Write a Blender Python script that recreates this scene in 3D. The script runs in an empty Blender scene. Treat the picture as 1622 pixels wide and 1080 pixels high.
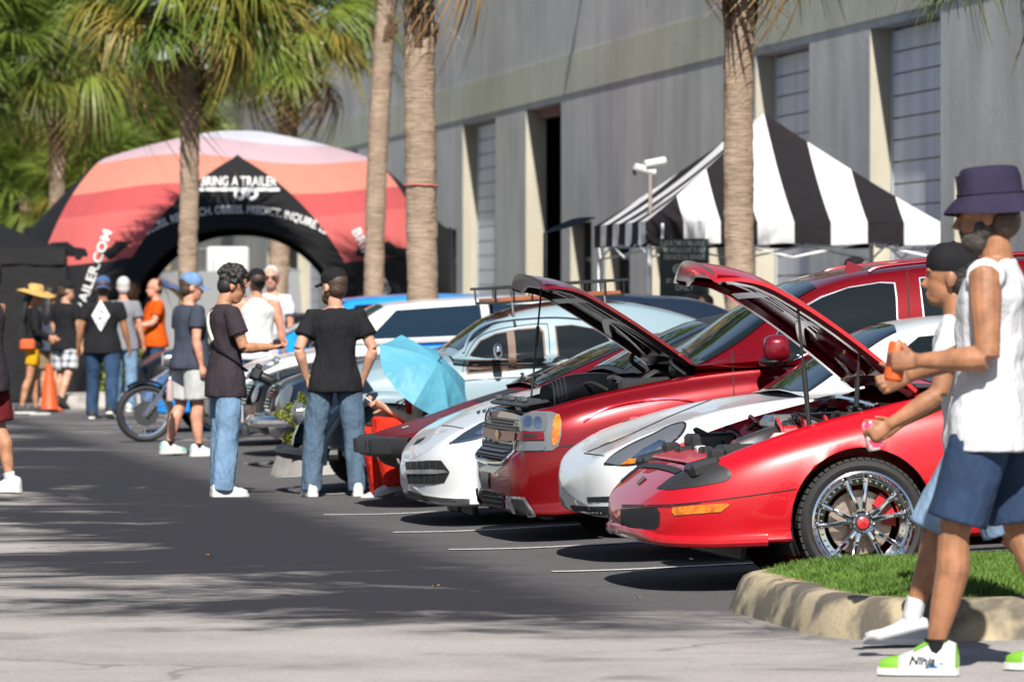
import bpy, bmesh, math, random
from mathutils import Vector, Matrix, noise
from mathutils.bvhtree import BVHTree
from mathutils.geometry import delaunay_2d_cdt
R = math.radians
PI = math.pi
random.seed(7)
SC = bpy.context.scene
COL = SC.collection

# ------------------------------------------------------------------ camera
F, YH, H, CX = 8400.0, 490.0, 1.37, 811.0          # focal length (pixels of the 1622 px photo), horizon row, eye height, centre column
cam = bpy.data.objects.new('camera', bpy.data.cameras.new('camera'))
COL.objects.link(cam)
cam.location = (0, 0, H)
cam.rotation_euler = (R(90), 0, 0)
cd = cam.data
cd.sensor_width = 36.0
cd.sensor_fit = 'HORIZONTAL'
cd.lens = F / 1622 * 36
cd.shift_y = -(540 - YH) / 1622
cd.clip_start = 0.5
cd.clip_end = 3000
cd.dof.use_dof = True
cd.dof.focus_distance = 28.5
cd.dof.aperture_fstop = 6.0
SC.camera = cam

# ------------------------------------------------------------------ sky, sun, exposure
SUN_EL = R(43)
SUN_DIR = Vector((0.015, -1.0, 0)).normalized() * math.cos(SUN_EL) + Vector((0, 0, math.sin(SUN_EL)))   # towards the sun
world = bpy.data.worlds.new('World')
SC.world = world
world.use_nodes = True
wn = world.node_tree
sky = wn.nodes.new('ShaderNodeTexSky')
sky.sky_type = 'NISHITA'
sky.sun_disc = False
sky.sun_elevation = SUN_EL
sky.sun_rotation = math.atan2(SUN_DIR.x, SUN_DIR.y)
sky.air_density = 1.0
sky.dust_density = 0.7
wn.links.new(sky.outputs[0], wn.nodes['Background'].inputs[0])
wn.nodes['Background'].inputs[1].default_value = 0.05
sun = bpy.data.objects.new('sun', bpy.data.lights.new('sun', 'SUN'))
COL.objects.link(sun)
sun.data.energy = 5.0
sun.data.angle = R(0.53)
sun.data.color = (1.0, 0.955, 0.88)
sun.rotation_euler = (-SUN_DIR).to_track_quat('-Z', 'Y').to_euler()
SC.view_settings.view_transform = 'Standard'
SC.view_settings.look = 'None'
SC.view_settings.exposure = 0.96
SC.view_settings.gamma = 1.0
SC.view_settings.use_curve_mapping = False
SC.cycles.use_denoising = True
SC.cycles.max_bounces = 7
SC.cycles.transparent_max_bounces = 12
SC.cycles.caustics_reflective = False
SC.cycles.caustics_refractive = False

# ------------------------------------------------------------------ place: u runs along the row of cars (away), v across it towards the building
TH = math.atan(1311 / F)
ct, st = math.cos(TH), math.sin(TH)
def uv(x, y): return -st * x + ct * y, ct * x + st * y
def xy(u, v): return -st * u + ct * v, ct * u + st * v
def slope(u):
    ks = [(18, .03), (27, .042), (29.9, .05), (32.2, .054), (35, .064), (40, .066), (48, .045), (60, .03)]
    if u <= ks[0][0]: return ks[0][1]
    for a, b in zip(ks, ks[1:]):
        if u <= b[0]: return a[1] + (b[1] - a[1]) * (u - a[0]) / (b[0] - a[0])
    return ks[-1][1]
def gz(x, y):
    u, v = uv(x, y)
    t = v - 4.4
    r = 0 if t <= 0 else (t * t / 1.2 if t < .6 else t - .3)
    return slope(u) * min(r, 6.0)
def at(px, py, D): return Vector((D * (px - CX) / F, D, H - D * (py - YH) / F))
def G(px, py):
    z = 0
    for i in range(20):
        D = (H - z) * F / (py - YH); X = D * (px - CX) / F; z = z * .5 + .5 * gz(X, D)
    return Vector((X, D, z))

# ------------------------------------------------------------------ objects
def tag(o, label=None, cat=None, group=None, kind=None):
    if label: o['label'] = label
    if cat: o['category'] = cat
    if group: o['group'] = group
    if kind: o['kind'] = kind
    return o
def empty(name, loc=(0, 0, 0), rz=0.0, mat=None, parent=None):
    o = bpy.data.objects.new(name, None)
    COL.objects.link(o)
    o.empty_display_size = .2
    if mat is not None: o.matrix_world = mat
    else:
        o.location = loc; o.rotation_euler = (0, 0, rz)
    o.parent = parent
    return o
def link(name, me, parent=None):
    o = bpy.data.objects.new(name, me)
    COL.objects.link(o)
    o.parent = parent
    return o
def copy_tree(o, parent=None):
    c = o.copy(); COL.objects.link(c); c.parent = parent
    for ch in list(o.children): copy_tree(ch, c)
    return c

def cr(pts, n):
    """Catmull-Rom through points (tuples of any length), n samples per span"""
    out = []
    m = len(pts)
    for i in range(m - 1):
        p0 = pts[max(i - 1, 0)]; p1 = pts[i]; p2 = pts[i + 1]; p3 = pts[min(i + 2, m - 1)]
        for k in range(n):
            t = k / n; t2 = t * t; t3 = t2 * t
            out.append(tuple(.5 * (2 * b + (c - a) * t + (2 * a - 5 * b + 4 * c - d) * t2 + (3 * b - a - 3 * c + d) * t3) for a, b, c, d in zip(p0, p1, p2, p3)))
    out.append(tuple(pts[-1]))
    return out

class MB:
    """collects geometry for ONE mesh object"""
    def __init__(s): s.v = []; s.f = []; s.mi = []
    def add(s, vs, fs, m=0):
        b = len(s.v); s.v += [Vector(p) for p in vs]
        for f in fs: s.f.append(tuple(i + b for i in f)); s.mi.append(m)
        return s
    def grid(s, rows, close=False, m=0, flip=False):
        nr, nc = len(rows), len(rows[0]); fs = []
        for i in range(nr - 1):
            for j in range(nc if close else nc - 1):
                a, b, c, d = i * nc + j, i * nc + (j + 1) % nc, (i + 1) * nc + (j + 1) % nc, (i + 1) * nc + j
                fs.append((a, d, c, b) if flip else (a, b, c, d))
        return s.add([p for r in rows for p in r], fs, m)
    def box(s, c, size, mat=None, m=0, bev=0.0):
        hx, hy, hz = size[0] / 2, size[1] / 2, size[2] / 2
        c = Vector(c)
        if bev <= 0:
            vs = [Vector((x, y, z)) for z in (-hz, hz) for y in (-hy, hy) for x in (-hx, hx)]
            fs = [(0, 2, 3, 1), (4, 5, 7, 6), (0, 1, 5, 4), (2, 6, 7, 3), (0, 4, 6, 2), (1, 3, 7, 5)]
        else:
            b = min(bev, hx * .9, hy * .9, hz * .9); vs = []; idx = {}
            for sx in (-1, 1):
                for sy in (-1, 1):
                    for sz in (-1, 1):
                        for ax in range(3):
                            p = [sx * (hx - b), sy * (hy - b), sz * (hz - b)]
                            p[ax] = (sx * hx, sy * hy, sz * hz)[ax]
                            idx[(sx, sy, sz, ax)] = len(vs); vs.append(Vector(p))
            fs = []
            for ax in range(3):
                o1, o2 = [(1, 2), (2, 0), (0, 1)][ax]
                for sg in (-1, 1):
                    q = []
                    for a, b2 in ((-1, -1), (1, -1), (1, 1), (-1, 1)):
                        k = [0, 0, 0]; k[ax] = sg; k[o1] = a; k[o2] = b2
                        q.append(idx[(k[0], k[1], k[2], ax)])
                    fs.append(tuple(q if sg > 0 else q[::-1]))
                for a in (-1, 1):
                    for b2 in (-1, 1):
                        k1 = [0, 0, 0]; k1[o1] = a; k1[o2] = b2
                        q = []
                        for sg, axx in ((-1, o1), (1, o1), (1, o2), (-1, o2)):
                            k = list(k1); k[ax] = sg; q.append(idx[(k[0], k[1], k[2], axx)])
                        fs.append(tuple(q if a * b2 > 0 else q[::-1]))
            for sx in (-1, 1):
                for sy in (-1, 1):
                    for sz in (-1, 1):
                        q = [idx[(sx, sy, sz, ax)] for ax in range(3)]
                        fs.append(tuple(q if sx * sy * sz > 0 else q[::-1]))
        if mat is not None: vs = [mat @ p for p in vs]
        return s.add([p + c for p in vs], fs, m)
    def tube(s, path, r, n=8, caps=True, m=0, closed=False, up=None, flat=1.0):
        path = [Vector(p) for p in path]
        rs = r if isinstance(r, (list, tuple)) else [r] * len(path)
        rows = []; nrm = None
        for i, p in enumerate(path):
            a = path[i - 1] if (i > 0 or closed) else p
            b = path[(i + 1) % len(path)] if (i < len(path) - 1 or closed) else p
            t = (b - a)
            t = t.normalized() if t.length > 1e-9 else Vector((0, 0, 1))
            if nrm is None:
                ref = Vector(up) if up is not None else (Vector((0, 0, 1)) if abs(t.z) < .9 else Vector((1, 0, 0)))
                nrm = (ref - t * ref.dot(t)).normalized()
            else:
                nrm = nrm - t * nrm.dot(t)
                nrm = nrm.normalized() if nrm.length > 1e-6 else t.orthogonal().normalized()
            bn = t.cross(nrm)
            rows.append([p + (nrm * math.cos(2 * PI * k / n) * flat + bn * math.sin(2 * PI * k / n)) * rs[i] for k in range(n)])
        if closed: rows.append(rows[0])
        s.grid(rows, True, m, flip=True)
        if caps and not closed:
            b = len(s.v) - n * len(rows)
            s.f.append(tuple(b + k for k in range(n))); s.mi.append(m)
            e = len(s.v) - n
            s.f.append(tuple(e + k for k in range(n))[::-1]); s.mi.append(m)
        return s
    def lathe(s, prof, n=24, c=(0, 0, 0), axis='z', m=0, mat=None):
        """profile of (radius, height); axis z, x or y"""
        rows = []
        for r, h in prof:
            row = []
            for k in range(n):
                a = 2 * PI * k / n
                p = Vector((r * math.cos(a), r * math.sin(a), h))
                if axis == 'y': p = Vector((p.x, p.z, p.y))
                elif axis == 'x': p = Vector((p.z, p.x, p.y))
                if mat is not None: p = mat @ p
                row.append(p + Vector(c))
            rows.append(row)
        return s.grid(rows, True, m)
    def ell(s, c, r, n=12, mat=None, m=0, ex=1.0):
        rows = []
        pw = lambda q: math.copysign(abs(q) ** ex, q)
        for i in range(n + 1):
            a = -PI / 2 + PI * i / n
            row = []
            for k in range(n * 2):
                b = PI * k / n
                rr = max(math.cos(a), 1e-3)
                p = Vector((r[0] * rr * math.cos(b), r[1] * rr * math.sin(b), r[2] * math.sin(a))) if ex == 1.0 else Vector((r[0] * pw(rr) * pw(math.cos(b)), r[1] * pw(rr) * pw(math.sin(b)), r[2] * pw(math.sin(a))))
                if mat is not None: p = mat @ p
                row.append(p + Vector(c))
            rows.append(row)
        return s.grid(rows, True, m)
    def prism(s, poly, y0, y1, m=0, axes='xz'):
        """polygon in a plane, pulled between two offsets along the third axis"""
        def P(a, b, c): return {'xz': (a, c, b), 'xy': (a, b, c), 'yz': (c, a, b)}[axes]
        n = len(poly)
        vs = [P(a, b, y0) for a, b in poly] + [P(a, b, y1) for a, b in poly]
        fs = [tuple(range(n)), tuple(range(2 * n - 1, n - 1, -1))] + [(i, i + n, (i + 1) % n + n, (i + 1) % n) for i in range(n)]
        return s.add(vs, fs, m)
    def mesh(s, name, mats, sharp=35, smooth=True):
        me = bpy.data.meshes.new(name)
        me.from_pydata([tuple(p) for p in s.v], [], s.f)
        for mm in (mats if isinstance(mats, (list, tuple)) else [mats]): me.materials.append(mm)
        if any(s.mi): me.polygons.foreach_set('material_index', s.mi)
        if smooth:
            me.polygons.foreach_set('use_smooth', [True] * len(me.polygons))
            if sharp: me.set_sharp_from_angle(angle=R(sharp))
        me.update()
        return me
    def build(s, name, mats, parent=None, sharp=35, smooth=True, fix=False):
        me = s.mesh(name, mats, sharp, smooth)
        if fix:
            bm = bmesh.new(); bm.from_mesh(me); bmesh.ops.recalc_face_normals(bm, faces=bm.faces); bm.to_mesh(me); bm.free()
            if smooth and sharp: me.set_sharp_from_angle(angle=R(sharp))
        return link(name, me, parent)

# ------------------------------------------------------------------ materials
MATS = {}
def mat(name, col=(.5, .5, .5), rough=.5, metal=0.0, coat=0.0, spec=.5, emit=None, noise_amt=0.0, noise_scale=8.0, bump=0.0, bump_scale=60.0, bump_dist=.01, trans=0.0, sheen=0.0, col2=None, stretch=(1, 1, 1), coat_rough=.03, alpha=1.0, ior=1.5, detail=4.0, lo=.35, hi=.65):
    if name in MATS: return MATS[name]
    m = bpy.data.materials.new(name); MATS[name] = m
    m.use_nodes = True
    nt = m.node_tree; b = nt.nodes['Principled BSDF']
    b.inputs['Base Color'].default_value = (*col, 1)
    b.inputs['Roughness'].default_value = rough
    b.inputs['Metallic'].default_value = metal
    b.inputs['Coat Weight'].default_value = coat
    b.inputs['Coat Roughness'].default_value = coat_rough
    b.inputs['Specular IOR Level'].default_value = spec
    b.inputs['Transmission Weight'].default_value = trans
    b.inputs['IOR'].default_value = ior
    b.inputs['Sheen Weight'].default_value = sheen
    b.inputs['Alpha'].default_value = alpha
    if emit:
        b.inputs['Emission Color'].default_value = (*emit[0], 1); b.inputs['Emission Strength'].default_value = emit[1]
    if noise_amt > 0 or col2 or bump > 0:
        tc = nt.nodes.new('ShaderNodeTexCoord'); mp = nt.nodes.new('ShaderNodeMapping')
        mp.inputs['Scale'].default_value = stretch
        nt.links.new(tc.outputs['Object'], mp.inputs[0])
    if noise_amt > 0 or col2:
        n = nt.nodes.new('ShaderNodeTexNoise'); n.inputs['Scale'].default_value = noise_scale; n.inputs['Detail'].default_value = detail
        nt.links.new(mp.outputs[0], n.inputs['Vector'])
        rp = nt.nodes.new('ShaderNodeValToRGB')
        c2 = col2 if col2 else tuple(c * (1 - noise_amt) for c in col)
        c1 = col if col2 else tuple(min(c * (1 + noise_amt), 1) for c in col)
        rp.color_ramp.elements[0].position = lo; rp.color_ramp.elements[1].position = hi
        rp.color_ramp.elements[0].color = (*c2, 1); rp.color_ramp.elements[1].color = (*c1, 1)
        nt.links.new(n.outputs['Fac'], rp.inputs[0]); nt.links.new(rp.outputs[0], b.inputs['Base Color'])
    if bump > 0:
        n2 = nt.nodes.new('ShaderNodeTexNoise'); n2.inputs['Scale'].default_value = bump_scale; n2.inputs['Detail'].default_value = 5
        nt.links.new(mp.outputs[0], n2.inputs['Vector'])
        bp = nt.nodes.new('ShaderNodeBump'); bp.inputs['Strength'].default_value = bump; bp.inputs['Distance'].default_value = bump_dist
        nt.links.new(n2.outputs['Fac'], bp.inputs['Height']); nt.links.new(bp.outputs[0], b.inputs['Normal'])
    return m
def N(nt, t, **kw):
    n = nt.nodes.new(t)
    for k, v in kw.items(): setattr(n, k, v)
    return n
def cloth(name, col, fold=.55, scale=9.0, amt=.16, rough=.9):
    return mat(name, col, rough, spec=.15, noise_amt=amt, noise_scale=scale * .8, bump=fold, bump_scale=scale, bump_dist=.05, stretch=(1, 1, .55))
def paint(name, col, metal=0.0, rough=.35):
    m = mat(name, col, rough, metal=metal, coat=.8, spec=.3, coat_rough=.02)
    return m

black = mat('black plastic', (.012, .012, .013), .45)
rubber = mat('tyre rubber', (.018, .018, .019), .8, bump=.3, bump_scale=120, bump_dist=.004)
darkvoid = mat('deep black', (.004, .004, .005), .8)
chrome = mat('chrome', (.75, .76, .78), .07, metal=1.0)
alu = mat('cast aluminium', (.55, .56, .57), .35, metal=1.0, bump=.2, bump_scale=90, bump_dist=.003)
steel = mat('dark steel', (.16, .16, .17), .4, metal=.9)
glass = mat('tinted car glass', (.006, .009, .010), .03, spec=.45)
glass_clear = mat('clear lens', (.9, .92, .95), .02, trans=1.0, spec=.5)
amber = mat('amber lens', (.55, .17, .008), .2, coat=.6, col2=(.35, .08, .004), noise_scale=40)
white_plastic = mat('white plastic', (.52, .52, .51), .4)
grey_plastic = mat('grey plastic', (.09, .09, .095), .5)

# ================================================================== GROUND
def asphalt_material():
    m = bpy.data.materials.new('worn asphalt'); m.use_nodes = True
    nt = m.node_tree; b = nt.nodes['Principled BSDF']; L = nt.links.new
    tc = N(nt, 'ShaderNodeTexCoord')
    dv = N(nt, 'ShaderNodeVectorMath', operation='DOT_PRODUCT'); dv.inputs[1].default_value = (ct, st, 0)
    du = N(nt, 'ShaderNodeVectorMath', operation='DOT_PRODUCT'); du.inputs[1].default_value = (-st, ct, 0)
    L(tc.outputs['Object'], dv.inputs[0]); L(tc.outputs['Object'], du.inputs[0])
    def noise_(scale, detail=5, rough=.55, dist=0.0, vec=None):
        n = N(nt, 'ShaderNodeTexNoise'); n.inputs['Scale'].default_value = scale; n.inputs['Detail'].default_value = detail
        n.inputs['Roughness'].default_value = rough; n.inputs['Distortion'].default_value = dist
        L(vec or tc.outputs['Object'], n.inputs['Vector']); return n.outputs['Fac']
    def math_(op, a, c=None, clamp=False):
        n = N(nt, 'ShaderNodeMath', operation=op); n.use_clamp = clamp
        for i, q in enumerate((a, c)):
            if q is None: continue
            if isinstance(q, (int, float)): n.inputs[i].default_value = q
            else: L(q, n.inputs[i])
        return n.outputs[0]
    def smooth_(x, a, c):
        n = N(nt, 'ShaderNodeMapRange'); n.interpolation_type = 'SMOOTHSTEP'
        n.inputs['From Min'].default_value = a; n.inputs['From Max'].default_value = c
        L(x, n.inputs['Value']); return n.outputs['Result']
    v, u = dv.outputs['Value'], du.outputs['Value']
    mp = N(nt, 'ShaderNodeMapping'); mp.inputs['Rotation'].default_value = (0, 0, -R(12)); mp.inputs['Scale'].default_value = (.62, .8, 1)
    L(tc.outputs['Object'], mp.inputs[0])
    big = noise_(.62, 9, .62, 1.1, mp.outputs[0])
    mid = noise_(2.2, 6, .65, .4)
    # sealcoat: laid on the far lane next to the stalls, rubbed off towards the near lane
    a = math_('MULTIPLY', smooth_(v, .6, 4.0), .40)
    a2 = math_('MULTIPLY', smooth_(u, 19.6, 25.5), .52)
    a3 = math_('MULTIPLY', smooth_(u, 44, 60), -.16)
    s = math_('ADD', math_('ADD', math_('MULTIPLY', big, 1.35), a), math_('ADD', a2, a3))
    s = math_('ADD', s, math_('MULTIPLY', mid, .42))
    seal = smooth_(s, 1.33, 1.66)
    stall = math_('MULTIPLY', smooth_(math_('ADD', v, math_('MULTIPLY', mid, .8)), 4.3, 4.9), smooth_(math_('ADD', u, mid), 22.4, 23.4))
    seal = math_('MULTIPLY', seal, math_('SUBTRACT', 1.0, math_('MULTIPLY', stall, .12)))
    fine = noise_(38, 8, .85)
    grit = noise_(130, 4, .9)
    def mixc(fac, c1, c2):
        n = N(nt, 'ShaderNodeMix', data_type='RGBA')
        L(fac, n.inputs[0])
        for i, c in ((6, c1), (7, c2)):
            if isinstance(c, tuple): n.inputs[i].default_value = (*c, 1)
            else: L(c, n.inputs[i])
        return n.outputs[2]
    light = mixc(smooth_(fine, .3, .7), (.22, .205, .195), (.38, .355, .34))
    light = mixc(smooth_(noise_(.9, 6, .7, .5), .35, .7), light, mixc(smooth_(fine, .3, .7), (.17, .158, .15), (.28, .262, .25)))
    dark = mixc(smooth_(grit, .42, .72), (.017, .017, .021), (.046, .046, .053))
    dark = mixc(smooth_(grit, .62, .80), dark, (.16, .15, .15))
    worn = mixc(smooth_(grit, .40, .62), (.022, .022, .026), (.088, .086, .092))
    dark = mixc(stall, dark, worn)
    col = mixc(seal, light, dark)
    # oil drips in the stalls and a few pale specks
    oil = smooth_(noise_(1.1, 3, .5, .2), .62, .72)
    col = mixc(math_('MULTIPLY', oil, .35), col, (.03, .029, .029))
    # long settlement cracks
    nd = N(nt, 'ShaderNodeTexNoise'); nd.inputs['Scale'].default_value = 1.6; nd.inputs['Detail'].default_value = 6; L(tc.outputs['Object'], nd.inputs['Vector'])
    vm = N(nt, 'ShaderNodeVectorMath', operation='MULTIPLY_ADD'); vm.inputs[1].default_value = (.55, .55, .55); L(nd.outputs['Color'], vm.inputs[0]); L(tc.outputs['Object'], vm.inputs[2])
    vo = N(nt, 'ShaderNodeTexVoronoi'); vo.feature = 'DISTANCE_TO_EDGE'; vo.inputs['Scale'].default_value = .23; L(vm.outputs[0], vo.inputs['Vector'])
    ck = math_('SUBTRACT', 1.0, smooth_(vo.outputs['Distance'], .001, .0065))
    ck = math_('MULTIPLY', ck, smooth_(noise_(.35, 2), .45, .6))
    col = mixc(math_('MULTIPLY', ck, .4), col, (.035, .033, .032))
    L(col, b.inputs['Base Color'])
    b.inputs['Roughness'].default_value = .93
    b.inputs['Specular IOR Level'].default_value = .12
    bp = N(nt, 'ShaderNodeBump'); bp.inputs['Strength'].default_value = .5; bp.inputs['Distance'].default_value = .006
    L(grit, bp.inputs['Height']); L(bp.outputs[0], b.inputs['Normal'])
    return m
asphalt = asphalt_material()
def ground():
    us = [-1500, -300, -80, -20] + [0, 6, 12] + [18 + .8 * i for i in range(56)] + [64, 68, 74, 80, 90, 100, 120, 150, 200, 400, 1500]
    vs = [-1500, -300, -80, -30, -12, -4, 0, 2, 3, 3.8] + [4.4 + .1 * i for i in range(8)] + [5.5 + .5 * i for i in range(12)] + [12, 14, 20, 60, 300, 1500]
    rows = []
    for u in us:
        rows.append([(*xy(u, v), gz(*xy(u, v))) for v in vs])
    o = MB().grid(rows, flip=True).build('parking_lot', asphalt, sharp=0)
    tag(o, kind='structure')
ground()

line_paint = mat('worn white road paint', (.46, .455, .44), .75, col2=(.18, .17, .165), noise_scale=26, lo=.30, hi=.47, detail=7)
def parking_line(px, py, length, w=.085):
    p = G(px, py); u0, v0 = uv(p.x, p.y)
    rows = []
    n = int(length / .1)
    for i in range(n + 1):
        v = v0 + length * i / n
        rows.append([(*xy(u0 + s * w / 2, v), gz(*xy(u0 + s * w / 2, v)) + .006) for s in (-1, 1)])
    tag(MB().grid(rows).build('parking_line', line_paint), kind='structure')
for px, py in ((874.4, 906), (710.6, 871), (622.6, 843.7), (512.4, 816), (499, 784), (436, 757), (610 - 225, 735)):
    parking_line(px, py, 5.0)

# ------------------------------------------------------------------ kerbed island with grass beside the red coupe
concrete = mat('aged kerb concrete', (.31, .255, .165), .85, col2=(.085, .072, .055), noise_scale=3.4, lo=.44, hi=.56, bump=.5, bump_scale=45, bump_dist=.008, detail=8)
yellow_conc = mat('worn yellow kerb paint', (.36, .25, .04), .75, col2=(.20, .16, .10), noise_scale=5, lo=.38, hi=.5, bump=.4, bump_scale=45, bump_dist=.008, detail=8)
grey_conc = mat('grey concrete', (.25, .235, .215), .9, noise_amt=.3, noise_scale=4, bump=.5, bump_scale=40, bump_dist=.01)
def rounded(u0, u1, v0, v1, r, n=9):
    pts = []
    for cu, cv, a0 in ((u1 - r, v0 + r, 90), (u0 + r, v0 + r, 180)):   # the end that faces the lane, far corner first
        for k in range(n + 1):
            a = R(a0 + 90 * k / n)
            pts.append((cu + r * math.sin(a) * 0 + r * (math.cos(a - PI / 2)) if False else cu + r * math.sin(a), cv + r * math.cos(a)))
    return pts
def kerb_island(u0, u1, v0, v1, r, h=.165, joints=(), name='kerb', cmat=concrete, paint_from=None):
    """open U: far edge, rounded end, near edge"""
    def path():
        p = []
        v = v1
        while v > v0 + r: p.append((u1, v, 1, 0)); v -= .12
        for k in range(13):
            a = PI / 2 * k / 12
            p.append((u1 - r + r * math.cos(a), v0 + r - r * math.sin(a), math.cos(a), -math.sin(a)))
        u = u1 - r - .1
        while u > u0 + r: p.append((u, v0, 0, -1)); u -= .1
        for k in range(13):
            a = PI / 2 * k / 12
            p.append((u0 + r - r * math.sin(a), v0 + r - r * math.cos(a), -math.sin(a), -math.cos(a)))
        v = v0 + r + .05
        while v < v1: p.append((u0, v, -1, 0)); v += .12
        return p
    P = path()
    prof = [(.015, -.05), (.0, .02), (-.022, .075), (-.045, .125), (-.065, h - .012), (-.095, h), (-.13, h + .004), (-.2, h), (-.215, h - .01), (-.215, 0)]
    cuts = [0]; acc = 0
    for i in range(1, len(P)):
        acc += math.hypot(P[i][0] - P[i - 1][0], P[i][1] - P[i - 1][1])
        if acc > 1.15: cuts.append(i); acc = 0
    cuts.append(len(P) - 1)
    root = tag(empty(name, (*xy((u0 + u1) / 2, v0 + .5), 0)), kind='structure')
    for a, c in zip(cuts, cuts[1:]):
        if c - a < 1: continue
        rows = []
        for i in range(a, c + 1):
            u, v, nu, nv = P[i]
            sh = .010 if i in (a, c) else 0.0
            row = []
            for d, z in prof:
                wob = .006 * noise.noise(Vector((u * 3, v * 3, z * 8)))
                x, y = xy(u + nu * (d - sh + wob), v + nv * (d - sh + wob))
                row.append((x, y, gz(x, y) + z + .004 * noise.noise(Vector((u * 2, v * 2, 9)))))
            rows.append(row)
        mb = MB().grid(rows)
        n = len(prof)
        mb.f.append(tuple(range(n))); mb.mi.append(0)
        e = len(mb.v) - n; mb.f.append(tuple(range(e, e + n))[::-1]); mb.mi.append(0)
        painted = paint_from is not None and P[a][0] < (u0 + u1) / 2 and P[a][1] > paint_from
        o = mb.build('kerb_stone', yellow_conc if painted else cmat, fix=True, sharp=50)
        o.parent = root; o.matrix_parent_inverse = Matrix.Translation(-root.location)
        if painted: o['label'] = 'kerb stone with worn yellow paint'
    return root
KU0, KU1, KV0 = 21.05, 24.42, 4.69
kerb_island(KU0, KU1, KV0, 9.5, .85, paint_from=5.2)

grass_mat = mat('lawn grass', (.10, .185, .024), .6, col2=(.045, .085, .012), noise_scale=7, spec=.3, lo=.3, hi=.7, detail=6)
soil = mat('soil and thatch', (.06, .07, .025), .95, noise_amt=.4, noise_scale=14)
def inside_island(u, v, inset):
    a, b, c, r = KU0 + inset, KU1 - inset, KV0 + inset, .85 - inset
    if u < a or u > b or v < c: return False
    if v < c + r:
        if u < a + r: return math.hypot(u - a - r, v - c - r) < r
        if u > b - r: return math.hypot(u - b + r, v - c - r) < r
    return True
def mound(u, v):
    d = min(u - KU0, KU1 - u, v - KV0) - .2
    return .15 + .05 * min(max(d, 0) / .35, 1) + .012 * noise.noise(Vector((u * 1.7, v * 1.7, 0)))
def lawn():
    rows = []
    us = [KU0 + .2 + (KU1 - KU0 - .4) * i / 24 for i in range(25)]
    for u in us:
        row = []
        d = min(u - KU0 - .2, KU1 - .2 - u); r = .65
        vs0 = KV0 + .2 + (r - math.sqrt(max(r * r - (r - d) ** 2, 0)) if d < r else 0)
        for j in range(20):
            v = vs0 + (7.6 - vs0) * (j / 19) ** 1.4
            x, y = xy(u, v); row.append((x, y, gz(x, y) + mound(u, v) - .01))
        rows.append(row)
    o = MB().grid(rows, flip=True).build('soil', soil); tag(o, kind='structure')
    rnd = random.Random(3)
    vs, fs = [], []
    n = 0
    while n < 62000:
        u = rnd.uniform(KU0 + .14, KU1 - .14); v = KV0 + .14 + (rnd.random() ** 1.35) * 2.7
        if not inside_island(u, v, .165): continue
        n += 1
        x, y = xy(u, v); z = gz(x, y) + mound(u, v) - .012
        h = rnd.uniform(.016, .042) * (1 + .3 * noise.noise(Vector((u * 4, v * 4, 3)))); a = rnd.uniform(0, 2 * PI); w = rnd.uniform(.0025, .0045)
        lx, ly = rnd.gauss(0, .018), rnd.gauss(0, .018)
        b = len(vs)
        vs += [(x - w * math.cos(a), y - w * math.sin(a), z), (x + w * math.cos(a), y + w * math.sin(a), z), (x + lx, y + ly, z + h)]
        fs.append((b, b + 1, b + 2))
    me = bpy.data.meshes.new('grass'); me.from_pydata(vs, [], fs); me.materials.append(grass_mat)
    tag(link('grass', me), 'short green grass growing on the kerbed island beside the red coupe', 'grass', kind='stuff')
lawn()
dry_leaf = mat('dry leaf', (.32, .12, .04), .8)
rl = random.Random(31)
for px, py in ((1240, 912), (1262, 921), (1010, 948), (1180, 958), (690, 930), (330, 880)):
    p = G(px, py)
    u, v = uv(p.x, p.y)
    zz = p.z + (.19 if px > 1200 else .004)
    if px > 1200:
        p = at(px, py, 23.2); zz = gz(p.x, p.y) + .18
    mb = MB(); a = rl.uniform(0, 6); s = rl.uniform(.02, .035)
    pts = [(-1, 0, .1), (-.4, .35, .25), (.4, .3, .1), (1.1, 0, .35), (.4, -.3, .15), (-.4, -.35, .3)]
    mb.add([(s * (q[0] * math.cos(a) - q[1] * math.sin(a)), s * (q[0] * math.sin(a) + q[1] * math.cos(a)), s * q[2]) for q in pts], [(0, 1, 2), (0, 2, 3), (0, 3, 4), (0, 4, 5)])
    o = mb.build('fallen_leaf', dry_leaf); o.location = (p.x, p.y, zz)
    tag(o, {1240: 'dry brown leaf on the beige kerb, left of the pair', 1262: 'dry brown leaf at the grass edge, right of the pair', 1010: 'pale leaf scrap on the dark asphalt below the red coupe', 1180: 'leaf scrap lying against the end of the kerb', 690: 'leaf scrap in the middle of the empty lane', 330: 'thin brown leaf scrap on the pale asphalt at left'}[px], 'leaf', 'fallen leaves')

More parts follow.
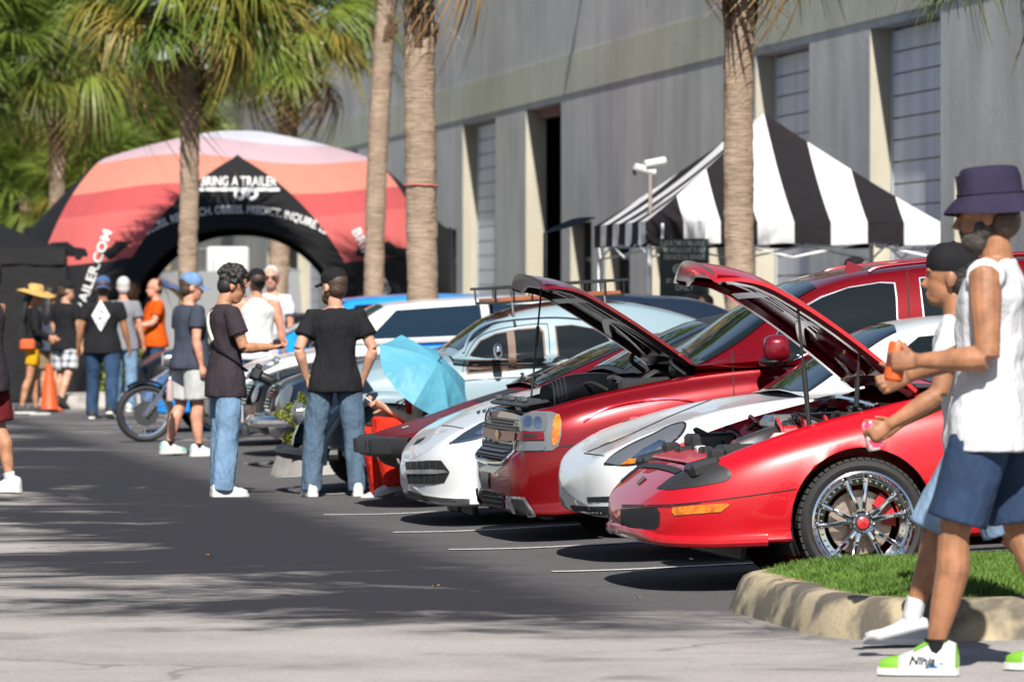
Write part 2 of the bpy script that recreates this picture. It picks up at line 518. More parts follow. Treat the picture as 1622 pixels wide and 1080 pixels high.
# ================================================================== BUILDING
VB = 14.0
def stucco(name, col, col2):
    m = bpy.data.materials.new(name); m.use_nodes = True
    nt = m.node_tree; b = nt.nodes['Principled BSDF']; L = nt.links.new
    tc = N(nt, 'ShaderNodeTexCoord')
    mp = N(nt, 'ShaderNodeMapping'); mp.inputs['Scale'].default_value = (1.0, 1.0, .16); L(tc.outputs['Object'], mp.inputs[0])
    n1 = N(nt, 'ShaderNodeTexNoise'); n1.inputs['Scale'].default_value = 2.4; n1.inputs['Detail'].default_value = 8; n1.inputs['Roughness'].default_value = .65; L(mp.outputs[0], n1.inputs['Vector'])
    n2 = N(nt, 'ShaderNodeTexNoise'); n2.inputs['Scale'].default_value = .5; n2.inputs['Detail'].default_value = 4; L(tc.outputs['Object'], n2.inputs['Vector'])
    ad = N(nt, 'ShaderNodeMath', operation='ADD'); L(n1.outputs['Fac'], ad.inputs[0]); L(n2.outputs['Fac'], ad.inputs[1])
    rp = N(nt, 'ShaderNodeValToRGB'); rp.color_ramp.elements[0].position = .38; rp.color_ramp.elements[1].position = .62
    hv = N(nt, 'ShaderNodeMath', operation='MULTIPLY'); hv.inputs[1].default_value = .5; L(ad.outputs[0], hv.inputs[0])
    rp.color_ramp.elements[0].color = (*col2, 1); rp.color_ramp.elements[1].color = (*col, 1)
    L(hv.outputs[0], rp.inputs[0]); L(rp.outputs[0], b.inputs['Base Color'])
    b.inputs['Roughness'].default_value = .9; b.inputs['Specular IOR Level'].default_value = .2
    n3 = N(nt, 'ShaderNodeTexNoise'); n3.inputs['Scale'].default_value = 22; n3.inputs['Detail'].default_value = 5
    mp3 = N(nt, 'ShaderNodeMapping'); mp3.inputs['Scale'].default_value = (1, 1, .4); L(tc.outputs['Object'], mp3.inputs[0]); L(mp3.outputs[0], n3.inputs['Vector'])
    bp = N(nt, 'ShaderNodeBump'); bp.inputs['Strength'].default_value = .55; bp.inputs['Distance'].default_value = .012
    L(n3.outputs['Fac'], bp.inputs['Height']); L(bp.outputs[0], b.inputs['Normal'])
    return m
wall_mat = stucco('grey stucco', (.46, .46, .45), (.32, .322, .32))
band_mat = stucco('olive stucco band', (.44, .45, .37), (.33, .34, .275))
jamb_mat = stucco('cream painted reveal', (.40, .37, .30), (.30, .28, .22))
metal_door = mat('white ribbed door section', (.50, .53, .60), .45, noise_amt=.12, noise_scale=3, stretch=(1, 1, .2))
door_frame_mat = mat('bronze door frame', (.05, .05, .055), .4, metal=.6)
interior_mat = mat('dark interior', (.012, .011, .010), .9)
shop_glass = mat('shop window glass', (.03, .04, .05), .04, spec=.8)
def wallD(px): return (F * VB / ct) / (px - CX + 1311)
def wu(px): return (wallD(px) - st * VB) / ct
BZ0, BZ1, ROOF = 4.82, 5.45, 7.75
KZ = 7.875 / 9.0
def building():
    root = empty('warehouse', (*xy(95, VB), 0))
    inv = Matrix.Translation(-root.location)
    def put(mb, name, m, parent=root, **kw):
        o = mb.build(name, m, fix=True, **kw)
        o.parent = parent
        if parent is root: o.matrix_parent_inverse = inv
        return o
    def wbox(u0, u1, v0, v1, z0, z1):
        mb = MB(); x0, y0 = xy((u0 + u1) / 2, (v0 + v1) / 2)
        return mb.box((x0, y0, (z0 + z1) / 2), (abs(v1 - v0), abs(u1 - u0), z1 - z0), Matrix.Rotation(TH, 4, 'Z'))
    period = (102 - 72.4) * .875 / ct
    opens = []    # (u near, u far, top, kind)
    d1 = (wu(1490), wu(1378)); d2 = (wu(1282), wu(1197)); d3 = (wu(889), wu(833)); d4 = (wu(785), wu(733))
    DT = 4.72
    opens += [(*d1, DT, 'door'), (*d2, DT, 'door'), (*d3, DT, 'open'), (*d4, DT, 'door')]
    opens += [(d3[0] + period, d3[1] + period, DT, 'open'), (d4[0] + period, d4[1] + period, DT, 'door')]
    opens += [(wu(1575), wu(1512), 2.85, 'shop'), (wu(723), wu(694), 2.85, 'shop'), (d3[0] - 2.9, d3[0] - .9, 2.75, 'shop'), (d3[0] - 6.3, d3[0] - 4.1, 2.75, 'shop')]
    opens += [(wu(1065), wu(1028), 2.85, 'shop'), (wu(1160), wu(1124), 2.85, 'shop'), (wu(723) + period - .5, wu(694) + period - .8, 2.85, 'shop'), (wu(723) + period + 3.6, wu(694) + period + 3.3, 2.85, 'shop')]
    opens.sort()
    DEP = .30
    u = 38.0
    segs = []
    for a, b, t, k in opens:
        segs.append((u, a)); u = b
    segs.append((u, 175))
    for a, b in segs:
        if b - a > .02: put(wbox(a, b, VB, VB + .35, -.1, BZ0), 'wall', wall_mat)
    for a, b, t, k in opens:
        put(wbox(a, b, VB, VB + .35, t, BZ0), 'wall', wall_mat)
        # far reveal, painted cream
        put(wbox(b - .012, b + .001, VB + .004, VB + .34, 0, t - .002), 'reveal', jamb_mat)
    put(wbox(38, 175, VB + .002, VB + .35, BZ1, ROOF), 'upper_wall', wall_mat)
    put(wbox(38, 175, VB - .016, VB + .35, BZ0, BZ1), 'band', band_mat)
    put(wbox(38, 175, VB - .03, VB + .45, ROOF, ROOF + .12), 'coping', band_mat)
    put(wbox(37.7, 38, VB, VB + 30, -.1, ROOF), 'wall', wall_mat)
    put(wbox(175, 175.3, VB, VB + 30, -.1, ROOF), 'wall', wall_mat)
    put(wbox(38, 175, VB + .3, VB + 30, ROOF - .6, ROOF - .4), 'roof', wall_mat)
    # openings
    for a, b, t, k in opens:
        if k == 'door':
            d = put(wbox(a, b, VB + .305, VB + .33, 0, t), 'roller_door', steel)
            z = .25; i = 0; base = None
            while z < t - .02:
                h = min(.262, t - z)
                if base is None:
                    mb = wbox(a + .1, b - .1, VB + DEP - .035, VB + .302, z, z + h - .022)
                    o = mb.build('door_section', metal_door, fix=True); base = o
                else:
                    o = base.copy(); COL.objects.link(o); o.location.z = z - .25
                o.parent = d
                o.matrix_parent_inverse = Matrix.Identity(4)
                z += .262; i += 1
            for s in (a + .05, b - .05):
                o = wbox(s - .05, s + .05, VB + DEP - .05, VB + .304, 0, t - .003).build('door_track', mat('grey door track', (.38, .42, .46), .5, metal=.3), fix=True); o.parent = d
        elif k == 'open':
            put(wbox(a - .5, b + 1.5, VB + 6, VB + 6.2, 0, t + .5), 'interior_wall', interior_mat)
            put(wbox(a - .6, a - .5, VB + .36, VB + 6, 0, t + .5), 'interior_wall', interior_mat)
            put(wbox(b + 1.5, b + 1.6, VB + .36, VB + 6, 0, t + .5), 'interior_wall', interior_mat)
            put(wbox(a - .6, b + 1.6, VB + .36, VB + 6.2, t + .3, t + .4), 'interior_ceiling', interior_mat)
            put(wbox(a, b, VB + .2, VB + .3, t - .16, t - .004), 'door_curtain', mat('rusty roller curtain', (.16, .07, .05), .8))
        else:
            d = put(wbox(a + .08, b - .08, VB + .29, VB + .30, .05, t - .06), 'shop_window', shop_glass)
            n = 2
            for q in range(n + 1):
                s = a + .05 + (b - a - .1) * q / n
                o = wbox(s - .04, s + .04, VB + .22, VB + .288, 0, t - .003).build('frame_post', door_frame_mat if q != 1 else jamb_mat, fix=True); o.parent = d
            o = wbox(a + .09, b - .09, VB + .225, VB + .287, t - .62, t - .55).build('transom_bar', door_frame_mat, fix=True); o.parent = d
    # lamp arms high on the wall: the low sun rakes their shadows down the facade
    for uu, zz, ln in ((wu(903) - 2.2, 7.35, .30), (wu(645) - 2.5, 7.2, .26), (wu(520), 7.2, .26), (wu(1330) - 3, 7.3, .2)):
        mb = MB(); x0, y0 = xy(uu, VB); x1, y1 = xy(uu, VB - ln)
        mb.tube([(x0, y0, zz), (x1, y1, zz)], .07, 8)
        mb.ell((x1, y1, zz), (.11, .11, .10), 6)
        o = mb.build('lamp_arm', steel, root); o.matrix_parent_inverse = inv
    tag(root, 'long grey stucco warehouse with olive band and tall white doors', 'building')
building()

# ================================================================== PALMS AND TREES
def leaf_mat(name, c1, c2, tr=.35):
    m = bpy.data.materials.new(name); m.use_nodes = True
    nt = m.node_tree; L = nt.links.new; b = nt.nodes['Principled BSDF']
    oi = N(nt, 'ShaderNodeObjectInfo'); tc = N(nt, 'ShaderNodeTexCoord')
    n = N(nt, 'ShaderNodeTexNoise'); n.inputs['Scale'].default_value = 3.0; L(tc.outputs['Object'], n.inputs['Vector'])
    ad = N(nt, 'ShaderNodeMath', operation='ADD'); L(oi.outputs['Random'], ad.inputs[0]); L(n.outputs['Fac'], ad.inputs[1])
    hv = N(nt, 'ShaderNodeMath', operation='MULTIPLY'); hv.inputs[1].default_value = .5; L(ad.outputs[0], hv.inputs[0])
    rp = N(nt, 'ShaderNodeValToRGB'); rp.color_ramp.elements[0].position = .25; rp.color_ramp.elements[1].position = .75
    rp.color_ramp.elements[0].color = (*c1, 1); rp.color_ramp.elements[1].color = (*c2, 1); L(hv.outputs[0], rp.inputs[0])
    L(rp.outputs[0], b.inputs['Base Color']); b.inputs['Roughness'].default_value = .45; b.inputs['Specular IOR Level'].default_value = .4
    t = N(nt, 'ShaderNodeBsdfTranslucent'); L(rp.outputs[0], t.inputs['Color'])
    mx = N(nt, 'ShaderNodeMixShader'); mx.inputs[0].default_value = tr
    L(b.outputs[0], mx.inputs[1]); L(t.outputs[0], mx.inputs[2]); L(mx.outputs[0], nt.nodes['Material Output'].inputs[0])
    return m
palm_green = leaf_mat('palm leaf green', (.080, .135, .020), (.21, .26, .045))
palm_yellow = leaf_mat('palm leaf yellowing', (.16, .17, .03), (.30, .22, .05))
palm_dead = leaf_mat('palm leaf dead', (.20, .12, .05), (.33, .20, .08), .2)
broad_green = leaf_mat('broad leaf green', (.05, .10, .014), (.15, .20, .03))
bright_green = leaf_mat('shrub leaf', (.09, .14, .015), (.22, .24, .03))

def frond_mesh(seed, m, droop=.5, n=46, R0=.60):
    rnd = random.Random(seed); vs, fs = [], []
    pet = .55
    # petiole along +x with a curve down, then the fan
    pts = [Vector((pet * t * 1.25, 0, -.16 * t * t)) for t in (0, .25, .5, .75, 1.0)]
    mb = MB(); mb.tube(pts, [.016, .014, .012, .010, .008], 5)
    hub0 = pts[-1]
    for i in range(n):
        a = R(-118 + 236 * i / (n - 1)) + rnd.gauss(0, .03)
        ln = R0 * (1.0 - .32 * (abs(a) / R(118)) ** 2) * rnd.uniform(.88, 1.1)
        # fan leaflets leave along a recurved costa
        base = hub0 + Vector((.22 * math.cos(a) ** 2 if abs(a) < PI / 2 else 0, 0, 0)) * .6
        d = Vector((math.cos(a), math.sin(a), .16 * abs(math.sin(a)) + rnd.gauss(0, .07)))
        side = Vector((-math.sin(a), math.cos(a), 0)); w = .0135
        b = len(vs); k = 5
        p = base.copy(); dr = rnd.uniform(.7, 1.9) * droop
        for j in range(k):
            t = j / (k - 1)
            q = base + d * (ln * t) + Vector((0, 0, -dr * ln * t ** 2.6 * .9)) + Vector((-.12 * math.cos(a) * dr * t ** 3 * ln, 0, 0))
            ww = w * (1.0 if t < .5 else 1.0 - .92 * (t - .5) / .5) * (.5 if j == 0 else 1)
            up = Vector((0, 0, .35 * ww))
            vs += [q - side * ww + up, q, q + side * ww + up]
        for j in range(k - 1):
            o = b + j * 3
            fs += [(o, o + 1, o + 4, o + 3), (o + 1, o + 2, o + 5, o + 4)]
    mb.add(vs, fs)
    me = mb.mesh('frond', m, sharp=0)
    return me
FRONDS = {'g': [frond_mesh(1, palm_green, .55), frond_mesh(2, palm_green, .8), frond_mesh(3, palm_green, .35)],
          'y': [frond_mesh(4, palm_yellow, .9), frond_mesh(5, palm_yellow, .6)],
          'd': [frond_mesh(6, palm_dead, 1.5, 24, .55)]}
def bark(name, c1, c2, sc=14):
    m = bpy.data.materials.new(name); m.use_nodes = True
    nt = m.node_tree; L = nt.links.new; b = nt.nodes['Principled BSDF']
    tc = N(nt, 'ShaderNodeTexCoord'); mp = N(nt, 'ShaderNodeMapping'); mp.inputs['Scale'].default_value = (1, 1, 6.5); L(tc.outputs['Object'], mp.inputs[0])
    n = N(nt, 'ShaderNodeTexNoise'); n.inputs['Scale'].default_value = sc * .45; n.inputs['Detail'].default_value = 8; n.inputs['Roughness'].default_value = .7; L(mp.outputs[0], n.inputs['Vector'])
    n2 = N(nt, 'ShaderNodeTexNoise'); n2.inputs['Scale'].default_value = 3.0; n2.inputs['Detail'].default_value = 5; L(tc.outputs['Object'], n2.inputs['Vector'])
    rp = N(nt, 'ShaderNodeValToRGB'); rp.color_ramp.elements[0].position = .32; rp.color_ramp.elements[1].position = .6
    rp.color_ramp.elements[0].color = (*c2, 1); rp.color_ramp.elements[1].color = (*c1, 1)
    mx = N(nt, 'ShaderNodeMath', operation='MULTIPLY_ADD'); mx.inputs[1].default_value = .35; L(n2.outputs['Fac'], mx.inputs[0]); 
    sc_ = N(nt, 'ShaderNodeMath', operation='MULTIPLY'); sc_.inputs[1].default_value = .68; L(n.outputs['Fac'], sc_.inputs[0]); L(sc_.outputs[0], mx.inputs[2])
    L(mx.outputs[0], rp.inputs[0]); L(rp.outputs[0], b.inputs['Base Color'])
    b.inputs['Roughness'].default_value = .95; b.inputs['Specular IOR Level'].default_value = .1
    bp = N(nt, 'ShaderNodeBump'); bp.inputs['Strength'].default_value = .9; bp.inputs['Distance'].default_value = .03; L(n.outputs['Fac'], bp.inputs['Height']); L(bp.outputs[0], b.inputs['Normal'])
    return m
trunk_mat = bark('palm trunk bark', (.34, .255, .19), (.125, .088, .065))
boot_mat = bark('palm boot husk', (.16, .10, .06), (.04, .028, .02))
branch_mat = bark('tree bark', (.14, .11, .08), (.06, .045, .035))

def palm(px, D, dia, crown_z, label, lean=(0, 0), n_frond=34, size=1.0, seed=0, dead=5, rope=None, base_z=None, grp='palms along the parking row', boots=(.7, 1.0)):
    rnd = random.Random(seed * 13 + 5)
    base = at(px, 0, D); base.z = gz(base.x, base.y) - .05
    root = empty('palm_tree', base)
    hgt = crown_z - base.z
    # trunk: rough rings with ragged cuts
    rows = []; nz = int(hgt / .045); nn = 28
    def axis(t): return Vector((lean[0] * t * t + .02 * math.sin(t * 5 + seed), lean[1] * t * t, hgt * t))
    for i in range(nz + 1):
        t = i / nz; c = axis(t); ph = rnd.uniform(0, 6)
        ring = .955 + .045 * (rnd.random() < .3) + rnd.uniform(-.02, .02)
        r0 = dia / 2 * (1.12 - .12 * min(t * 6, 1)) * (1 + .22 * max(0, (t - .84) / .16) * (1 if boots else 0))
        row = []
        for k in range(nn):
            a = 2 * PI * k / nn
            r = r0 * (ring + .07 * noise.noise(Vector((math.cos(a) * 2.2, math.sin(a) * 2.2, c.z * 4 + seed * 7))) + .055 * noise.noise(Vector((math.cos(a) * 7, math.sin(a) * 7, c.z * 14))))
            row.append(c + Vector((r * math.cos(a), r * math.sin(a), .012 * math.sin(a * 3 + ph))))
        rows.append(row)
    MB().grid(rows, True).build('trunk', trunk_mat, root, sharp=60)
    if boots:   # cut leaf bases under the crown
        mb = MB()
        for i in range(int(26 * (boots[1] - boots[0]) / .3)):
            t = boots[0] + (boots[1] - boots[0]) * rnd.random(); c = axis(t); a = rnd.uniform(0, 2 * PI)
            d = Vector((math.cos(a), math.sin(a), 0)); s = Vector((-d.y, d.x, 0))
            r0 = dia / 2
            p0 = c + d * r0 * .9 - Vector((0, 0, .1)); p1 = c + d * (r0 + rnd.uniform(.02, .09)) + Vector((0, 0, rnd.uniform(.12, .28)))
            mb.tube([p0, (p0 + p1) / 2 + d * .01, p1], [.055, .045, .03], 6, flat=.45, up=d)
        mb.build('leaf_bases', boot_mat, root)
    if rope:
        c = axis(rope / hgt); mb = MB()
        mb.tube([c + Vector(((dia / 2 + .012) * math.cos(2 * PI * k / 24), (dia / 2 + .012) * math.sin(2 * PI * k / 24), .012 * math.cos(2 * PI * k / 24 + 2))) for k in range(24)], .009, 6, closed=True)
        o = mb.build('cord', mat('pink cord', (.45, .12, .10), .8), root); o['label'] = 'thin reddish cord tied round the trunk'
    top = axis(1.0)
    for i in range(n_frond):
        f = i / n_frond
        az = i * 2.39996 + rnd.gauss(0, .15)
        el = 80 - 106 * f + rnd.gauss(0, 7) - (22 if i >= n_frond - dead else 0)
        k = 'd' if i >= n_frond - dead else ('y' if f > .62 and rnd.random() < .3 else 'g')
        me = rnd.choice(FRONDS[k])
        o = bpy.data.objects.new('frond', me); COL.objects.link(o); o.parent = root
        s = size * rnd.uniform(.85, 1.12)
        o.matrix_local = Matrix.Translation(top + Vector((0, 0, .14 - .35 * f))) @ Matrix.Rotation(az, 4, 'Z') @ Matrix.Rotation(-R(el), 4, 'Y') @ Matrix.Rotation(rnd.gauss(0, .35), 4, 'X') @ Matrix.Diagonal((s, s, s, 1))
    tag(root, label, 'palm tree', grp)
    return root
def zat(py, D): return H - D * (py - YH) / F
palm(667, 54.0, .325, zat(-190, 54), 'thick pale palm trunk tied with a thin cord beside the blue-grey beetle car', rope=zat(256, 54) - .3, seed=1, n_frond=40, size=1.02, dead=1)
palm(1173, 51.0, .295, zat(-190, 51.0), 'palm with shaded trunk standing before the striped canopy', seed=2, n_frond=40, size=1.05, dead=2)
palm(593, 72.0, .285, zat(-170, 72), 'slim leaning palm trunk before the right leg of the arch tent', lean=(.25, 0), seed=3, n_frond=30, size=1.1)
palm(299, 73.0, .275, zat(-12, 73), 'palm with bushy low crown standing before the left half of the arch tent', seed=4, n_frond=104, size=1.30, dead=3)
palm(92, 98.0, .30, zat(75, 98), 'palm behind the left shoulder of the arch tent', seed=5, n_frond=74, size=1.45, dead=3, lean=(-.1, 0))
palm(436, 92.0, .36, zat(35, 92), 'palm with dark heavy crown against the grey warehouse wall', seed=6, n_frond=74, size=1.4, dead=3, lean=(.45, 0))
palm(1668, 46.0, .32, zat(-185, 46), 'palm whose drooping fronds hang in at the top right corner', seed=8, n_frond=46, size=1.2, dead=1)
palm(-18, 92.0, .30, zat(80, 92), 'palm crown cut by the left edge of the picture', seed=9, n_frond=64, size=1.4, dead=0)
# low fan palms and leafy trees behind the arch tent
bgl = [(185, 128, 232, 'fan palm with grey-green crown behind the tent, right of the leftmost trunk', 2.1), (40, 120, 300, 'low fan palm at the left edge above the black canopy', 1.9), (265, 135, 205, 'fan palm crown just left of the tent top', 1.9), (120, 140, 200, 'far fan palm between the two left trunks', 2.0), (150, 118, 305, 'low fan palm against the left slope of the tent', 1.7)]
for i, (px, D, py, lb, sz) in enumerate(bgl):
    palm(px, D, .3, zat(py, D), lb, seed=20 + i, n_frond=64, size=sz * .78, dead=3, grp='low fan palms behind the tent', boots=None)

def leafy(name, base, hgt, rx, rz, n, m, label, seed, cat='tree', leaf=.16, trunk=.16, group=None, clumps=26, low=.35):
    rnd = random.Random(seed)
    root = empty(name, base)
    mb = MB(); top = Vector((0, 0, hgt * .75))
    mb.tube([(0, 0, -.1), (.05, 0, hgt * .3), (0, .04, hgt * .55), top], [trunk, trunk * .8, trunk * .6, trunk * .25], 8)
    cs = []
    for i in range(clumps):
        while True:
            p = Vector((rnd.uniform(-1, 1), rnd.uniform(-1, 1), rnd.uniform(-1, 1)))
            if .25 < p.length < 1: break
        c = Vector((p.x * rx, p.y * rx, hgt - rz + p.z * rz))
        cs.append((c, rnd.uniform(.22, .42) * min(rx, rz)))
        mb.tube([top * rnd.uniform(.5, .95), (top * .6 + c * .4) , c], [trunk * .3, trunk * .18, trunk * .06], 5)
    mb.build('trunk', branch_mat, root)
    vs, fs = [], []
    for i in range(n):
        c, r = rnd.choice(cs)
        d = Vector((rnd.gauss(0, 1), rnd.gauss(0, 1), rnd.gauss(0, 1))).normalized() * r * rnd.random() ** .4
        p = c + Vector((d.x, d.y, d.z * .75))
        if p.z < hgt * low * .3: continue
        a = Vector((rnd.gauss(0, 1), rnd.gauss(0, 1), rnd.gauss(0, .6))).normalized(); q = a.orthogonal().normalized()
        q = (q * math.cos(rnd.uniform(0, 6)) + a.cross(q) * math.sin(rnd.uniform(0, 6))).normalized()
        s = leaf * rnd.uniform(.6, 1.2); b = len(vs)
        vs += [p - a * s, p + q * s * .42, p + a * s, p - q * s * .42]; fs.append((b, b + 1, b + 2, b + 3))
    me = bpy.data.meshes.new('crown'); me.from_pydata(vs, [], fs); me.materials.append(m); link('crown', me, root)
    tag(root, label, cat, group)
    return root
def gp(px, D):
    p = at(px, 0, D); p.z = gz(p.x, p.y); return p
leafy('shade_tree', gp(20, 150), 6.6, 3.4, 3.0, 9000, broad_green, 'dark leafy tree filling the left edge behind the low palm', 41, leaf=.24, group='trees behind the tent', clumps=44)
leafy('shade_tree', gp(150, 165), 6.6, 3.6, 3.0, 9000, broad_green, 'leafy tree behind the gap between the two left palm trunks', 42, leaf=.24, group='trees behind the tent', clumps=44)
leafy('shade_tree', gp(310, 172), 6.0, 3.4, 2.6, 8000, broad_green, 'leafy tree just above the top of the tent', 43, leaf=.24, group='trees behind the tent', clumps=40)
leafy('shade_tree', gp(385, 178), 4.2, 3.0, 2.0, 6000, broad_green, 'leafy hedge tree seen through the tent opening', 44, leaf=.22, group='trees behind the tent', clumps=30)
leafy('shade_tree', gp(-110, 140), 7.5, 4, 3.2, 8000, broad_green, 'tall leafy tree at the far left edge', 45, leaf=.24, group='trees behind the tent', clumps=40)

# ================================================================== TEXT
def text_mesh(txt, size=1.0, spacing=1.0, shear=0.0, bold=0.0):
    """flat outline text as (verts, faces), left at x=0, baseline y=0"""
    cu = bpy.data.curves.new('txt', 'FONT'); cu.body = txt; cu.size = size; cu.space_character = spacing; cu.shear = shear; cu.offset = bold
    cu.resolution_u = 3
    o = bpy.data.objects.new('txt', cu); COL.objects.link(o)
    me = bpy.data.meshes.new_from_object(o)
    vs = [v.co.copy() for v in me.vertices]; fs = [tuple(p.vertices) for p in me.polygons]
    bpy.data.objects.remove(o); bpy.data.meshes.remove(me); bpy.data.curves.remove(cu)
    return vs, fs
def split_long(vs, fs, L):
    """subdivide triangles so that letters follow curved cloth"""
    bm = bmesh.new()
    b = [bm.verts.new(v) for v in vs]
    for f in fs:
        try: bm.faces.new([b[i] for i in f])
        except ValueError: pass
    bmesh.ops.triangulate(bm, faces=bm.faces)
    for k in range(3):
        es = [e for e in bm.edges if e.calc_length() > L]
        if not es: break
        bmesh.ops.subdivide_edges(bm, edges=es, cuts=1)
        bmesh.ops.triangulate(bm, faces=bm.faces)
    bm.verts.index_update()
    out = [v.co.copy() for v in bm.verts], [tuple(v.index for v in f.verts) for f in bm.faces]
    bm.free(); return out
def bvh_of(*mbs):
    vs, fs = [], []
    for mb in mbs:
        b = len(vs); vs += [tuple(v) for v in mb.v]; fs += [tuple(i + b for i in f) for f in mb.f]
    return BVHTree.FromPolygons(vs, fs)
def press(pts, fs, bvh, org_fn, d, off):
    """drop points onto a surface along d; faces with a missed corner go"""
    out = []; ok = []
    d = Vector(d).normalized()
    for p in pts:
        h = bvh.ray_cast(org_fn(p), d)
        if h[0] is None: out.append(Vector((0, 0, 0))); ok.append(False)
        else:
            n = h[1] if h[1].dot(d) < 0 else -h[1]
            out.append(h[0] + n * off); ok.append(True)
    return out, [f for f in fs if all(ok[i] for i in f)]

# ================================================================== ARCH TENT
def tent_print():
    m = bpy.data.materials.new('printed sunset tent cloth'); m.use_nodes = True
    nt = m.node_tree; L = nt.links.new; b = nt.nodes['Principled BSDF']
    tc = N(nt, 'ShaderNodeTexCoord'); sp = N(nt, 'ShaderNodeSeparateXYZ'); L(tc.outputs['Object'], sp.inputs[0])
    w = N(nt, 'ShaderNodeMath', operation='SINE'); mu = N(nt, 'ShaderNodeMath', operation='MULTIPLY'); mu.inputs[1].default_value = 1.7
    L(sp.outputs[0], mu.inputs[0]); L(mu.outputs[0], w.inputs[0])
    s2 = N(nt, 'ShaderNodeMath', operation='MULTIPLY_ADD'); s2.inputs[1].default_value = .08; L(w.outputs[0], s2.inputs[0]); L(sp.outputs[2], s2.inputs[2])
    mr = N(nt, 'ShaderNodeMapRange'); mr.inputs['From Min'].default_value = 0; mr.inputs['From Max'].default_value = 4.2; L(s2.outputs[0], mr.inputs['Value'])
    rp = N(nt, 'ShaderNodeValToRGB'); e = rp.color_ramp.elements; rp.color_ramp.interpolation = 'CONSTANT'
    stops = [(0, (.012, .012, .014)), (1.98, (.39, .085, .082)), (2.70, (.345, .062, .064)), (3.04, (.42, .165, .122)), (3.50, (.36, .26, .29)), (3.80, (.38, .38, .43))]
    e[0].color = (*stops[0][1], 1); e[0].position = 0; e[1].position = stops[1][0] / 4.2; e[1].color = (*stops[1][1], 1)
    for z, c in stops[2:]:
        q = e.new(z / 4.2); q.color = (*c, 1)
    L(mr.outputs[0], rp.inputs[0]); L(rp.outputs[0], b.inputs['Base Color'])
    b.inputs['Roughness'].default_value = .6; b.inputs['Specular IOR Level'].default_value = .25
    n = N(nt, 'ShaderNodeTexNoise'); n.inputs['Scale'].default_value = 1.6; L(tc.outputs['Object'], n.inputs['Vector'])
    bp = N(nt, 'ShaderNodeBump'); bp.inputs['Strength'].default_value = .35; bp.inputs['Distance'].default_value = .12; L(n.outputs['Fac'], bp.inputs['Height']); L(bp.outputs[0], b.inputs['Normal'])
    return m
black_cloth = mat('black tent cloth', (.007, .007, .008), .7, spec=.25, bump=.3, bump_scale=3, bump_dist=.06)
white_print = mat('white print', (.55, .55, .55), .6)
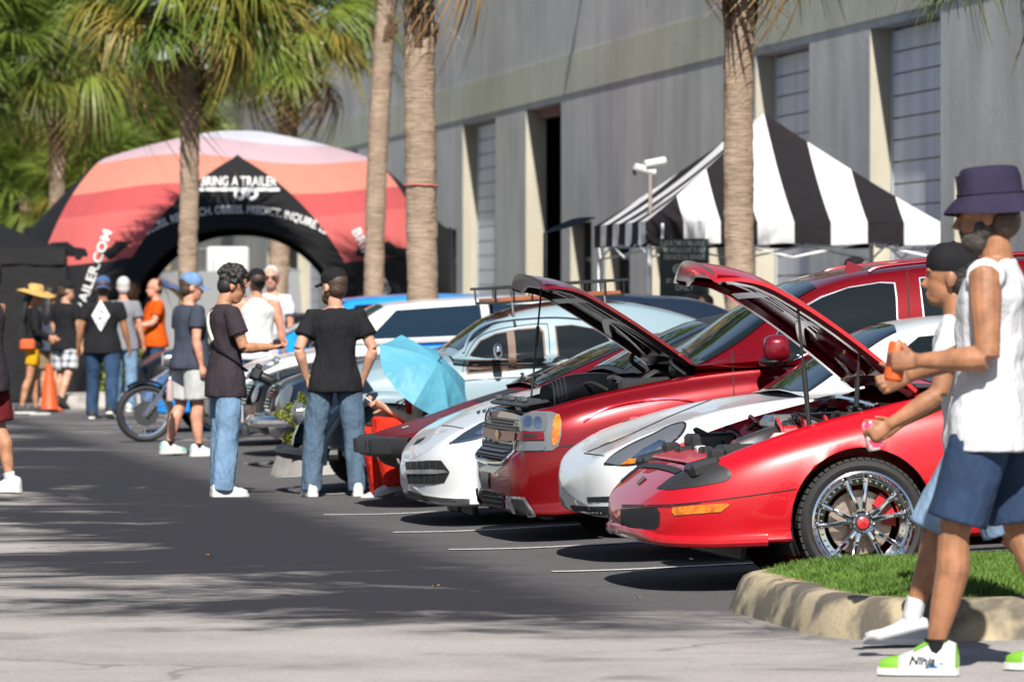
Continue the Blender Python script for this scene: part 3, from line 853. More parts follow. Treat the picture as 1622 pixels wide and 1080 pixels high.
def arch_tent():
    D = 81.0
    c = at(378, 0, D); c.z = gz(c.x, c.y)
    root = empty('arch_tent', c, R(2.5))
    RH, W0, HT = 3.75, .78, 3.98
    A = Vector
    def strip(k):
        di = A((math.cos(PI / 4 + k * PI / 2), math.sin(PI / 4 + k * PI / 2), 0)); pe = A((-di.y, di.x, 0))
        rows = []
        for i in range(41):
            ph = PI / 2 * i / 40
            rho = RH * max(math.cos(ph), 0) ** 1.1; z = HT * math.sin(ph)
            w = min(W0 + .31 * (RH - rho), rho) if rho > .01 else .001
            row = []
            for j in range(-6, 7):
                s = j / 6
                bul = .10 * (1 - s * s) * (1 if rho > 1 else rho)
                row.append(di * (rho + bul) + pe * (w * s) + A((0, 0, z + bul * .5 - .05 * abs(s))))
            rows.append(row)
        return rows
    strips = [strip(k) for k in range(4)]
    printed = tent_print()
    mbs = []
    for rows in strips:
        mb = MB().grid(rows); mbs.append(mb)
        mb.build('leg_panel', printed, root, sharp=60)
    # black gables between the legs
    gab = []
    for k in range(4):
        rows_l = strips[k]; rows_r = strips[(k + 1) % 4]
        L_ = [r[-1] for r in rows_l]; R_ = [r[0] for r in rows_r]
        n = next(i for i, (a, b) in enumerate(zip(L_, R_)) if (a - b).length < .02)
        L_ = L_[:n + 1]; R_ = R_[:n + 1]
        apex = (L_[-1] + R_[-1]) / 2; base = (L_[0] + R_[0]) / 2
        outv = A((base.x, base.y, 0)).normalized(); side = (R_[0] - L_[0]).normalized()
        half = (R_[0] - L_[0]).length / 2
        # top edge z and depth as functions of |s|
        prof = [((p - base).dot(side), p.z, (p - base).dot(outv)) for p in R_]
        prof.sort()
        def top(x):
            x = abs(x)
            for a, b in zip(prof, prof[1:]):
                if a[0] <= x <= b[0]:
                    t = (x - a[0]) / (b[0] - a[0] + 1e-9); return a[1] + (b[1] - a[1]) * t, a[2] + (b[2] - a[2]) * t
            return prof[-1][1], prof[-1][2]
        grid = []
        xa = half * .97
        def arch(x): return 2.47 * math.sqrt(max(0, 1 - (abs(x) / (half * .88)) ** 2.3)) if abs(x) < half * .88 else 0
        for j in range(-40, 41):
            x = xa * j / 40; zt, yt = top(x); zb = min(arch(x), zt - .02); col = []
            for i in range(13):
                t = i / 12; z = zb + (zt - zb) * t
                y = yt * t ** .8 + .02 * (1 - t) + .10 * math.sin(PI * t) * (1 - abs(x) / half)
                col.append(base + side * x + outv * y + A((0, 0, z - base.z)))
            grid.append(col)
        mb = MB().grid(grid); gab.append(mb)
        # inflated rim along the arch edge
        o = mb.build('gable', black_cloth, root, sharp=60)
        rim = [g[0] for g in grid]
        MB().tube(rim, .045, 8).build('air_beam', black_cloth, o)
    # printing on the gable that faces the lane (k such that it looks towards -y)
    fk = min(range(4), key=lambda k: sum((v.y for v in gab[k].v)) / len(gab[k].v))
    bv = bvh_of(gab[fk])
    def stamp(vs, fs, name, m, surf, off=.02, parent=root, d=(0, 1, 0)):
        pts, f2 = press(vs, fs, surf, lambda p: A((p[0], -8, p[1])), d, off)
        return MB().add(pts, f2).build(name, m, parent, smooth=False)
    # wordmark with a flat trailer under it
    vs, fs = text_mesh('BRING A TRAILER', .215, 1.0, bold=.004)
    wd = max(v.x for v in vs); vs = [A((v.x * 1.12 / wd - .56, v.y * .95 + 3.07, 0)) for v in vs]
    q = len(vs)
    vs2 = [A((-.70, 2.99, 0)), (A((.60, 2.99, 0))), A((.60, 3.04, 0)), A((-.66, 3.04, 0))]
    fs2 = [(0, 1, 2, 3)]
    for cx in (.02, .20):
        b = len(vs2)
        for r in (.09, .035):
            vs2 += [A((cx + r * math.cos(2 * PI * k / 14), 2.945 + r * math.sin(2 * PI * k / 14), 0)) for k in range(14)]
        fs2 += [(b + k, b + (k + 1) % 14, b + 14 + (k + 1) % 14, b + 14 + k) for k in range(14)]
    va, fa = split_long(vs + vs2, fs + [tuple(i + q for i in f) for f in fs2], .15)
    va = [A((v.x + .02, v.y, 0)) for v in va]
    stamp(va, fa, 'wordmark', white_print, bv)
    # motto along the arch
    words = 'BUY. SELL. DISCUSS. RESEARCH. OBSESS. PREDICT. INQUIRE. LEARN. DREAM.'
    vs, fs = text_mesh(words, .165, 1.0, bold=.004); wd = max(v.x for v in vs)
    hx = 1.86
    arcx = [(-hx + 2 * hx * i / 200) for i in range(201)]
    def az(x): return 2.66 * math.sqrt(max(0.001, 1 - (abs(x) / 2.52) ** 2.3))
    ln = [0]
    for a, b in zip(arcx, arcx[1:]): ln.append(ln[-1] + math.hypot(b - a, az(b) - az(a)))
    def onarc(s):
        s = s * ln[-1]
        for i in range(200):
            if ln[i + 1] >= s:
                x0, x1 = arcx[i], arcx[i + 1]; t = (s - ln[i]) / (ln[i + 1] - ln[i]); x = x0 + (x1 - x0) * t
                dx, dz = x1 - x0, az(x1) - az(x0); l = math.hypot(dx, dz)
                return x, az(x), dx / l, dz / l
        return arcx[-1], az(arcx[-1]), 1, -1
    va, fa = split_long(vs, fs, .12)
    out = []
    for v in va:
        x, z, tx, tz = onarc(min(max(v.x / wd, 0), .9999)); out.append(A((x - tz * v.y, z + tx * v.y, 0)))
    stamp(out, fa, 'motto', white_print, bv)
    # address and car silhouettes on the two front legs
    for sgn in (-1, 1):
        lk = min(range(4), key=lambda k: sum(v.y + (-sgn) * v.x for v in mbs[k].v))
        bl = bvh_of(mbs[lk])
        vs, fs = text_mesh('BRINGATRAILER.COM', .22, 1.0, bold=.004); wd = max(v.x for v in vs)
        if sgn < 0: p0, p1 = A((-2.62, .35, 0)), A((-1.92, 2.42, 0))
        else: p0, p1 = A((1.75, 2.45, 0)), A((2.72, .45, 0))
        dr = (p1 - p0).normalized(); nr = A((-dr.y, dr.x, 0)); sc = (p1 - p0).length / wd
        va, fa = split_long(vs, fs, .2)
        stamp([p0 + dr * (v.x * sc) + nr * (v.y * .9 - .08) for v in va], fa, 'web_address', white_print, bl, .02)
        car = [(-.5, .02), (-.5, .16), (-.42, .2), (-.30, .22), (-.2, .36), (.12, .37), (.26, .24), (.47, .2), (.52, .1), (.52, .02), (.42, .02), (.4, -.06), (.3, -.06), (.27, .02), (-.22, .02), (-.25, -.06), (-.36, -.06), (-.38, .02)]
        for cx in ((-2.62, -1.62) if sgn < 0 else (2.15, 2.75)):
            out = delaunay_2d_cdt([A((cx + x * .8, 2.03 + z * .62)) for x, z in car], [], [list(range(len(car)))], 1, 1e-5)
            stamp([A((v[0], v[1], 0)) for v in out[0]], [tuple(f) for f in out[2]], 'car_silhouette', black_cloth, bl, .015)
    tag(root, 'large inflatable arch tent with black gables and coral pink printed legs', 'tent')
arch_tent()

# ================================================================== STRIPED CANOPY
def striped():
    m = bpy.data.materials.new('black and white striped canvas'); m.use_nodes = True
    nt = m.node_tree; L = nt.links.new; b = nt.nodes['Principled BSDF']
    at_ = N(nt, 'ShaderNodeAttribute'); at_.attribute_name = 'stripe'
    mu = N(nt, 'ShaderNodeMath', operation='MULTIPLY'); mu.inputs[1].default_value = 4.0; L(at_.outputs['Fac'], mu.inputs[0])
    fr = N(nt, 'ShaderNodeMath', operation='FRACT'); L(mu.outputs[0], fr.inputs[0])
    gt = N(nt, 'ShaderNodeMath', operation='GREATER_THAN'); gt.inputs[1].default_value = .5; L(fr.outputs[0], gt.inputs[0])
    mx = N(nt, 'ShaderNodeMix', data_type='RGBA'); mx.inputs[6].default_value = (.66, .66, .67, 1); mx.inputs[7].default_value = (.018, .015, .018, 1); L(gt.outputs[0], mx.inputs[0])
    L(mx.outputs[2], b.inputs['Base Color']); b.inputs['Roughness'].default_value = .7; b.inputs['Specular IOR Level'].default_value = .2
    t = N(nt, 'ShaderNodeBsdfTranslucent'); L(mx.outputs[2], t.inputs['Color'])
    ms = N(nt, 'ShaderNodeMixShader'); ms.inputs[0].default_value = .34; L(b.outputs[0], ms.inputs[1]); L(t.outputs[0], ms.inputs[2])
    L(ms.outputs[0], nt.nodes['Material Output'].inputs[0])
    tc = N(nt, 'ShaderNodeTexCoord')
    n = N(nt, 'ShaderNodeTexNoise'); n.inputs['Scale'].default_value = 3.5; L(tc.outputs['Object'], n.inputs['Vector'])
    bp = N(nt, 'ShaderNodeBump'); bp.inputs['Strength'].default_value = .5; bp.inputs['Distance'].default_value = .06; L(n.outputs['Fac'], bp.inputs['Height']); L(bp.outputs[0], b.inputs['Normal'])
    return m
white_pole = mat('white powder coated pole', (.72, .72, .72), .4)
def canopy_roof(root, a, ze, zp, val, mtl, name='roof_panel'):
    for k in range(4):
        rot = Matrix.Rotation(k * PI / 2, 4, 'Z')
        rows, st_ = [], []
        for i in range(15):
            t = i / 14; row = []
            for j in range(29):
                s = -1 + 2 * j / 28
                hx = a * (1 - t)
                sag = -.045 * math.sin(PI * t) * (1 - s * s) - .015 * math.sin(PI * t)
                row.append(rot @ Vector((hx * s, -a * (1 - t), ze + (zp - ze) * t ** 1.03 + sag))); st_.append((hx * s / a + 1) / 2)
            rows.append(row)
        # valance
        vrow = []
        for i in range(4):
            t = i / 3; row = []
            for j in range(29):
                s = -1 + 2 * j / 28
                row.append(rot @ Vector((a * s, -a - .012 - .012 * math.sin(j * 1.9) * t, ze - val * t - .012 * math.sin(j * .8) * t))); 
            vrow.append(row)
        mb = MB().grid(rows); n0 = len(mb.v); mb.grid(vrow[::-1])
        st_ += [(-1 + 2 * j / 28 + 1) / 2 for i in range(4) for j in range(29)]
        me = mb.mesh(name, mtl, sharp=50)
        at_ = me.attributes.new('stripe', 'FLOAT', 'POINT'); at_.data.foreach_set('value', [x + .125 for x in st_])
        link(name, me, root)
def canopy(px, D, a, ze, zp, val, mtl, label, rot=None, pole=white_pole, rel=True):
    c = at(px, 0, D); g = gz(c.x, c.y)
    root = empty('pop_up_canopy', (c.x, c.y, g), TH if rot is None else rot)
    canopy_roof(root, a, ze - g, zp - g, val, mtl)
    for sx in (-1, 1):
        for sy in (-1, 1):
            MB().box((sx * (a - .04), sy * (a - .04), (ze - g) / 2), (.045, .045, ze - g), bev=.006).build('leg', pole, root)
    for k in range(4):
        rot_ = Matrix.Rotation(k * PI / 2, 4, 'Z')
        for q in range(2):
            x0 = -(a - .05) + q * (a - .05); x1 = x0 + a - .05
            z0, z1 = ze - g - .38, ze - g - .06
            MB().tube([rot_ @ Vector((x0, -(a - .05), z0)), rot_ @ Vector((x1, -(a - .05), z1))], .012, 5).build('truss_bar', pole, root)
            MB().tube([rot_ @ Vector((x0, -(a - .05), z1)), rot_ @ Vector((x1, -(a - .05), z0))], .012, 5).build('truss_bar', pole, root)
    MB().tube([(0, 0, zp - g - .55), (0, 0, zp - g - .03)], .02, 6).build('centre_pole', pole, root)
    tag(root, label, 'canopy')
    return root
cn = canopy(1210, 58.2, 1.60, zat(352, 57), zat(180, 58.3), .24, striped(), 'black and white striped pop-up canopy before the warehouse wall')
# black sun awning strapped to its left side
def awning():
    p0 = at(942, 344, 57.5); p1 = at(865, 369, 58.5); p2 = at(862, 369, 62); p3 = at(944, 346, 60.8)
    root = empty('black_awning', (p0.x, p0.y, p0.z))
    rows = []
    for i in range(7):
        t = i / 6; row = []
        for j in range(7):
            s = j / 6
            q = (p0 * (1 - t) + p1 * t) * (1 - s) + (p3 * (1 - t) + p2 * t) * s
            row.append(q - p0 + Vector((0, 0, -.08 * math.sin(PI * t) * math.sin(PI * s) + .06 * math.sin(PI * t))))
        rows.append(row)
    MB().grid(rows).build('awning_sheet', black_cloth, root)
    MB().tube([p1 - p0, Vector(((p1 - p0).x, (p1 - p0).y, -p0.z + .35))], .014, 6).build('pole', black, root)
    MB().tube([p2 - p0, Vector(((p2 - p0).x, (p2 - p0).y, -p0.z + .35))], .014, 6).build('pole', black, root)
    tag(root, 'small black fabric awning reaching left from the striped canopy', 'awning')
awning()
# black canopy with side wall at the far left
def black_tent():
    c = at(-55, 0, 79); g = gz(c.x, c.y)
    root = empty('pop_up_canopy', (c.x, c.y, 0), R(4))
    canopy_roof(root, 1.5, zat(395, 77.5), zat(330, 79), .22, black_cloth)
    rows = []
    for i in range(9):
        z = zat(395, 77.5) * (1 - i / 8) * 1.0 + .03
        rows.append([Vector((1.5 + .1 * i / 8 * 1.6, -1.5 + 3 * j / 12, z)) for j in range(13)])
    MB().grid(rows).build('side_wall', black_cloth, root)
    rows = []
    for i in range(9):
        z = zat(395, 77.5) * (1 - i / 8) + .03
        rows.append([Vector((-1.5 + 3 * j / 16 + .1 * i / 8 * 1.6 * j / 16, -1.48 + .05 * math.sin(j * 1.3) * i / 8, z)) for j in range(17)])
    MB().grid(rows).build('side_wall', black_cloth, root)
    for sx in (-1, 1):
        for sy in (-1, 1): MB().box((sx * 1.44, sy * 1.44, 1.0), (.045, .045, 2.0)).build('leg', black, root)
    tag(root, 'black canopy with side wall at the left edge', 'canopy')
black_tent()

# ================================================================== things around the canopy
board_green = mat('dark green sign board', (.012, .026, .022), .5)
def sign_board():
    D = 56.3
    p = at(1084, 442, D); g = gz(p.x, p.y)
    root = empty('sign_board', (p.x, p.y, p.z), R(2))
    k = D / F; w = 78 * k; h = 128 * k
    MB().box((0, 0, 0), (w, .02, h), bev=.004).build('board', board_green, root)
    for s in (-1, 1): MB().box((s * (w / 2 - .03), .03, -.5), (.03, .03, p.z - g + .7)).build('post', white_pole, root)
    lines = [('OUR TIME IS VALUABLE', 57, 8, 62), ('WE WOULD LOVE TO HELP', 46, 8, 66), ('OUR RATE IS $ 100/HOUR', 35, 8, 66), ('BY APPOINTMENT', -2, 7, 58), ('ONLY', -14, 9, 30)]
    for tx, y, hh, ww in lines:
        vs, fs = text_mesh(tx, 1.0, bold=.012); wd = max(v.x for v in vs); ht = max(v.y for v in vs)
        MB().add([((v.x / wd - .5) * ww * k, -.014, (y - 4) * k + v.y / ht * hh * k) for v in vs], fs).build('lettering', white_print, root, smooth=False)
    mb = MB()
    for cx, r in ((-9, 9.5), (8, 9.5)):
        n = 20; vs = []
        for rr in (r, r * .72): vs += [((cx + rr * math.cos(2 * PI * i / n)) * k, -.014, (16 + rr * .8 * math.sin(2 * PI * i / n)) * k) for i in range(n)]
        mb.add(vs, [(i, (i + 1) % n, n + (i + 1) % n, n + i) for i in range(n)])
        mb.add([((cx + x) * k, -.0145, (16 + z) * k) for x, z in ((-4, -3), (4, -1), (4, 1.5), (-4, 3))], [(0, 1, 2, 3)])
    mb.build('emblem', white_print, root, smooth=False)
    tag(root, 'dark green board with white lettering under the striped canopy', 'sign')
sign_board()
def security_camera():
    p = at(1030, 262, 57.0); g = gz(p.x, p.y)
    root = empty('camera_pole', (p.x, p.y, g))
    z = p.z - g
    MB().tube([(0, 0, 0), (0, 0, z)], .02, 8).build('pole', mat('grey pole', (.25, .2, .17), .6), root)
    o = MB()
    for dx, dz, an in ((-.05, -.05, .25), (.06, .03, -.2)):
        rm = Matrix.Rotation(an, 3, 'Y')
        o.tube([Vector((dx, 0, dz + z)) + rm @ Vector((-.12, -.05, 0)), Vector((dx, 0, dz + z)) + rm @ Vector((.1, .03, 0))], .045, 10)
        o.tube([Vector((dx, 0, dz + z)), Vector((0, 0, z - .06))], .015, 6)
    o.build('camera_body', white_plastic, root)
    o = MB(); o.tube([(-.175, -.05, z - .078), (-.165, -.045, z - .075)], .035, 10); o.build('lens', black, root)
    tag(root, 'white twin floodlight camera on a pole left of the striped canopy', 'camera')
security_camera()
def speaker():
    p = at(1098, 494, 56.2); g = gz(p.x, p.y)
    root = empty('loudspeaker', (p.x, p.y, g), R(-8)); k = 56.2 / F; z = p.z - g
    MB().box((0, 0, z), (42 * k, .26, 60 * k), bev=.03).build('cabinet', black, root)
    MB().box((0, -.135, z), (36 * k, .02, 54 * k), bev=.008).build('grille', mat('speaker mesh', (.03, .03, .032), .7), root)
    MB().tube([(0, 0, .02), (0, 0, z - 30 * k)], .018, 8).build('pole', black, root)
    for q in range(3):
        a = q * 2.1 + .4
        MB().tube([(0, 0, z * .55), (.42 * math.cos(a), .42 * math.sin(a), .02)], .012, 6).build('leg', black, root)
    tag(root, 'black loudspeaker on a stand between the canopy sign and the red hood', 'loudspeaker')
speaker()

# ================================================================== CARS
class Car:
    """local frame: x from the nose towards the tail, y away from the lane camera side (near side is -y), z up from the ground"""
    def __init__(s, name, uc, nosepx, L, label, cat='car', group='cars on show in the parking row', rot=None, lift=0.0):
        s.name = name; s.L = L
        k = (nosepx - CX) / F; v = (k * ct * uc + st * uc) / (ct - k * st)
        f = lambda x: Vector((-st * uc + ct * (v + x), ct * uc + st * (v + x), 0))
        a, b = f(.9), f(L - .9)
        z1, z2 = gz(a.x, a.y), gz(b.x, b.y); p = math.atan((z2 - z1) / (L - 1.8))
        ex = Vector((ct * math.cos(p), st * math.cos(p), math.sin(p))); ey = Vector((-st, ct, 0)); ez = ex.cross(ey)
        o = f(0); o.z = z1 - .9 * math.tan(p) + lift
        s.M = Matrix((( ex.x, ey.x, ez.x, o.x), (ex.y, ey.y, ez.y, o.y), (ex.z, ey.z, ez.z, o.z), (0, 0, 0, 1)))
        if rot: s.M = s.M @ Matrix.Rotation(rot, 4, 'Z')
        s.Mi = s.M.inverted()
        s.root = empty(name, mat=s.M)
        tag(s.root, label, cat, group)
        s.cam = s.Mi @ Vector((0, 0, H))
        s.surf = []; s.bvh = None
    def ray(s, px, py): return (s.Mi.to_3x3() @ Vector(((px - CX) / F, 1, -(py - YH) / F))).normalized()
    def P(s, px, py, y):
        d = s.ray(px, py); t = (y - s.cam.y) / d.y; q = s.cam + d * t
        return Vector((q.x, y, q.z))
    def hit(s, px, py, off=0.0):
        h = s.bvh.ray_cast(s.cam, s.ray(px, py))
        return None if h[0] is None else h[0] + (h[1] if h[1].dot(s.ray(px, py)) < 0 else -h[1]) * off
    def loft(s, stations, n=4, dx=.04):
        """half sections -> rows of the full closed-bottom section (near side to far side)"""
        fine = []
        tot = len(stations)
        for i in range(tot - 1):
            seg = max(2, int((stations[i + 1][0] - stations[i][0]) / dx))
            p = [stations[max(i - 1, 0)], stations[i], stations[i + 1], stations[min(i + 2, tot - 1)]]
            for k in range(seg):
                t = k / seg; h = []
                for q in range(len(p[1])):
                    a, b, c, d = (z[q] for z in p)
                    # tangents limited so that uneven spacing does not overshoot
                    x0, x1, x2, x3 = (z[0] for z in p)
                    m1 = (c - a) / (x2 - x0) * (x2 - x1) if x2 > x0 else c - b
                    m2 = (d - b) / (x3 - x1) * (x2 - x1) if x3 > x1 else c - b
                    if q == 0: m1 = m2 = c - b
                    lim = 2.2 * abs(c - b)
                    m1 = max(-lim, min(lim, m1)); m2 = max(-lim, min(lim, m2))
                    t2, t3 = t * t, t * t * t
                    h.append((2 * t3 - 3 * t2 + 1) * b + (t3 - 2 * t2 + t) * m1 + (-2 * t3 + 3 * t2) * c + (t3 - t2) * m2)
                fine.append(h)
        fine.append(list(stations[-1]))
        return fine
    def body(s, stations, mtl, wheels=(), arch=.35, hood=None, tuck=.93, name='body', n=4, dome=.045, ns=.085):
        rows = []
        stations = [(q[0] + ns * (1 - q[0] / .7) if q[0] < .7 else q[0],) + tuple(q[1:]) for q in stations]
        for x, w, zb, zm, zs, ys, zc in s.loft(stations):
            key = [(0.0, zb), (w * .55, zb), (w * tuck, zb + .012), (w * .985, zb + .28 * (zm - zb)), (w, zm), (w - .22 * (w - ys), zm + .62 * (zs - zm)), (w - .62 * (w - ys), zs - .10 * (zs - zm)), (ys, zs), (ys * .55, zs + .72 * (zc - zs)), (0.0, zc)]
            half = cr(key, n)
            row = [Vector((x, -y, z)) for y, z in half]
            row += [Vector((x, y, z)) for y, z in half[-2:0:-1]]
            rows.append(row)
        nc = len(rows[0]); ih = 7 * n
        mb = MB()
        vs = [p for r in rows for p in r]
        fs = []
        arr = []
        for xw, zw, ra in wheels: arr.append((xw, zw, ra))
        inside = [any((p.x - xw) ** 2 + (p.z - zw) ** 2 < ra * ra for xw, zw, ra in arr) and abs(p.y) > .45 for p in vs]
        for i in range(len(rows) - 1):
            for j in range(nc):
                a, b, c, d = i * nc + j, i * nc + (j + 1) % nc, (i + 1) * nc + (j + 1) % nc, (i + 1) * nc + j
                if inside[a] and inside[b] and inside[c] and inside[d]: continue
                if hood and hood[0] <= rows[i][0].x and rows[i + 1][0].x <= hood[1] and ih <= j < nc - ih: continue
                fs.append((a, b, c, d))
        for i, p in enumerate(vs):
            if inside[i]:
                for xw, zw, ra in arr:
                    d = math.hypot(p.x - xw, p.z - zw)
                    if d < ra and d > 1e-4:
                        vs[i] = Vector((xw + (p.x - xw) * ra / d, p.y, zw + (p.z - zw) * ra / d))
        mb.add(vs, fs)
        # domed nose and tail instead of flat caps
        for row, sg in ((rows[0], -1), (rows[-1], 1)):
            cy = Vector((row[0].x, 0, (min(p.z for p in row) + max(p.z for p in row)) / 2)); rr = [row]
            for k in range(1, 7):
                a = PI / 2 * k / 6; f = max(math.cos(a), .01)
                rr.append([Vector((cy.x + sg * dome * (1 - f * f), p.y * f, cy.z + (p.z - cy.z) * f)) for p in row])
            mb.grid(rr, True, flip=sg < 0)
        s.surf.append(mb); s.rows = rows; s.ih = ih
        o = mb.build(name, mtl, s.root, sharp=38)
        for xw, zw, ra in arr:
            for sg in (-1, 1):
                w = MB()
                ww = max(q[1] for q in stations if abs(q[0] - xw) < .6)
                rr = [[Vector((xw + (ra + e) * math.cos(a), sg * y, zw + (ra + e) * math.sin(a))) for a in [R(-25 + 230 * k / 28) for k in range(29)]] for y, e in ((ww - .008, .002), (ww - .03, -.006), (ww - .06, .02), (.42, .02))]
                w.grid(rr, flip=sg < 0)
                w.add([Vector((xw + (ra + .02) * math.cos(R(360 * k / 28)), sg * .43, zw + (ra + .02) * math.sin(R(360 * k / 28)))) for k in range(28)], [tuple(range(28))])
                w.build('wheel_well', darkvoid, s.root)
        return o
    def cabin(s, stations, mtl, name='cabin', n=4):
        """stations: x, wb, zb, wt, zt  (half width and height at the belt and at the roof)"""
        rows = []
        for x, wb, zb, wt, zt in s.loft(stations, dx=.05):
            h = zt - zb
            key = [(wb * .6, zb - .12), (wb, zb), (wb * .62 + wt * .38, zb + h * .42), (wt + .02, zb + h * .84), (wt * .90, zb + h * .97), (wt * .5, zt + .012), (0, zt + .02)]
            half = cr(key, n)
            rows.append([Vector((x, -y, z)) for y, z in half] + [Vector((x, y, z)) for y, z in half[-2::-1]])
        mb = MB().grid(rows, flip=False)
        s.surf.append(mb)
        return mb.build(name, mtl, s.root, sharp=40)
    def seal(s): s.bvh = bvh_of(*s.surf)
    def _fill(s, poly, step):
        P2 = [Vector(p) for p in poly]
        pts = []
        m = len(P2)
        for i in range(m):
            a, b = P2[i], P2[(i + 1) % m]; k = max(1, int((b - a).length / step))
            pts += [a.lerp(b, q / k) for q in range(k)]
        nb = len(pts)
        x0, x1 = min(p.x for p in pts), max(p.x for p in pts); y0, y1 = min(p.y for p in pts), max(p.y for p in pts)
        ins = []
        y = y0 + step * .5
        while y < y1:
            x = x0 + step * .5
            while x < x1:
                c = False; j = nb - 1
                for i in range(nb):
                    if (pts[i].y > y) != (pts[j].y > y) and x < (pts[j].x - pts[i].x) * (y - pts[i].y) / (pts[j].y - pts[i].y) + pts[i].x: c = not c
                    j = i
                if c: ins.append(Vector((x, y)))
                x += step
            y += step
        out = delaunay_2d_cdt(pts + ins, [], [list(range(nb))], 1, 1e-6)
        return out[0], [tuple(f) for f in out[2]]
    def patch(s, name, poly, mtl, off=.004, step=6.0, smooth=False, parent=None, mirror=False, mode='px', label=None):
        """a panel that lies on the bodywork: outline as seen (px), from the side (xz), from above (xy) or from the front (yz)"""
        if smooth:
            q = [tuple(p) for p in poly]; q = q + q[:3]
            poly = cr(q, 5)[5:-6] if False else [p for p in cr([q[-4]] + q[:len(poly)] + [q[0], q[1]], 5)[5:-6]]
        if mode != 'px' and step > 1: step = .04
        v2, f = s._fill(poly, step)
        pts, ok = [], []
        for p in v2:
            if mode == 'px': org, d = s.cam, s.ray(p[0], p[1])
            elif mode == 'xz': org, d = Vector((p[0], -3, p[1])), Vector((0, 1, 0))
            elif mode == 'xy': org, d = Vector((p[0], p[1], 4)), Vector((0, 0, -1))
            else: org, d = Vector((-2, p[0], p[1])), Vector((1, 0, 0))
            h = s.bvh.ray_cast(org, d)
            if h[0] is None: pts.append(Vector()); ok.append(False)
            else:
                nn = h[1] if h[1].dot(d) < 0 else -h[1]
                pts.append(h[0] + nn * off); ok.append(True)
        fs = [t for t in f if all(ok[i] for i in t)]
        if not fs: return None
        mb = MB().add(pts, fs)
        if mirror:
            mb2 = MB().add([Vector((p.x, -p.y, p.z)) for p in pts], fs)
            mb2.build(name, mtl, parent or s.root, sharp=0, fix=True)
        o = mb.build(name, mtl, parent or s.root, sharp=0, fix=True)
        if label: o['label'] = label
        return o
    def seam(s, name, line, mtl=darkvoid, w=1.6, mode='px', off=.003):
        """panel gap or moulding: a thin strip along a line"""
        pts = cr([tuple(p) for p in line], 6); l, r = [], []
        for i, p in enumerate(pts):
            a, b = pts[max(i - 1, 0)], pts[min(i + 1, len(pts) - 1)]
            d = math.hypot(b[0] - a[0], b[1] - a[1]) or 1
            nx, ny = -(b[1] - a[1]) / d * w / 2, (b[0] - a[0]) / d * w / 2
            l.append((p[0] + nx, p[1] + ny)); r.append((p[0] - nx, p[1] - ny))
        return s.patch(name, l + r[::-1], mtl, off, step=8 if mode == 'px' else .05, mode=mode)
    def glass_strip(s, name, rows, mtl=None):
        return MB().grid([[Vector(p) for p in r] for r in rows]).build(name, mtl or glass, s.root)
    def wheel(s, x, y, z, r, width=.23, style=None, rim_r=.72, steer=0.0, spokes=5, rmat=None, name='wheel'):
        rmat = rmat or alu
        e = empty(name, parent=s.root)
        sg = -1 if y < 0 else 1
        e.matrix_local = Matrix.Translation((x, y, z)) @ Matrix.Rotation(steer, 4, 'Z') @ (Matrix.Identity(4) if sg < 0 else Matrix.Rotation(PI, 4, 'Z'))
        h = width; q = r * rim_r
        prof = [(q, .012), (q + .012, -.004), (r * .9, -.012), (r * .965, .006), (r * .99, .03), (r, .05)]
        full = prof + [(r, h * .5), (r, h - .05), (r * .985, h - .02), (r * .95, h), (q, h)]
        t = MB().lathe(full, 56, axis='y')
        t.build('tyre', rubber, e, sharp=50)
        tr = MB()
        for k in range(56):   # tread blocks cut by cross grooves at the shoulder
            a = 2 * PI * k / 56
            m_ = Matrix.Rotation(-a, 3, 'Y')
            tr.box(m_ @ Vector((r * 1.0, .035, 0)), (.012, .05, r * .085), m_)
            tr.box(m_ @ Vector((r * 1.0, h * .5, 0)), (.010, h * .42, r * .095), m_)
        tr.build('tread', rubber, e)
        if style == 'mesh':
            rim = MB().lathe([(q + .004, .010), (q + .004, -.006), (q - .006, -.010), (q - .012, .0), (q - .03, .03), (q - .034, .05), (q - .036, h)], 64, axis='y')
            rim.build('rim', chrome, e, sharp=50)
            face = MB().lathe([(q - .030, .034), (q - .034, .026), (q - .060, .030), (q - .064, .045)], 64, axis='y'); face.build('rim_flange', chrome, e)
            bo = MB()
            for k in range(40):
                a = 2 * PI * (k + .5) / 40
                bo.lathe([(.0062, .03), (.0058, .017), (.001, .014)], 6, c=((q - .047) * math.cos(a), 0, (q - .047) * math.sin(a)), axis='y')
            o = bo.build('rim_bolts', chrome, e); o['kind'] = 'stuff'
            for k in range(5):
                for off in (-13.5, 13.5):
                    a = R(90 + 6 + 72 * k + off); a0 = R(96 + 72 * k + off * .75)
                    d = Vector((math.cos(a), 0, math.sin(a))); d0 = Vector((math.cos(a0), 0, math.sin(a0)))
                    sp = MB(); n_ = Vector((-d.z, 0, d.x))
                    pts = [(d0 * .052, .020, .015), (d0 * .075 + d * .02, .012, .0125), (d * (q * .62), .020, .0105), (d * (q - .055), .024, .0125), (d * (q - .03), .026, .018)]
                    rows = []
                    for p, yy, w in pts:
                        rows.append([p + n_ * w + Vector((0, yy + .030, 0)), p + n_ * w + Vector((0, yy + .006, 0)), p + n_ * w * .5 + Vector((0, yy, 0)), p - n_ * w * .5 + Vector((0, yy, 0)), p - n_ * w + Vector((0, yy + .006, 0)), p - n_ * w + Vector((0, yy + .030, 0))])
                    sp.grid(rows, True); sp.build('spoke', chrome, e, sharp=40, fix=True)
            hub = MB().lathe([(.001, .012), (.038, .012), (.048, .02), (.054, .045)], 30, axis='y'); hub.build('hub', chrome, e)
            cap = MB().lathe([(.001, .004), (.022, .005), (.029, .009), (.030, .014)], 24, axis='y')
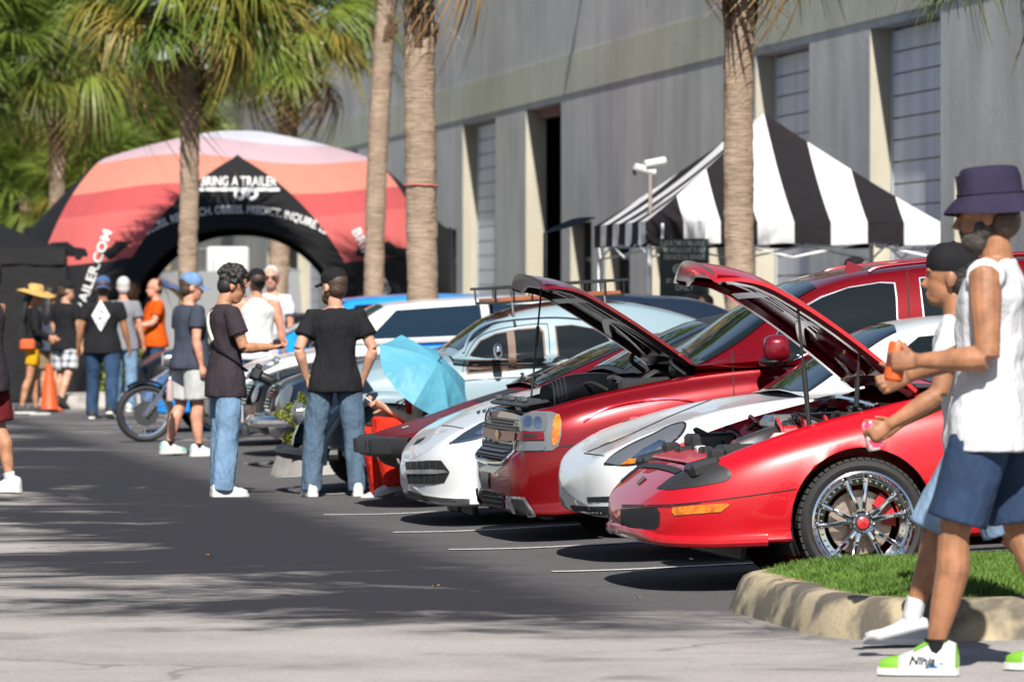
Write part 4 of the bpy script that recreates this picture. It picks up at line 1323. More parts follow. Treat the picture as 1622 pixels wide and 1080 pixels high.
            o = cap.build('centre_cap', mat('red cap', (.5, .02, .03), .3, coat=.8), e); o['label'] = 'red centre cap'
            lg = MB()
            for xx, zz, sx, sz, an in ((-.006, 0, .003, .022, 0), (.004, .005, .003, .018, .7), (.006, -.006, .003, .016, -.7)):
                lg.box((xx, .0035, zz), (sx, .002, sz), Matrix.Rotation(an, 3, 'Y'))
            lg.build('cap_emblem', chrome, o)
            for k in range(5):
                a = R(96 + 36 + 72 * k)
                MB().lathe([(.009, .045), (.009, .012), (.005, .006), (.001, .006)], 6, c=(.055 * math.cos(a), 0, .055 * math.sin(a)), axis='y').build('lug_nut', chrome, e)
            disc = MB().lathe([(.04, .10), (.155, .10), (.155, .125), (.04, .125)], 40, axis='y')
            o = disc.build('brake_disc', mat('worn brake disc', (.42, .33, .28), .4, metal=.8, bump=.2, bump_scale=40), e)
            cal = MB()
            rows = []
            for k in range(9):
                a = R(-8 + 62 * k / 8)
                rows.append([Vector((rr * math.cos(a), yy, rr * math.sin(a))) for rr, yy in ((.105, .07), (.17, .07), (.175, .09), (.175, .14), (.105, .14))])
            cal.grid(rows, True); o = cal.build('brake_caliper', mat('red caliper', (.55, .01, .015), .35, coat=.5), e, fix=True); o['label'] = 'red brake caliper'
        else:
            MB().lathe([(q + .003, .010), (q + .003, -.005), (q - .008, -.009), (q - .018, .012), (q - .03, .05), (q - .03, h)], 48, axis='y').build('rim', rmat, e, sharp=50)
            for k in range(spokes):
                a = R(90 + 360 * k / spokes); d = Vector((math.cos(a), 0, math.sin(a))); n_ = Vector((-d.z, 0, d.x))
                rows = []
                for p, yy, w in ((.03, .02, .035), (q * .55, .012, .028), (q - .02, .02, .04)):
                    rows.append([d * p + n_ * w + Vector((0, yy + .03, 0)), d * p + n_ * w + Vector((0, yy, 0)), d * p - n_ * w + Vector((0, yy, 0)), d * p - n_ * w + Vector((0, yy + .03, 0))])
                MB().grid(rows, True).build('spoke', rmat, e, fix=True)
            MB().lathe([(.001, .004), (.04, .006), (.06, .02), (.065, .05)], 24, axis='y').build('hub', rmat, e)
            MB().lathe([(.05, .1), (q * .8, .1), (q * .8, .12), (.05, .12)], 30, axis='y').build('brake_disc', steel, e)
        return e
    def box(s, name, c, size, mtl, bev=.006, rot=None, parent=None):
        return MB().box(c, size, rot, bev=bev).build(name, mtl, parent or s.root)
    def tube(s, name, path, r, mtl, n=8, parent=None, smooth=True):
        return MB().tube(cr([tuple(p) for p in path], 6) if (smooth and len(path) > 2) else path, r, n).build(name, mtl, parent or s.root)

red_camaro = paint('bright red paint', (.37, .003, .009), 0, .35)
red_dark_paint = paint('dark cherry paint', (.17, .004, .012), .35, .25)
red_metal = paint('metallic red paint', (.17, .001, .004), .45, .24)
white_paint = paint('white paint', (.50, .51, .525), 0, .35)
maroon_paint = mat('maroon paint', (.11, .006, .011), .5, metal=.2, coat=.06, coat_rough=.3, spec=.15)
grey_blue_paint = paint('pale blue grey paint', (.175, .245, .28), 0, .4)
black_paint = mat('black paint', (.006, .007, .009), .3, coat=.35, spec=.3, coat_rough=.03)
blue_paint = paint('bright blue paint', (.01, .20, .62), 0, .3)
navy_paint = mat('dark navy paint', (.008, .014, .028), .3, coat=.35, spec=.3, coat_rough=.03)
matte_black = mat('matte black trim', (.016, .016, .018), .55)
lens_grey = mat('headlight lens', (.13, .14, .155), .10, metal=.35, spec=.6, coat=1.0)
lens_dark = mat('dark headlight lens', (.02, .03, .045), .05, spec=.8, coat=1.0)
reflector = mat('headlight reflector', (.8, .82, .85), .12, metal=1.0)
silver_trim = mat('silver trim', (.55, .56, .58), .25, metal=.9)
dark_bay = mat('engine bay paint', (.05, .006, .009), .5)
hose_blk = mat('hose rubber', (.01, .01, .011), .5)

def bay(c, x0, x1, zb, mtl, fire):
    """engine bay under an open hood: side walls hang from the hood edges, floor, front and rear walls"""
    L_, R_ = [], []
    for r in c.rows:
        if x0 - .001 <= r[0].x <= x1 + .001:
            L_.append(r[c.ih]); R_.append(Vector((r[c.ih].x, -r[c.ih].y, r[c.ih].z)))
    for rail, sg in ((L_, 1), (R_, -1)):
        mb = MB()
        rows = [rail, [p + Vector((0, sg * .012, -.02)) for p in rail], [p + Vector((0, sg * .035, -.024)) for p in rail], [p + Vector((0, sg * .05, -.10)) for p in rail], [Vector((p.x, p.y + sg * .06, zb)) for p in rail]]
        mb.grid(rows, flip=sg > 0).build('bay_wall', mtl, c.root)
    f = MB()
    f.grid([[Vector((p.x, p.y, zb)) for p in L_], [Vector((p.x, p.y, zb)) for p in R_]])
    f.build('bay_floor', darkvoid, c.root)
    fw = MB(); a = L_[-1]
    fw.box((a.x + .01, 0, (a.z + zb) / 2 - .02), (.03, abs(a.y) * 2, a.z - zb - .03)); fw.build('firewall', fire, c.root)
    fw = MB(); a = L_[0]
    fw.box((a.x - .01, 0, (a.z + zb) / 2 - .03), (.03, abs(a.y) * 2, a.z - zb - .05)); fw.build('radiator_support', mtl, c.root)
def hood_panel(c, hinge, length, ang, wh, wf, mtl, under, bul=.05, tip=.10, crown=.05, ribs=True):
    """raised hood: skin, inner panel and ribs; hinge (x, z), ang from the horizontal, half widths at hinge and front"""
    ca, sa = math.cos(ang), math.sin(ang)
    e = empty('hood', parent=c.root)
    e.matrix_local = Matrix.Translation((hinge[0], 0, hinge[1]))
    def pt(t, s, dn):
        w = wh + (wf - wh) * t ** 1.3
        if t > .8: w -= (w * .10) * ((t - .8) / .2) ** 2
        l = length * (t + (-.07 * t ** 4 * s * s)) 
        nrm = bul * math.sin(PI * min(t * .9, 1)) + crown * (1 - s * s) - tip * max(0, (t - .72) / .28) ** 2 + dn
        return Vector((-l * ca + nrm * sa, w * s, l * sa + nrm * ca))
    sk = MB()
    T = [i / 30 for i in range(31)]; S = [j / 12 - 1 for j in range(25)]
    top = [[pt(t, s, 0) for s in S] for t in T]; bot = [[pt(t, s, -.018) for s in S] for t in T]
    sk.grid(top)
    sk.grid([[r[0] for r in top], [r[0] for r in bot]]); sk.grid([[r[-1] for r in top], [r[-1] for r in bot]], flip=True)
    sk.grid([top[-1], bot[-1]], flip=True); sk.grid([top[0], bot[0]])
    sk.build('hood_skin', mtl, e, sharp=40)
    MB().grid(bot, flip=True).build('inner_panel', under, e)
    if ribs:
        def rib(pts, w, h=.03):
            rows = []
            P_ = cr(pts, 5)
            for i, (t, s) in enumerate(P_):
                a = P_[max(i - 1, 0)]; b = P_[min(i + 1, len(P_) - 1)]
                d = pt(b[0], b[1], 0) - pt(a[0], a[1], 0)
                n_ = (pt(t, s, -.1) - pt(t, s, 0)).normalized(); q = d.cross(n_).normalized() * w
                p = pt(t, s, -.018)
                rows.append([p + q, p + q * .7 + n_ * h, p - q * .7 + n_ * h, p - q])
            MB().grid(rows).build('brace', under, e, sharp=30, fix=True)
        rib([(.03, -.86), (.5, -.88), (.96, -.86)], .055); rib([(.03, .86), (.5, .88), (.96, .86)], .055)
        rib([(.95, -.85), (.965, 0), (.95, .85)], .05); rib([(.05, -.85), (.05, 0), (.05, .85)], .06)
        rib([(.06, -.6), (.5, -.12), (.94, -.5)], .035); rib([(.06, .6), (.5, .12), (.94, .5)], .035)
        rib([(.3, -.86), (.42, -.3), (.42, .3), (.3, .86)], .035); rib([(.7, -.86), (.66, -.3), (.66, .3), (.7, .86)], .035)
        rib([(.06, 0), (.5, 0), (.94, 0)], .03)
        for s0 in (-.5, .5):
            for t0 in (.2, .56, .8):
                rib([(t0 - .05, s0 - .14), (t0 + .05, s0 - .14)], .02, .018)
    return e, pt

# ------------------------------------------------------------------ bright red coupe, hood up
def red_coupe():
    c = Car('sports_coupe', 25.81, 968, 4.9, 'bright red wedge-nosed coupe with raised hood and chrome wheel, beside the grass island')
    WZ, WX = .31, 1.08
    S = [(0, .40, .27, .35, .418, .33, .425), (.03, .54, .245, .36, .445, .46, .455), (.09, .66, .23, .38, .49, .55, .505), (.18, .755, .225, .40, .545, .62, .565), (.32, .835, .22, .43, .615, .68, .63), (.55, .895, .22, .47, .695, .73, .715), (.85, .93, .22, .50, .78, .75, .80), (1.10, .945, .22, .55, .835, .76, .86), (1.45, .945, .215, .60, .90, .76, .94), (1.75, .94, .21, .62, .93, .76, .965), (2.6, .935, .21, .62, .935, .76, .96), (3.3, .94, .22, .64, .95, .74, .97), (3.9, .945, .25, .66, .965, .70, .99), (4.5, .90, .32, .68, .97, .66, 1.0), (4.82, .78, .40, .66, .90, .6, .93), (4.92, .6, .45, .62, .8, .5, .82)]
    c.body(S, red_camaro, [(WX, WZ + .01, .352), (3.65, WZ + .01, .352)], hood=(.30, 1.43), tuck=.95, dome=.03, ns=.07)
    c.cabin([(1.48, .74, .93, .60, .945), (1.75, .80, .93, .60, 1.07), (2.1, .83, .93, .59, 1.20), (2.5, .84, .93, .58, 1.255), (3.0, .83, .93, .56, 1.24), (3.6, .80, .95, .52, 1.14), (4.2, .74, .96, .5, 1.02)], red_camaro)
    c.seal()
    c.patch('windscreen', [(1.52, -.66), (2.05, -.54), (2.05, .54), (1.52, .66)], glass, mode='xy', off=.005)
    c.patch('side_window', [(1.85, .97), (2.25, 1.17), (3.0, 1.19), (3.1, .98)], glass, mode='xz', off=.006)
    bay(c, .30, 1.43, .34, red_camaro, black)
    # front bumper features, as seen on the bodywork
    c.patch('bumper_inlet', [(983, 806), (1040, 803), (1046, 812), (1045, 832), (1038, 838), (984, 837)], darkvoid, .002, mirror=False)
    lip = []
    for r_ in [q for q in c.rows if q[0].x < .62]: lip.append(Vector((r_[0].x + .012, -max(abs(p.y) for p in r_) * .985, r_[0].z + .028)))
    lip = [Vector((lip[0].x - .02, -lip[0].y * 0, lip[0].z))] + lip
    lip = [Vector((p.x, -p.y, p.z)) for p in lip[::-1]] + lip[1:]
    MB().tube([Vector(p) for p in cr([tuple(q) for q in lip[::2]], 3)], .030, 10).build('chin_lip', red_camaro, c.root)
    mk = c.patch('turn_signal', [(1067, 803), (1154, 796), (1156, 800), (1142, 810), (1070, 816), (1065, 811)], amber, .006, mirror=True)
    c.seam('body_seam', [(985, 800), (1060, 799), (1150, 790), (1262, 774)], darkvoid, 1.5)
    c.patch('side_groove', [(985, 802), (1060, 801), (1110, 796), (1110, 797), (1060, 803), (985, 804)], dark_bay, .003)
    # pop lamp recess: black tray between fascia and fender
    c.patch('headlight_tray', [(1040, 774), (1062, 757), (1090, 742), (1115, 733), (1140, 736), (1156, 744), (1160, 754), (1150, 762), (1110, 770), (1062, 776)], matte_black, .004, mirror=True)
    c.box('headlight_housing', (.36, -.66, .60), (.16, .20, .075), black, .02, Matrix.Rotation(-.25, 3, 'Y')); c.box('headlight_housing', (.36, .66, .60), (.16, .20, .075), black, .02, Matrix.Rotation(-.25, 3, 'Y'))
    c.box('headlight_motor', (.44, -.60, .65), (.09, .08, .075), black, .015); c.box('headlight_motor', (.44, .60, .65), (.09, .08, .075), black, .015)
    c.patch('hood_latch_bar', [(.255, -.5), (.29, -.52), (.29, .52), (.255, .5)], matte_black, .006, mode='xy')
    c.patch('nose_emblem', [(.15, -.05), (.19, -.06), (.2, .06), (.16, .05)], mat('dark gold badge', (.25, .17, .05), .3, metal=.8), .006, mode='xy')
    c.patch('door_seam', [(1.93, .30), (1.936, .30), (1.936, .92), (1.93, .92)], darkvoid, .003, mode='xz')
    # wheels
    c.wheel(WX, -.925, WZ, .308, .25, 'mesh', .80, steer=R(-3)); c.wheel(WX, .925, WZ, .308, .25, 'mesh', .80, steer=R(-3))
    c.wheel(3.65, -.925, WZ, .308, .26, 'mesh', .80); c.wheel(3.65, .925, WZ, .308, .26, 'mesh', .80)
    # air dam and mud flap under the nose
    c.box('air_dam', (.55, 0, .185), (.03, 1.3, .10), matte_black, .01, Matrix.Rotation(.25, 3, 'Y'))
    # engine bay contents
    engine_red = mat('red engine parts', (.45, .02, .03), .35, coat=.5)
    c.box('radiator_cover', (.40, 0, .635), (.16, 1.0, .02), engine_red, .008, Matrix.Rotation(-.2, 3, 'Y'))
    c.box('radiator', (.50, 0, .55), (.06, 1.0, .22), black, .01)
    c.tube('intake_pipe', [(.58, -.42, .66), (.72, -.36, .70), (.88, -.20, .73), (.98, .02, .75)], .062, alu, 14)
    c.tube('intake_coupler', [(.86, -.24, .725), (.92, -.15, .735)], .07, black, 14, smooth=False)
    c.box('air_box', (.56, -.50, .63), (.22, .20, .14), black, .03)
    c.box('engine_block', (1.0, 0, .62), (.55, .52, .22), steel, .04)
    for sg in (-1, 1):
        c.box('valve_cover', (1.0, sg * .28, .72), (.52, .13, .08), engine_red, .03, Matrix.Rotation(sg * .5, 3, 'X'))
        for k in range(4): c.tube('plug_wire', [(.82 + .12 * k, sg * .20, .77), (.80 + .12 * k, sg * .34, .81), (.82 + .12 * k, sg * .42, .72)], .008, engine_red, 6)
    c.box('plenum', (1.02, 0, .78), (.44, .26, .08), alu, .03)
    c.box('battery', (.62, .48, .64), (.24, .18, .18), black, .015)
    c.box('fuse_box', (1.18, -.62, .79), (.24, .10, .09), black, .015)
    c.box('washer_tank', (.80, -.62, .70), (.2, .11, .10), mat('milky plastic', (.55, .52, .45), .4), .03)
    c.tube('strut_brace', [(1.22, -.70, .86), (1.2, 0, .89), (1.22, .70, .86)], .016, chrome, 8)
    for y in (-.62, .62): c.tube('strut_tower', [(1.22, y, .72), (1.22, y, .83)], .09, black, 16, smooth=False)
    rnd = random.Random(5)
    for k in range(16):
        y0 = rnd.uniform(-.62, .62); x0 = rnd.uniform(.5, 1.25); z0 = rnd.uniform(.66, .74) + .12 * (x0 - .5)
        c.tube('hose', [(x0, y0, z0), (x0 + rnd.uniform(-.08, .12), y0 + rnd.uniform(-.12, .12), z0 + rnd.uniform(.02, .06)), (x0 + rnd.uniform(.08, .25), y0 + rnd.uniform(-.2, .2), z0 - .03)], rnd.choice((.008, .012, .018)), rnd.choice((hose_blk, hose_blk, hose_blk, engine_red, steel)), 6)
    c.box('latch_bracket', (.47, -.18, .66), (.06, .12, .05), black, .01); c.box('sensor', (.50, .12, .665), (.05, .08, .03), white_plastic, .008); c.box('latch_bracket', (.45, .30, .65), (.08, .10, .05), black, .01)
    c.box('cowl_grille', (1.50, 0, .945), (.16, 1.36, .02), matte_black, .006)
    for y in (-.3, .25): c.tube('wiper', [(1.47, y, .965), (1.50, y + .28, .985), (1.52, y + .52, .985)], .008, black, 6)
    # hood
    e, pt = hood_panel(c, (1.425, .93), 1.18, R(35), .70, .60, red_camaro, mat('deep red underside', (.13, .002, .008), .22, coat=.35, spec=.35, coat_rough=.08), bul=.055, tip=.085, crown=.05)
    ring = MB()
    rr = [[Vector((0, 0, 0))] * 20] * 0
    rows = []
    ctr = pt(.26, -.25, -.03); ax = (pt(.26, -.25, -.1) - pt(.26, -.25, 0)).normalized(); ux = (pt(.35, -.25, 0) - pt(.2, -.25, 0)).normalized(); uy = ax.cross(ux)
    for r_, h_ in ((.16, 0), (.165, .05), (.15, .065), (.135, .05), (.13, .0)):
        rows.append([ctr + ux * r_ * math.cos(2 * PI * k / 28) + uy * r_ * 1.15 * math.sin(2 * PI * k / 28) + ax * h_ for k in range(28)])
    ring.grid(rows, True); ring.build('air_duct_ring', MATS['deep red underside'], e)
    for y0, t0, xb, zb_ in ((-.62, .60, .78, .66), (-.60, .28, 1.02, .76)):
        a = pt(t0, y0 / .68, -.03) + Vector((1.425, 0, .93))
        MB().tube([Vector((xb + .12, y0, zb_ + .10)), a], .007, 8).build('prop_rod', black, c.root)
        MB().tube([Vector((xb + .12, y0, zb_ + .10)), Vector((xb + .12, y0, zb_ + .10)).lerp(a, .5)], .013, 10).build('gas_strut', black, c.root)
    MB().box(pt(.06, -.9, -.04), (.16, .03, .05), Matrix.Rotation(R(35), 3, 'Y'), bev=.01).build('hinge', mat('pink red hinge', (.45, .06, .06), .5), e)
    return c
red_coupe()

# ------------------------------------------------------------------ white rounded sports car
def white_coupe():
    c = Car('sports_car', 28.55, 886, 4.35, 'small rounded white sports car with oval teardrop lights between two red cars')
    S = [(0, .42, .30, .42, .495, .33, .50), (.03, .56, .265, .43, .53, .43, .53), (.09, .69, .245, .45, .575, .52, .57), (.18, .775, .235, .47, .62, .58, .605), (.32, .835, .225, .49, .675, .61, .645), (.55, .875, .22, .51, .735, .62, .70), (.85, .888, .22, .54, .80, .61, .765), (1.2, .888, .21, .58, .838, .62, .82), (1.5, .88, .2, .6, .845, .64, .86), (2.3, .88, .2, .6, .855, .66, .87), (3.2, .89, .22, .62, .88, .62, .9), (3.8, .89, .28, .64, .86, .58, .88), (4.22, .78, .36, .6, .75, .5, .77), (4.35, .5, .42, .55, .65, .35, .66)]
    c.body(S, white_paint, [(.93, .32, .345), (3.35, .32, .35)])
    c.cabin([(1.26, .70, .84, .58, .85), (1.5, .77, .845, .58, 1.00), (1.8, .80, .85, .575, 1.165), (2.1, .81, .85, .565, 1.215), (2.5, .80, .86, .55, 1.22), (3.0, .77, .87, .5, 1.13), (3.5, .70, .87, .45, .97), (3.8, .66, .86, .42, .88)], white_paint)
    c.seal()
    c.patch('windscreen', [(1.30, -.62), (1.82, -.52), (1.86, -.3), (1.86, .3), (1.82, .52), (1.30, .62), (1.27, .3), (1.27, -.3)], glass, mode='xy', off=.006)
    c.patch('side_window', [(1.55, .89), (1.92, 1.13), (2.5, 1.16), (2.85, 1.08), (2.95, .92)], glass, mode='xz', off=.006, mirror=True)
    # headlights
    hl = c.patch('headlight', [(959, 733), (972, 722), (1000, 706), (1035, 690), (1062, 676), (1080, 671), (1085, 675), (1078, 688), (1058, 706), (1030, 722), (1005, 734), (980, 737)], lens_grey, .006, step=5, smooth=False, mirror=True)
    c.patch('turn_signal', [(984, 737), (998, 727), (1016, 728), (1006, 734)], amber, .010, mirror=True)
    c.patch('headlight_projector', [(1000, 727), (1018, 712), (1045, 698), (1055, 700), (1030, 719)], reflector, .009, mirror=True)
    c.seam('headlight_seam', [(957, 735), (972, 720), (1000, 703), (1035, 687), (1064, 673), (1083, 669), (1087, 675), (1079, 690), (1058, 708), (1030, 725), (1003, 737), (957, 736)], darkvoid, 1.3)
    c.seam('bumper_seam', [(925, 718), (958, 722)], darkvoid, 1.2); c.seam('bumper_seam', [(1012, 736), (1060, 728)], darkvoid, 1.0)
    c.seam('hood_seam', [(930, 716), (990, 692), (1060, 660), (1130, 632)], darkvoid, 1.1)
    c.patch('bumper_inlet', [(930, 787), (985, 785), (1000, 786), (1000, 794), (932, 795)], darkvoid, .003)
    c.patch('lower_grille', [(903, 800), (930, 802), (985, 801), (995, 801), (995, 816), (912, 814)], darkvoid, .004)
    c.patch('hood_badge', [(.26, -.03), (.31, -.035), (.31, .035), (.26, .03)], silver_trim, .004, mode='xy')
    for x in (.93, 3.35):
        for y in (-.87, .87): c.wheel(x, y, .315, .312, .22, rim_r=.72)
    # door mirror
    for sg in (-1, 1):
        MB().ell((1.72, sg * .93, .93), (.07, .10, .07), 8).build('door_mirror', white_paint, c.root)
    for y in (-.25, .25): c.tube('wiper', [(1.30, y, .87), (1.38, y + .3, .92), (1.40, y + .5, .92)], .007, black, 6)
white_coupe()

# ------------------------------------------------------------------ dark red SUV, hood up
def red_suv():
    c = Car('suv', 31.3, 763, 4.85, 'metallic dark red SUV with raised hood and chrome grille bar', 'suv')
    S = [(0, .66, .21, .36, .47, .60, .475), (.03, .74, .175, .37, .505, .66, .515), (.07, .79, .16, .39, .535, .68, .55), (.095, .815, .15, .42, .70, .68, .72), (.115, .83, .15, .43, .745, .68, .765), (.17, .86, .145, .45, .768, .70, .79), (.28, .90, .14, .48, .785, .74, .815), (.5, .93, .15, .52, .83, .77, .87), (.9, .945, .18, .56, .89, .78, .93), (1.25, .95, .20, .58, .93, .79, .985), (1.6, .95, .2, .6, .95, .8, 1.0), (2.6, .95, .2, .62, .965, .82, 1.0), (3.8, .95, .22, .64, .975, .82, 1.0), (4.6, .92, .28, .66, .97, .8, 1.0), (4.85, .80, .34, .6, .90, .7, .95)]
    WX, WZ = .93, .32
    c.body(S, red_metal, [(WX, WZ, .365), (3.75, WZ, .365)], hood=(.17, 1.23), tuck=.96)
    c.cabin([(1.20, .80, .97, .68, .985), (1.45, .86, .965, .68, 1.12), (1.75, .895, .965, .68, 1.305), (2.05, .90, .965, .68, 1.435), (2.35, .905, .97, .68, 1.485), (3.0, .905, .97, .675, 1.515), (4.0, .90, .98, .66, 1.51), (4.6, .87, .98, .62, 1.47), (4.8, .84, .97, .6, 1.2)], red_metal)
    c.seal()
    c.patch('windscreen', [(1.22, -.76), (1.6, -.70), (1.98, -.63), (2.0, 0), (1.98, .63), (1.6, .70), (1.22, .76)], glass, mode='xy', off=.006)
    # side windows with bright trim
    for nm, poly in (('side_window', [(1270, 487), (1300, 470), (1345, 455), (1395, 447), (1418, 448), (1421, 470), (1424, 545), (1300, 552), (1222, 585), (1215, 560), (1240, 510)]), ('side_window', [(1455, 440), (1530, 432), (1600, 430), (1600, 540), (1466, 540)])):
        c.patch('window_trim', poly, silver_trim, .005, step=8)
        cx = sum(p[0] for p in poly) / len(poly); cy = sum(p[1] for p in poly) / len(poly)
        c.patch(nm, [(p[0] + (2.4 if p[0] < cx else -2.4), p[1] + (2.4 if p[1] < cy else -2.4)) for p in poly], glass, .008, step=8)
    c.patch('mirror_sail', [(1204, 572), (1222, 552), (1228, 574)], matte_black, .011)
    c.seam('door_seam', [(1160, 556), (1161, 580), (1163, 640), (1164, 700)], darkvoid, 2.0)
    c.seam('door_seam', [(1437, 430), (1440, 500), (1444, 560), (1446, 700)], darkvoid, 2.0)
    c.seam('bumper_seam', [(886, 707), (915, 705), (940, 704)], darkvoid, 2.2)
    c.seam('flare_highlight', [(924, 668), (950, 652), (985, 641), (1030, 634), (1070, 632), (1105, 637), (1125, 645)], paint('flare highlight line', (.45, .006, .02), .5, .2), 2.4, off=.012)  # brighter red strip paints the highlight along the fender flare
    # front end
    dk = mat('charcoal headlight housing', (.10, .105, .11), .3, coat=.6)
    c.patch('headlight', [(812, 678), (824, 654), (846, 652), (872, 652), (886, 657), (890, 668), (889, 690), (885, 706), (876, 713), (850, 715), (813, 714)], dk, .006, step=5, mirror=True)
    c.patch('headlight_lens', [(824, 675), (831, 657), (848, 654), (866, 655), (868, 670), (864, 683), (843, 684), (824, 682)], lens_grey, .010, step=4, mirror=True)
    for q in ((838, 668, 7), (853, 670, 7)):
        c.patch('lamp_reflector', [(q[0] + q[2] * math.cos(2 * PI * k / 12), q[1] + q[2] * 1.3 * math.sin(2 * PI * k / 12)) for k in range(12)], reflector, .013, step=4, mirror=True)
    c.patch('turn_signal', [(877, 668), (881, 660), (886, 657), (889, 664), (888, 682), (884, 700), (879, 707), (876, 704), (875, 690)], amber, .012, step=4, mirror=True)
    c.patch('daytime_lamp', [(826, 705), (862, 703), (866, 708), (862, 713), (827, 714)], lens_grey, .012, step=4, mirror=True)
    c.patch('grille_bar', [(779, 684), (800, 682), (830, 684), (863, 685), (864, 697), (830, 697), (800, 699), (780, 695)], mat('cherry grille bar', (.12, .003, .009), .35, coat=.4, spec=.3), .016, step=5, mirror=True)
    c.patch('grille_bar', [(-.62, .588), (.62, .588), (.62, .640), (-.62, .640)], MATS['cherry grille bar'], .024, mode='yz')
    c.patch('grille_bar_slot', [(833, 688), (852, 688), (852, 694), (833, 694)], darkvoid, .019)
    c.patch('upper_grille', [(-.58, .62), (.58, .62), (.58, .715), (-.58, .715)], darkvoid, .004, mode='yz')
    c.patch('lower_grille', [(-.56, .475), (.56, .475), (.58, .57), (-.58, .57)], darkvoid, .02, mode='yz')
    for k in range(4):
        z = .652 + .018 * k
        c.patch('grille_slat', [(-.57, z), (.57, z), (.57, z + .007), (-.57, z + .007)], steel, .012, mode='yz')
    for k in range(3):
        z = .49 + .02 * k
        c.patch('grille_slat', [(-.54, z), (.54, z), (.54, z + .006), (-.54, z + .006)], steel, .025, mode='yz')
    pts = [(-.60, .60), (-.59, .53), (-.56, .475), (-.3, .46), (0, .455), (.3, .46), (.56, .475), (.59, .53), (.60, .60)]
    path = []
    for y, z in cr(pts, 5):
        h = c.bvh.ray_cast(Vector((-1, y, z)), Vector((1, 0, 0)))
        if h[0]: path.append(h[0] + Vector((-.012, 0, 0)))
    MB().tube(path, .012, 8).build('grille_surround', chrome, c.root)
    bt = [(-.075, .012), (-.03, .012), (-.022, .028), (.034, .028), (.03, .012), (.075, .012), (.064, -.012), (.022, -.012), (.014, -.028), (-.042, -.028), (-.036, -.012), (-.064, -.012)]
    c.patch('grille_emblem', [(y, .614 + z) for y, z in bt], mat('gold emblem', (.65, .42, .10), .25, metal=1), .032, mode='yz', step=.02)
    # lower bumper inlets with chrome frames
    c.patch('bumper_inlet', [(764, 776), (799, 783), (800, 806), (777, 806), (767, 795)], darkvoid, .006)
    for g in range(3): c.seam('inlet_slat', [(767, 782 + 7 * g), (798, 787 + 7 * g)], steel, 1.2, off=.010)
    c.patch('fog_frame', [(803, 784), (833, 787), (850, 815), (845, 819), (816, 817), (808, 800)], silver_trim, .010, mirror=True)
    c.patch('fog_inlet', [(812, 789), (830, 791), (843, 812), (820, 812)], darkvoid, .016, mirror=True)
    c.seam('lower_lip', [(768, 800), (780, 810), (812, 819), (850, 822), (872, 827)], chrome, 2.2, off=.008)
    c.patch('number_plate', [(-.15, .30), (.15, .30), (.15, .40), (-.15, .40)], mat('dark plate', (.03, .035, .06), .3), .01, mode='yz')
    bay(c, .17, 1.23, .42, mat('satin black bay', (.018, .014, .015), .5), black)
    blk2 = mat('satin black plastic', (.02, .02, .022), .35)
    c.box('radiator_cover', (.27, 0, .805), (.16, 1.3, .025), blk2, .01, Matrix.Rotation(-.12, 3, 'Y'))
    for k in range(5): c.box('radiator_clip', (.21 + .02 * (k % 2), -.56 + .24 * k, .83), (.05, .05, .03), steel, .008)
    c.tube('intake_duct', [(.36, -.56, .83), (.48, -.50, .87), (.62, -.42, .88), (.74, -.3, .87)], .085, black_paint, 16)
    for k in range(4):
        a = Vector((.38 + .025 * k, -.55 + .012 * k, .835 + .008 * k))
        MB().lathe([(.092, -.006), (.096, 0), (.092, .006)], 16, c=a, axis='x').build('duct_rib', blk2, c.root)
    c.box('engine_cover', (.80, 0, .85), (.62, .46, .12), blk2, .04)
    c.box('battery', (.95, .54, .84), (.26, .18, .18), black, .015); c.box('fuse_box', (.92, -.60, .86), (.32, .14, .12), blk2, .02)
    c.tube('brake_booster', [(1.12, -.46, .90), (1.20, -.46, .90)], .12, black, 18, smooth=False)
    rnd = random.Random(11)
    for k in range(10):
        y0 = rnd.uniform(-.6, .5); x0 = rnd.uniform(.3, 1.0); z0 = .84 + .1 * (x0 - .3)
        c.tube('hose', [(x0, y0, z0), (x0 + .1, y0 + rnd.uniform(-.1, .1), z0 + .05), (x0 + .2, y0 + rnd.uniform(-.15, .15), z0)], rnd.choice((.01, .016)), rnd.choice((hose_blk, steel)), 6)
    c.box('cowl_grille', (1.24, 0, .99), (.10, 1.5, .03), matte_black, .008)
    for y in (-.45, .15): c.tube('wiper', [(1.22, y, 1.02), (1.27, y + .3, 1.05), (1.30, y + .55, 1.06)], .009, black, 6)
    e, pt = hood_panel(c, (1.215, .985), 1.06, R(34), .74, .70, red_dark_paint, mat('dark hood inner', (.022, .009, .010), .38, spec=.35), bul=.03, tip=.07, crown=.04)
    a = pt(.86, .2, -.03) + Vector((1.215, 0, .985))
    c.tube('prop_rod', [(.36, .1, .83), tuple(a)], .006, black, 6, smooth=False)
    c.tube('prop_rod_grip', [tuple(Vector((.36, .1, .83)).lerp(a, .45)), tuple(Vector((.36, .1, .83)).lerp(a, .62))], .011, black, 8, smooth=False)
    for sg in (-1, 1):
        c.tube('hood_hinge', [(1.16, sg * .66, .93), (1.08, sg * .66, 1.0), (1.10, sg * .66, 1.05)], .014, black, 6)
    for x in (WX, 3.75):
        for y in (-.93, .93): c.wheel(x, y, WZ, .322, .25, rim_r=.68, spokes=6)
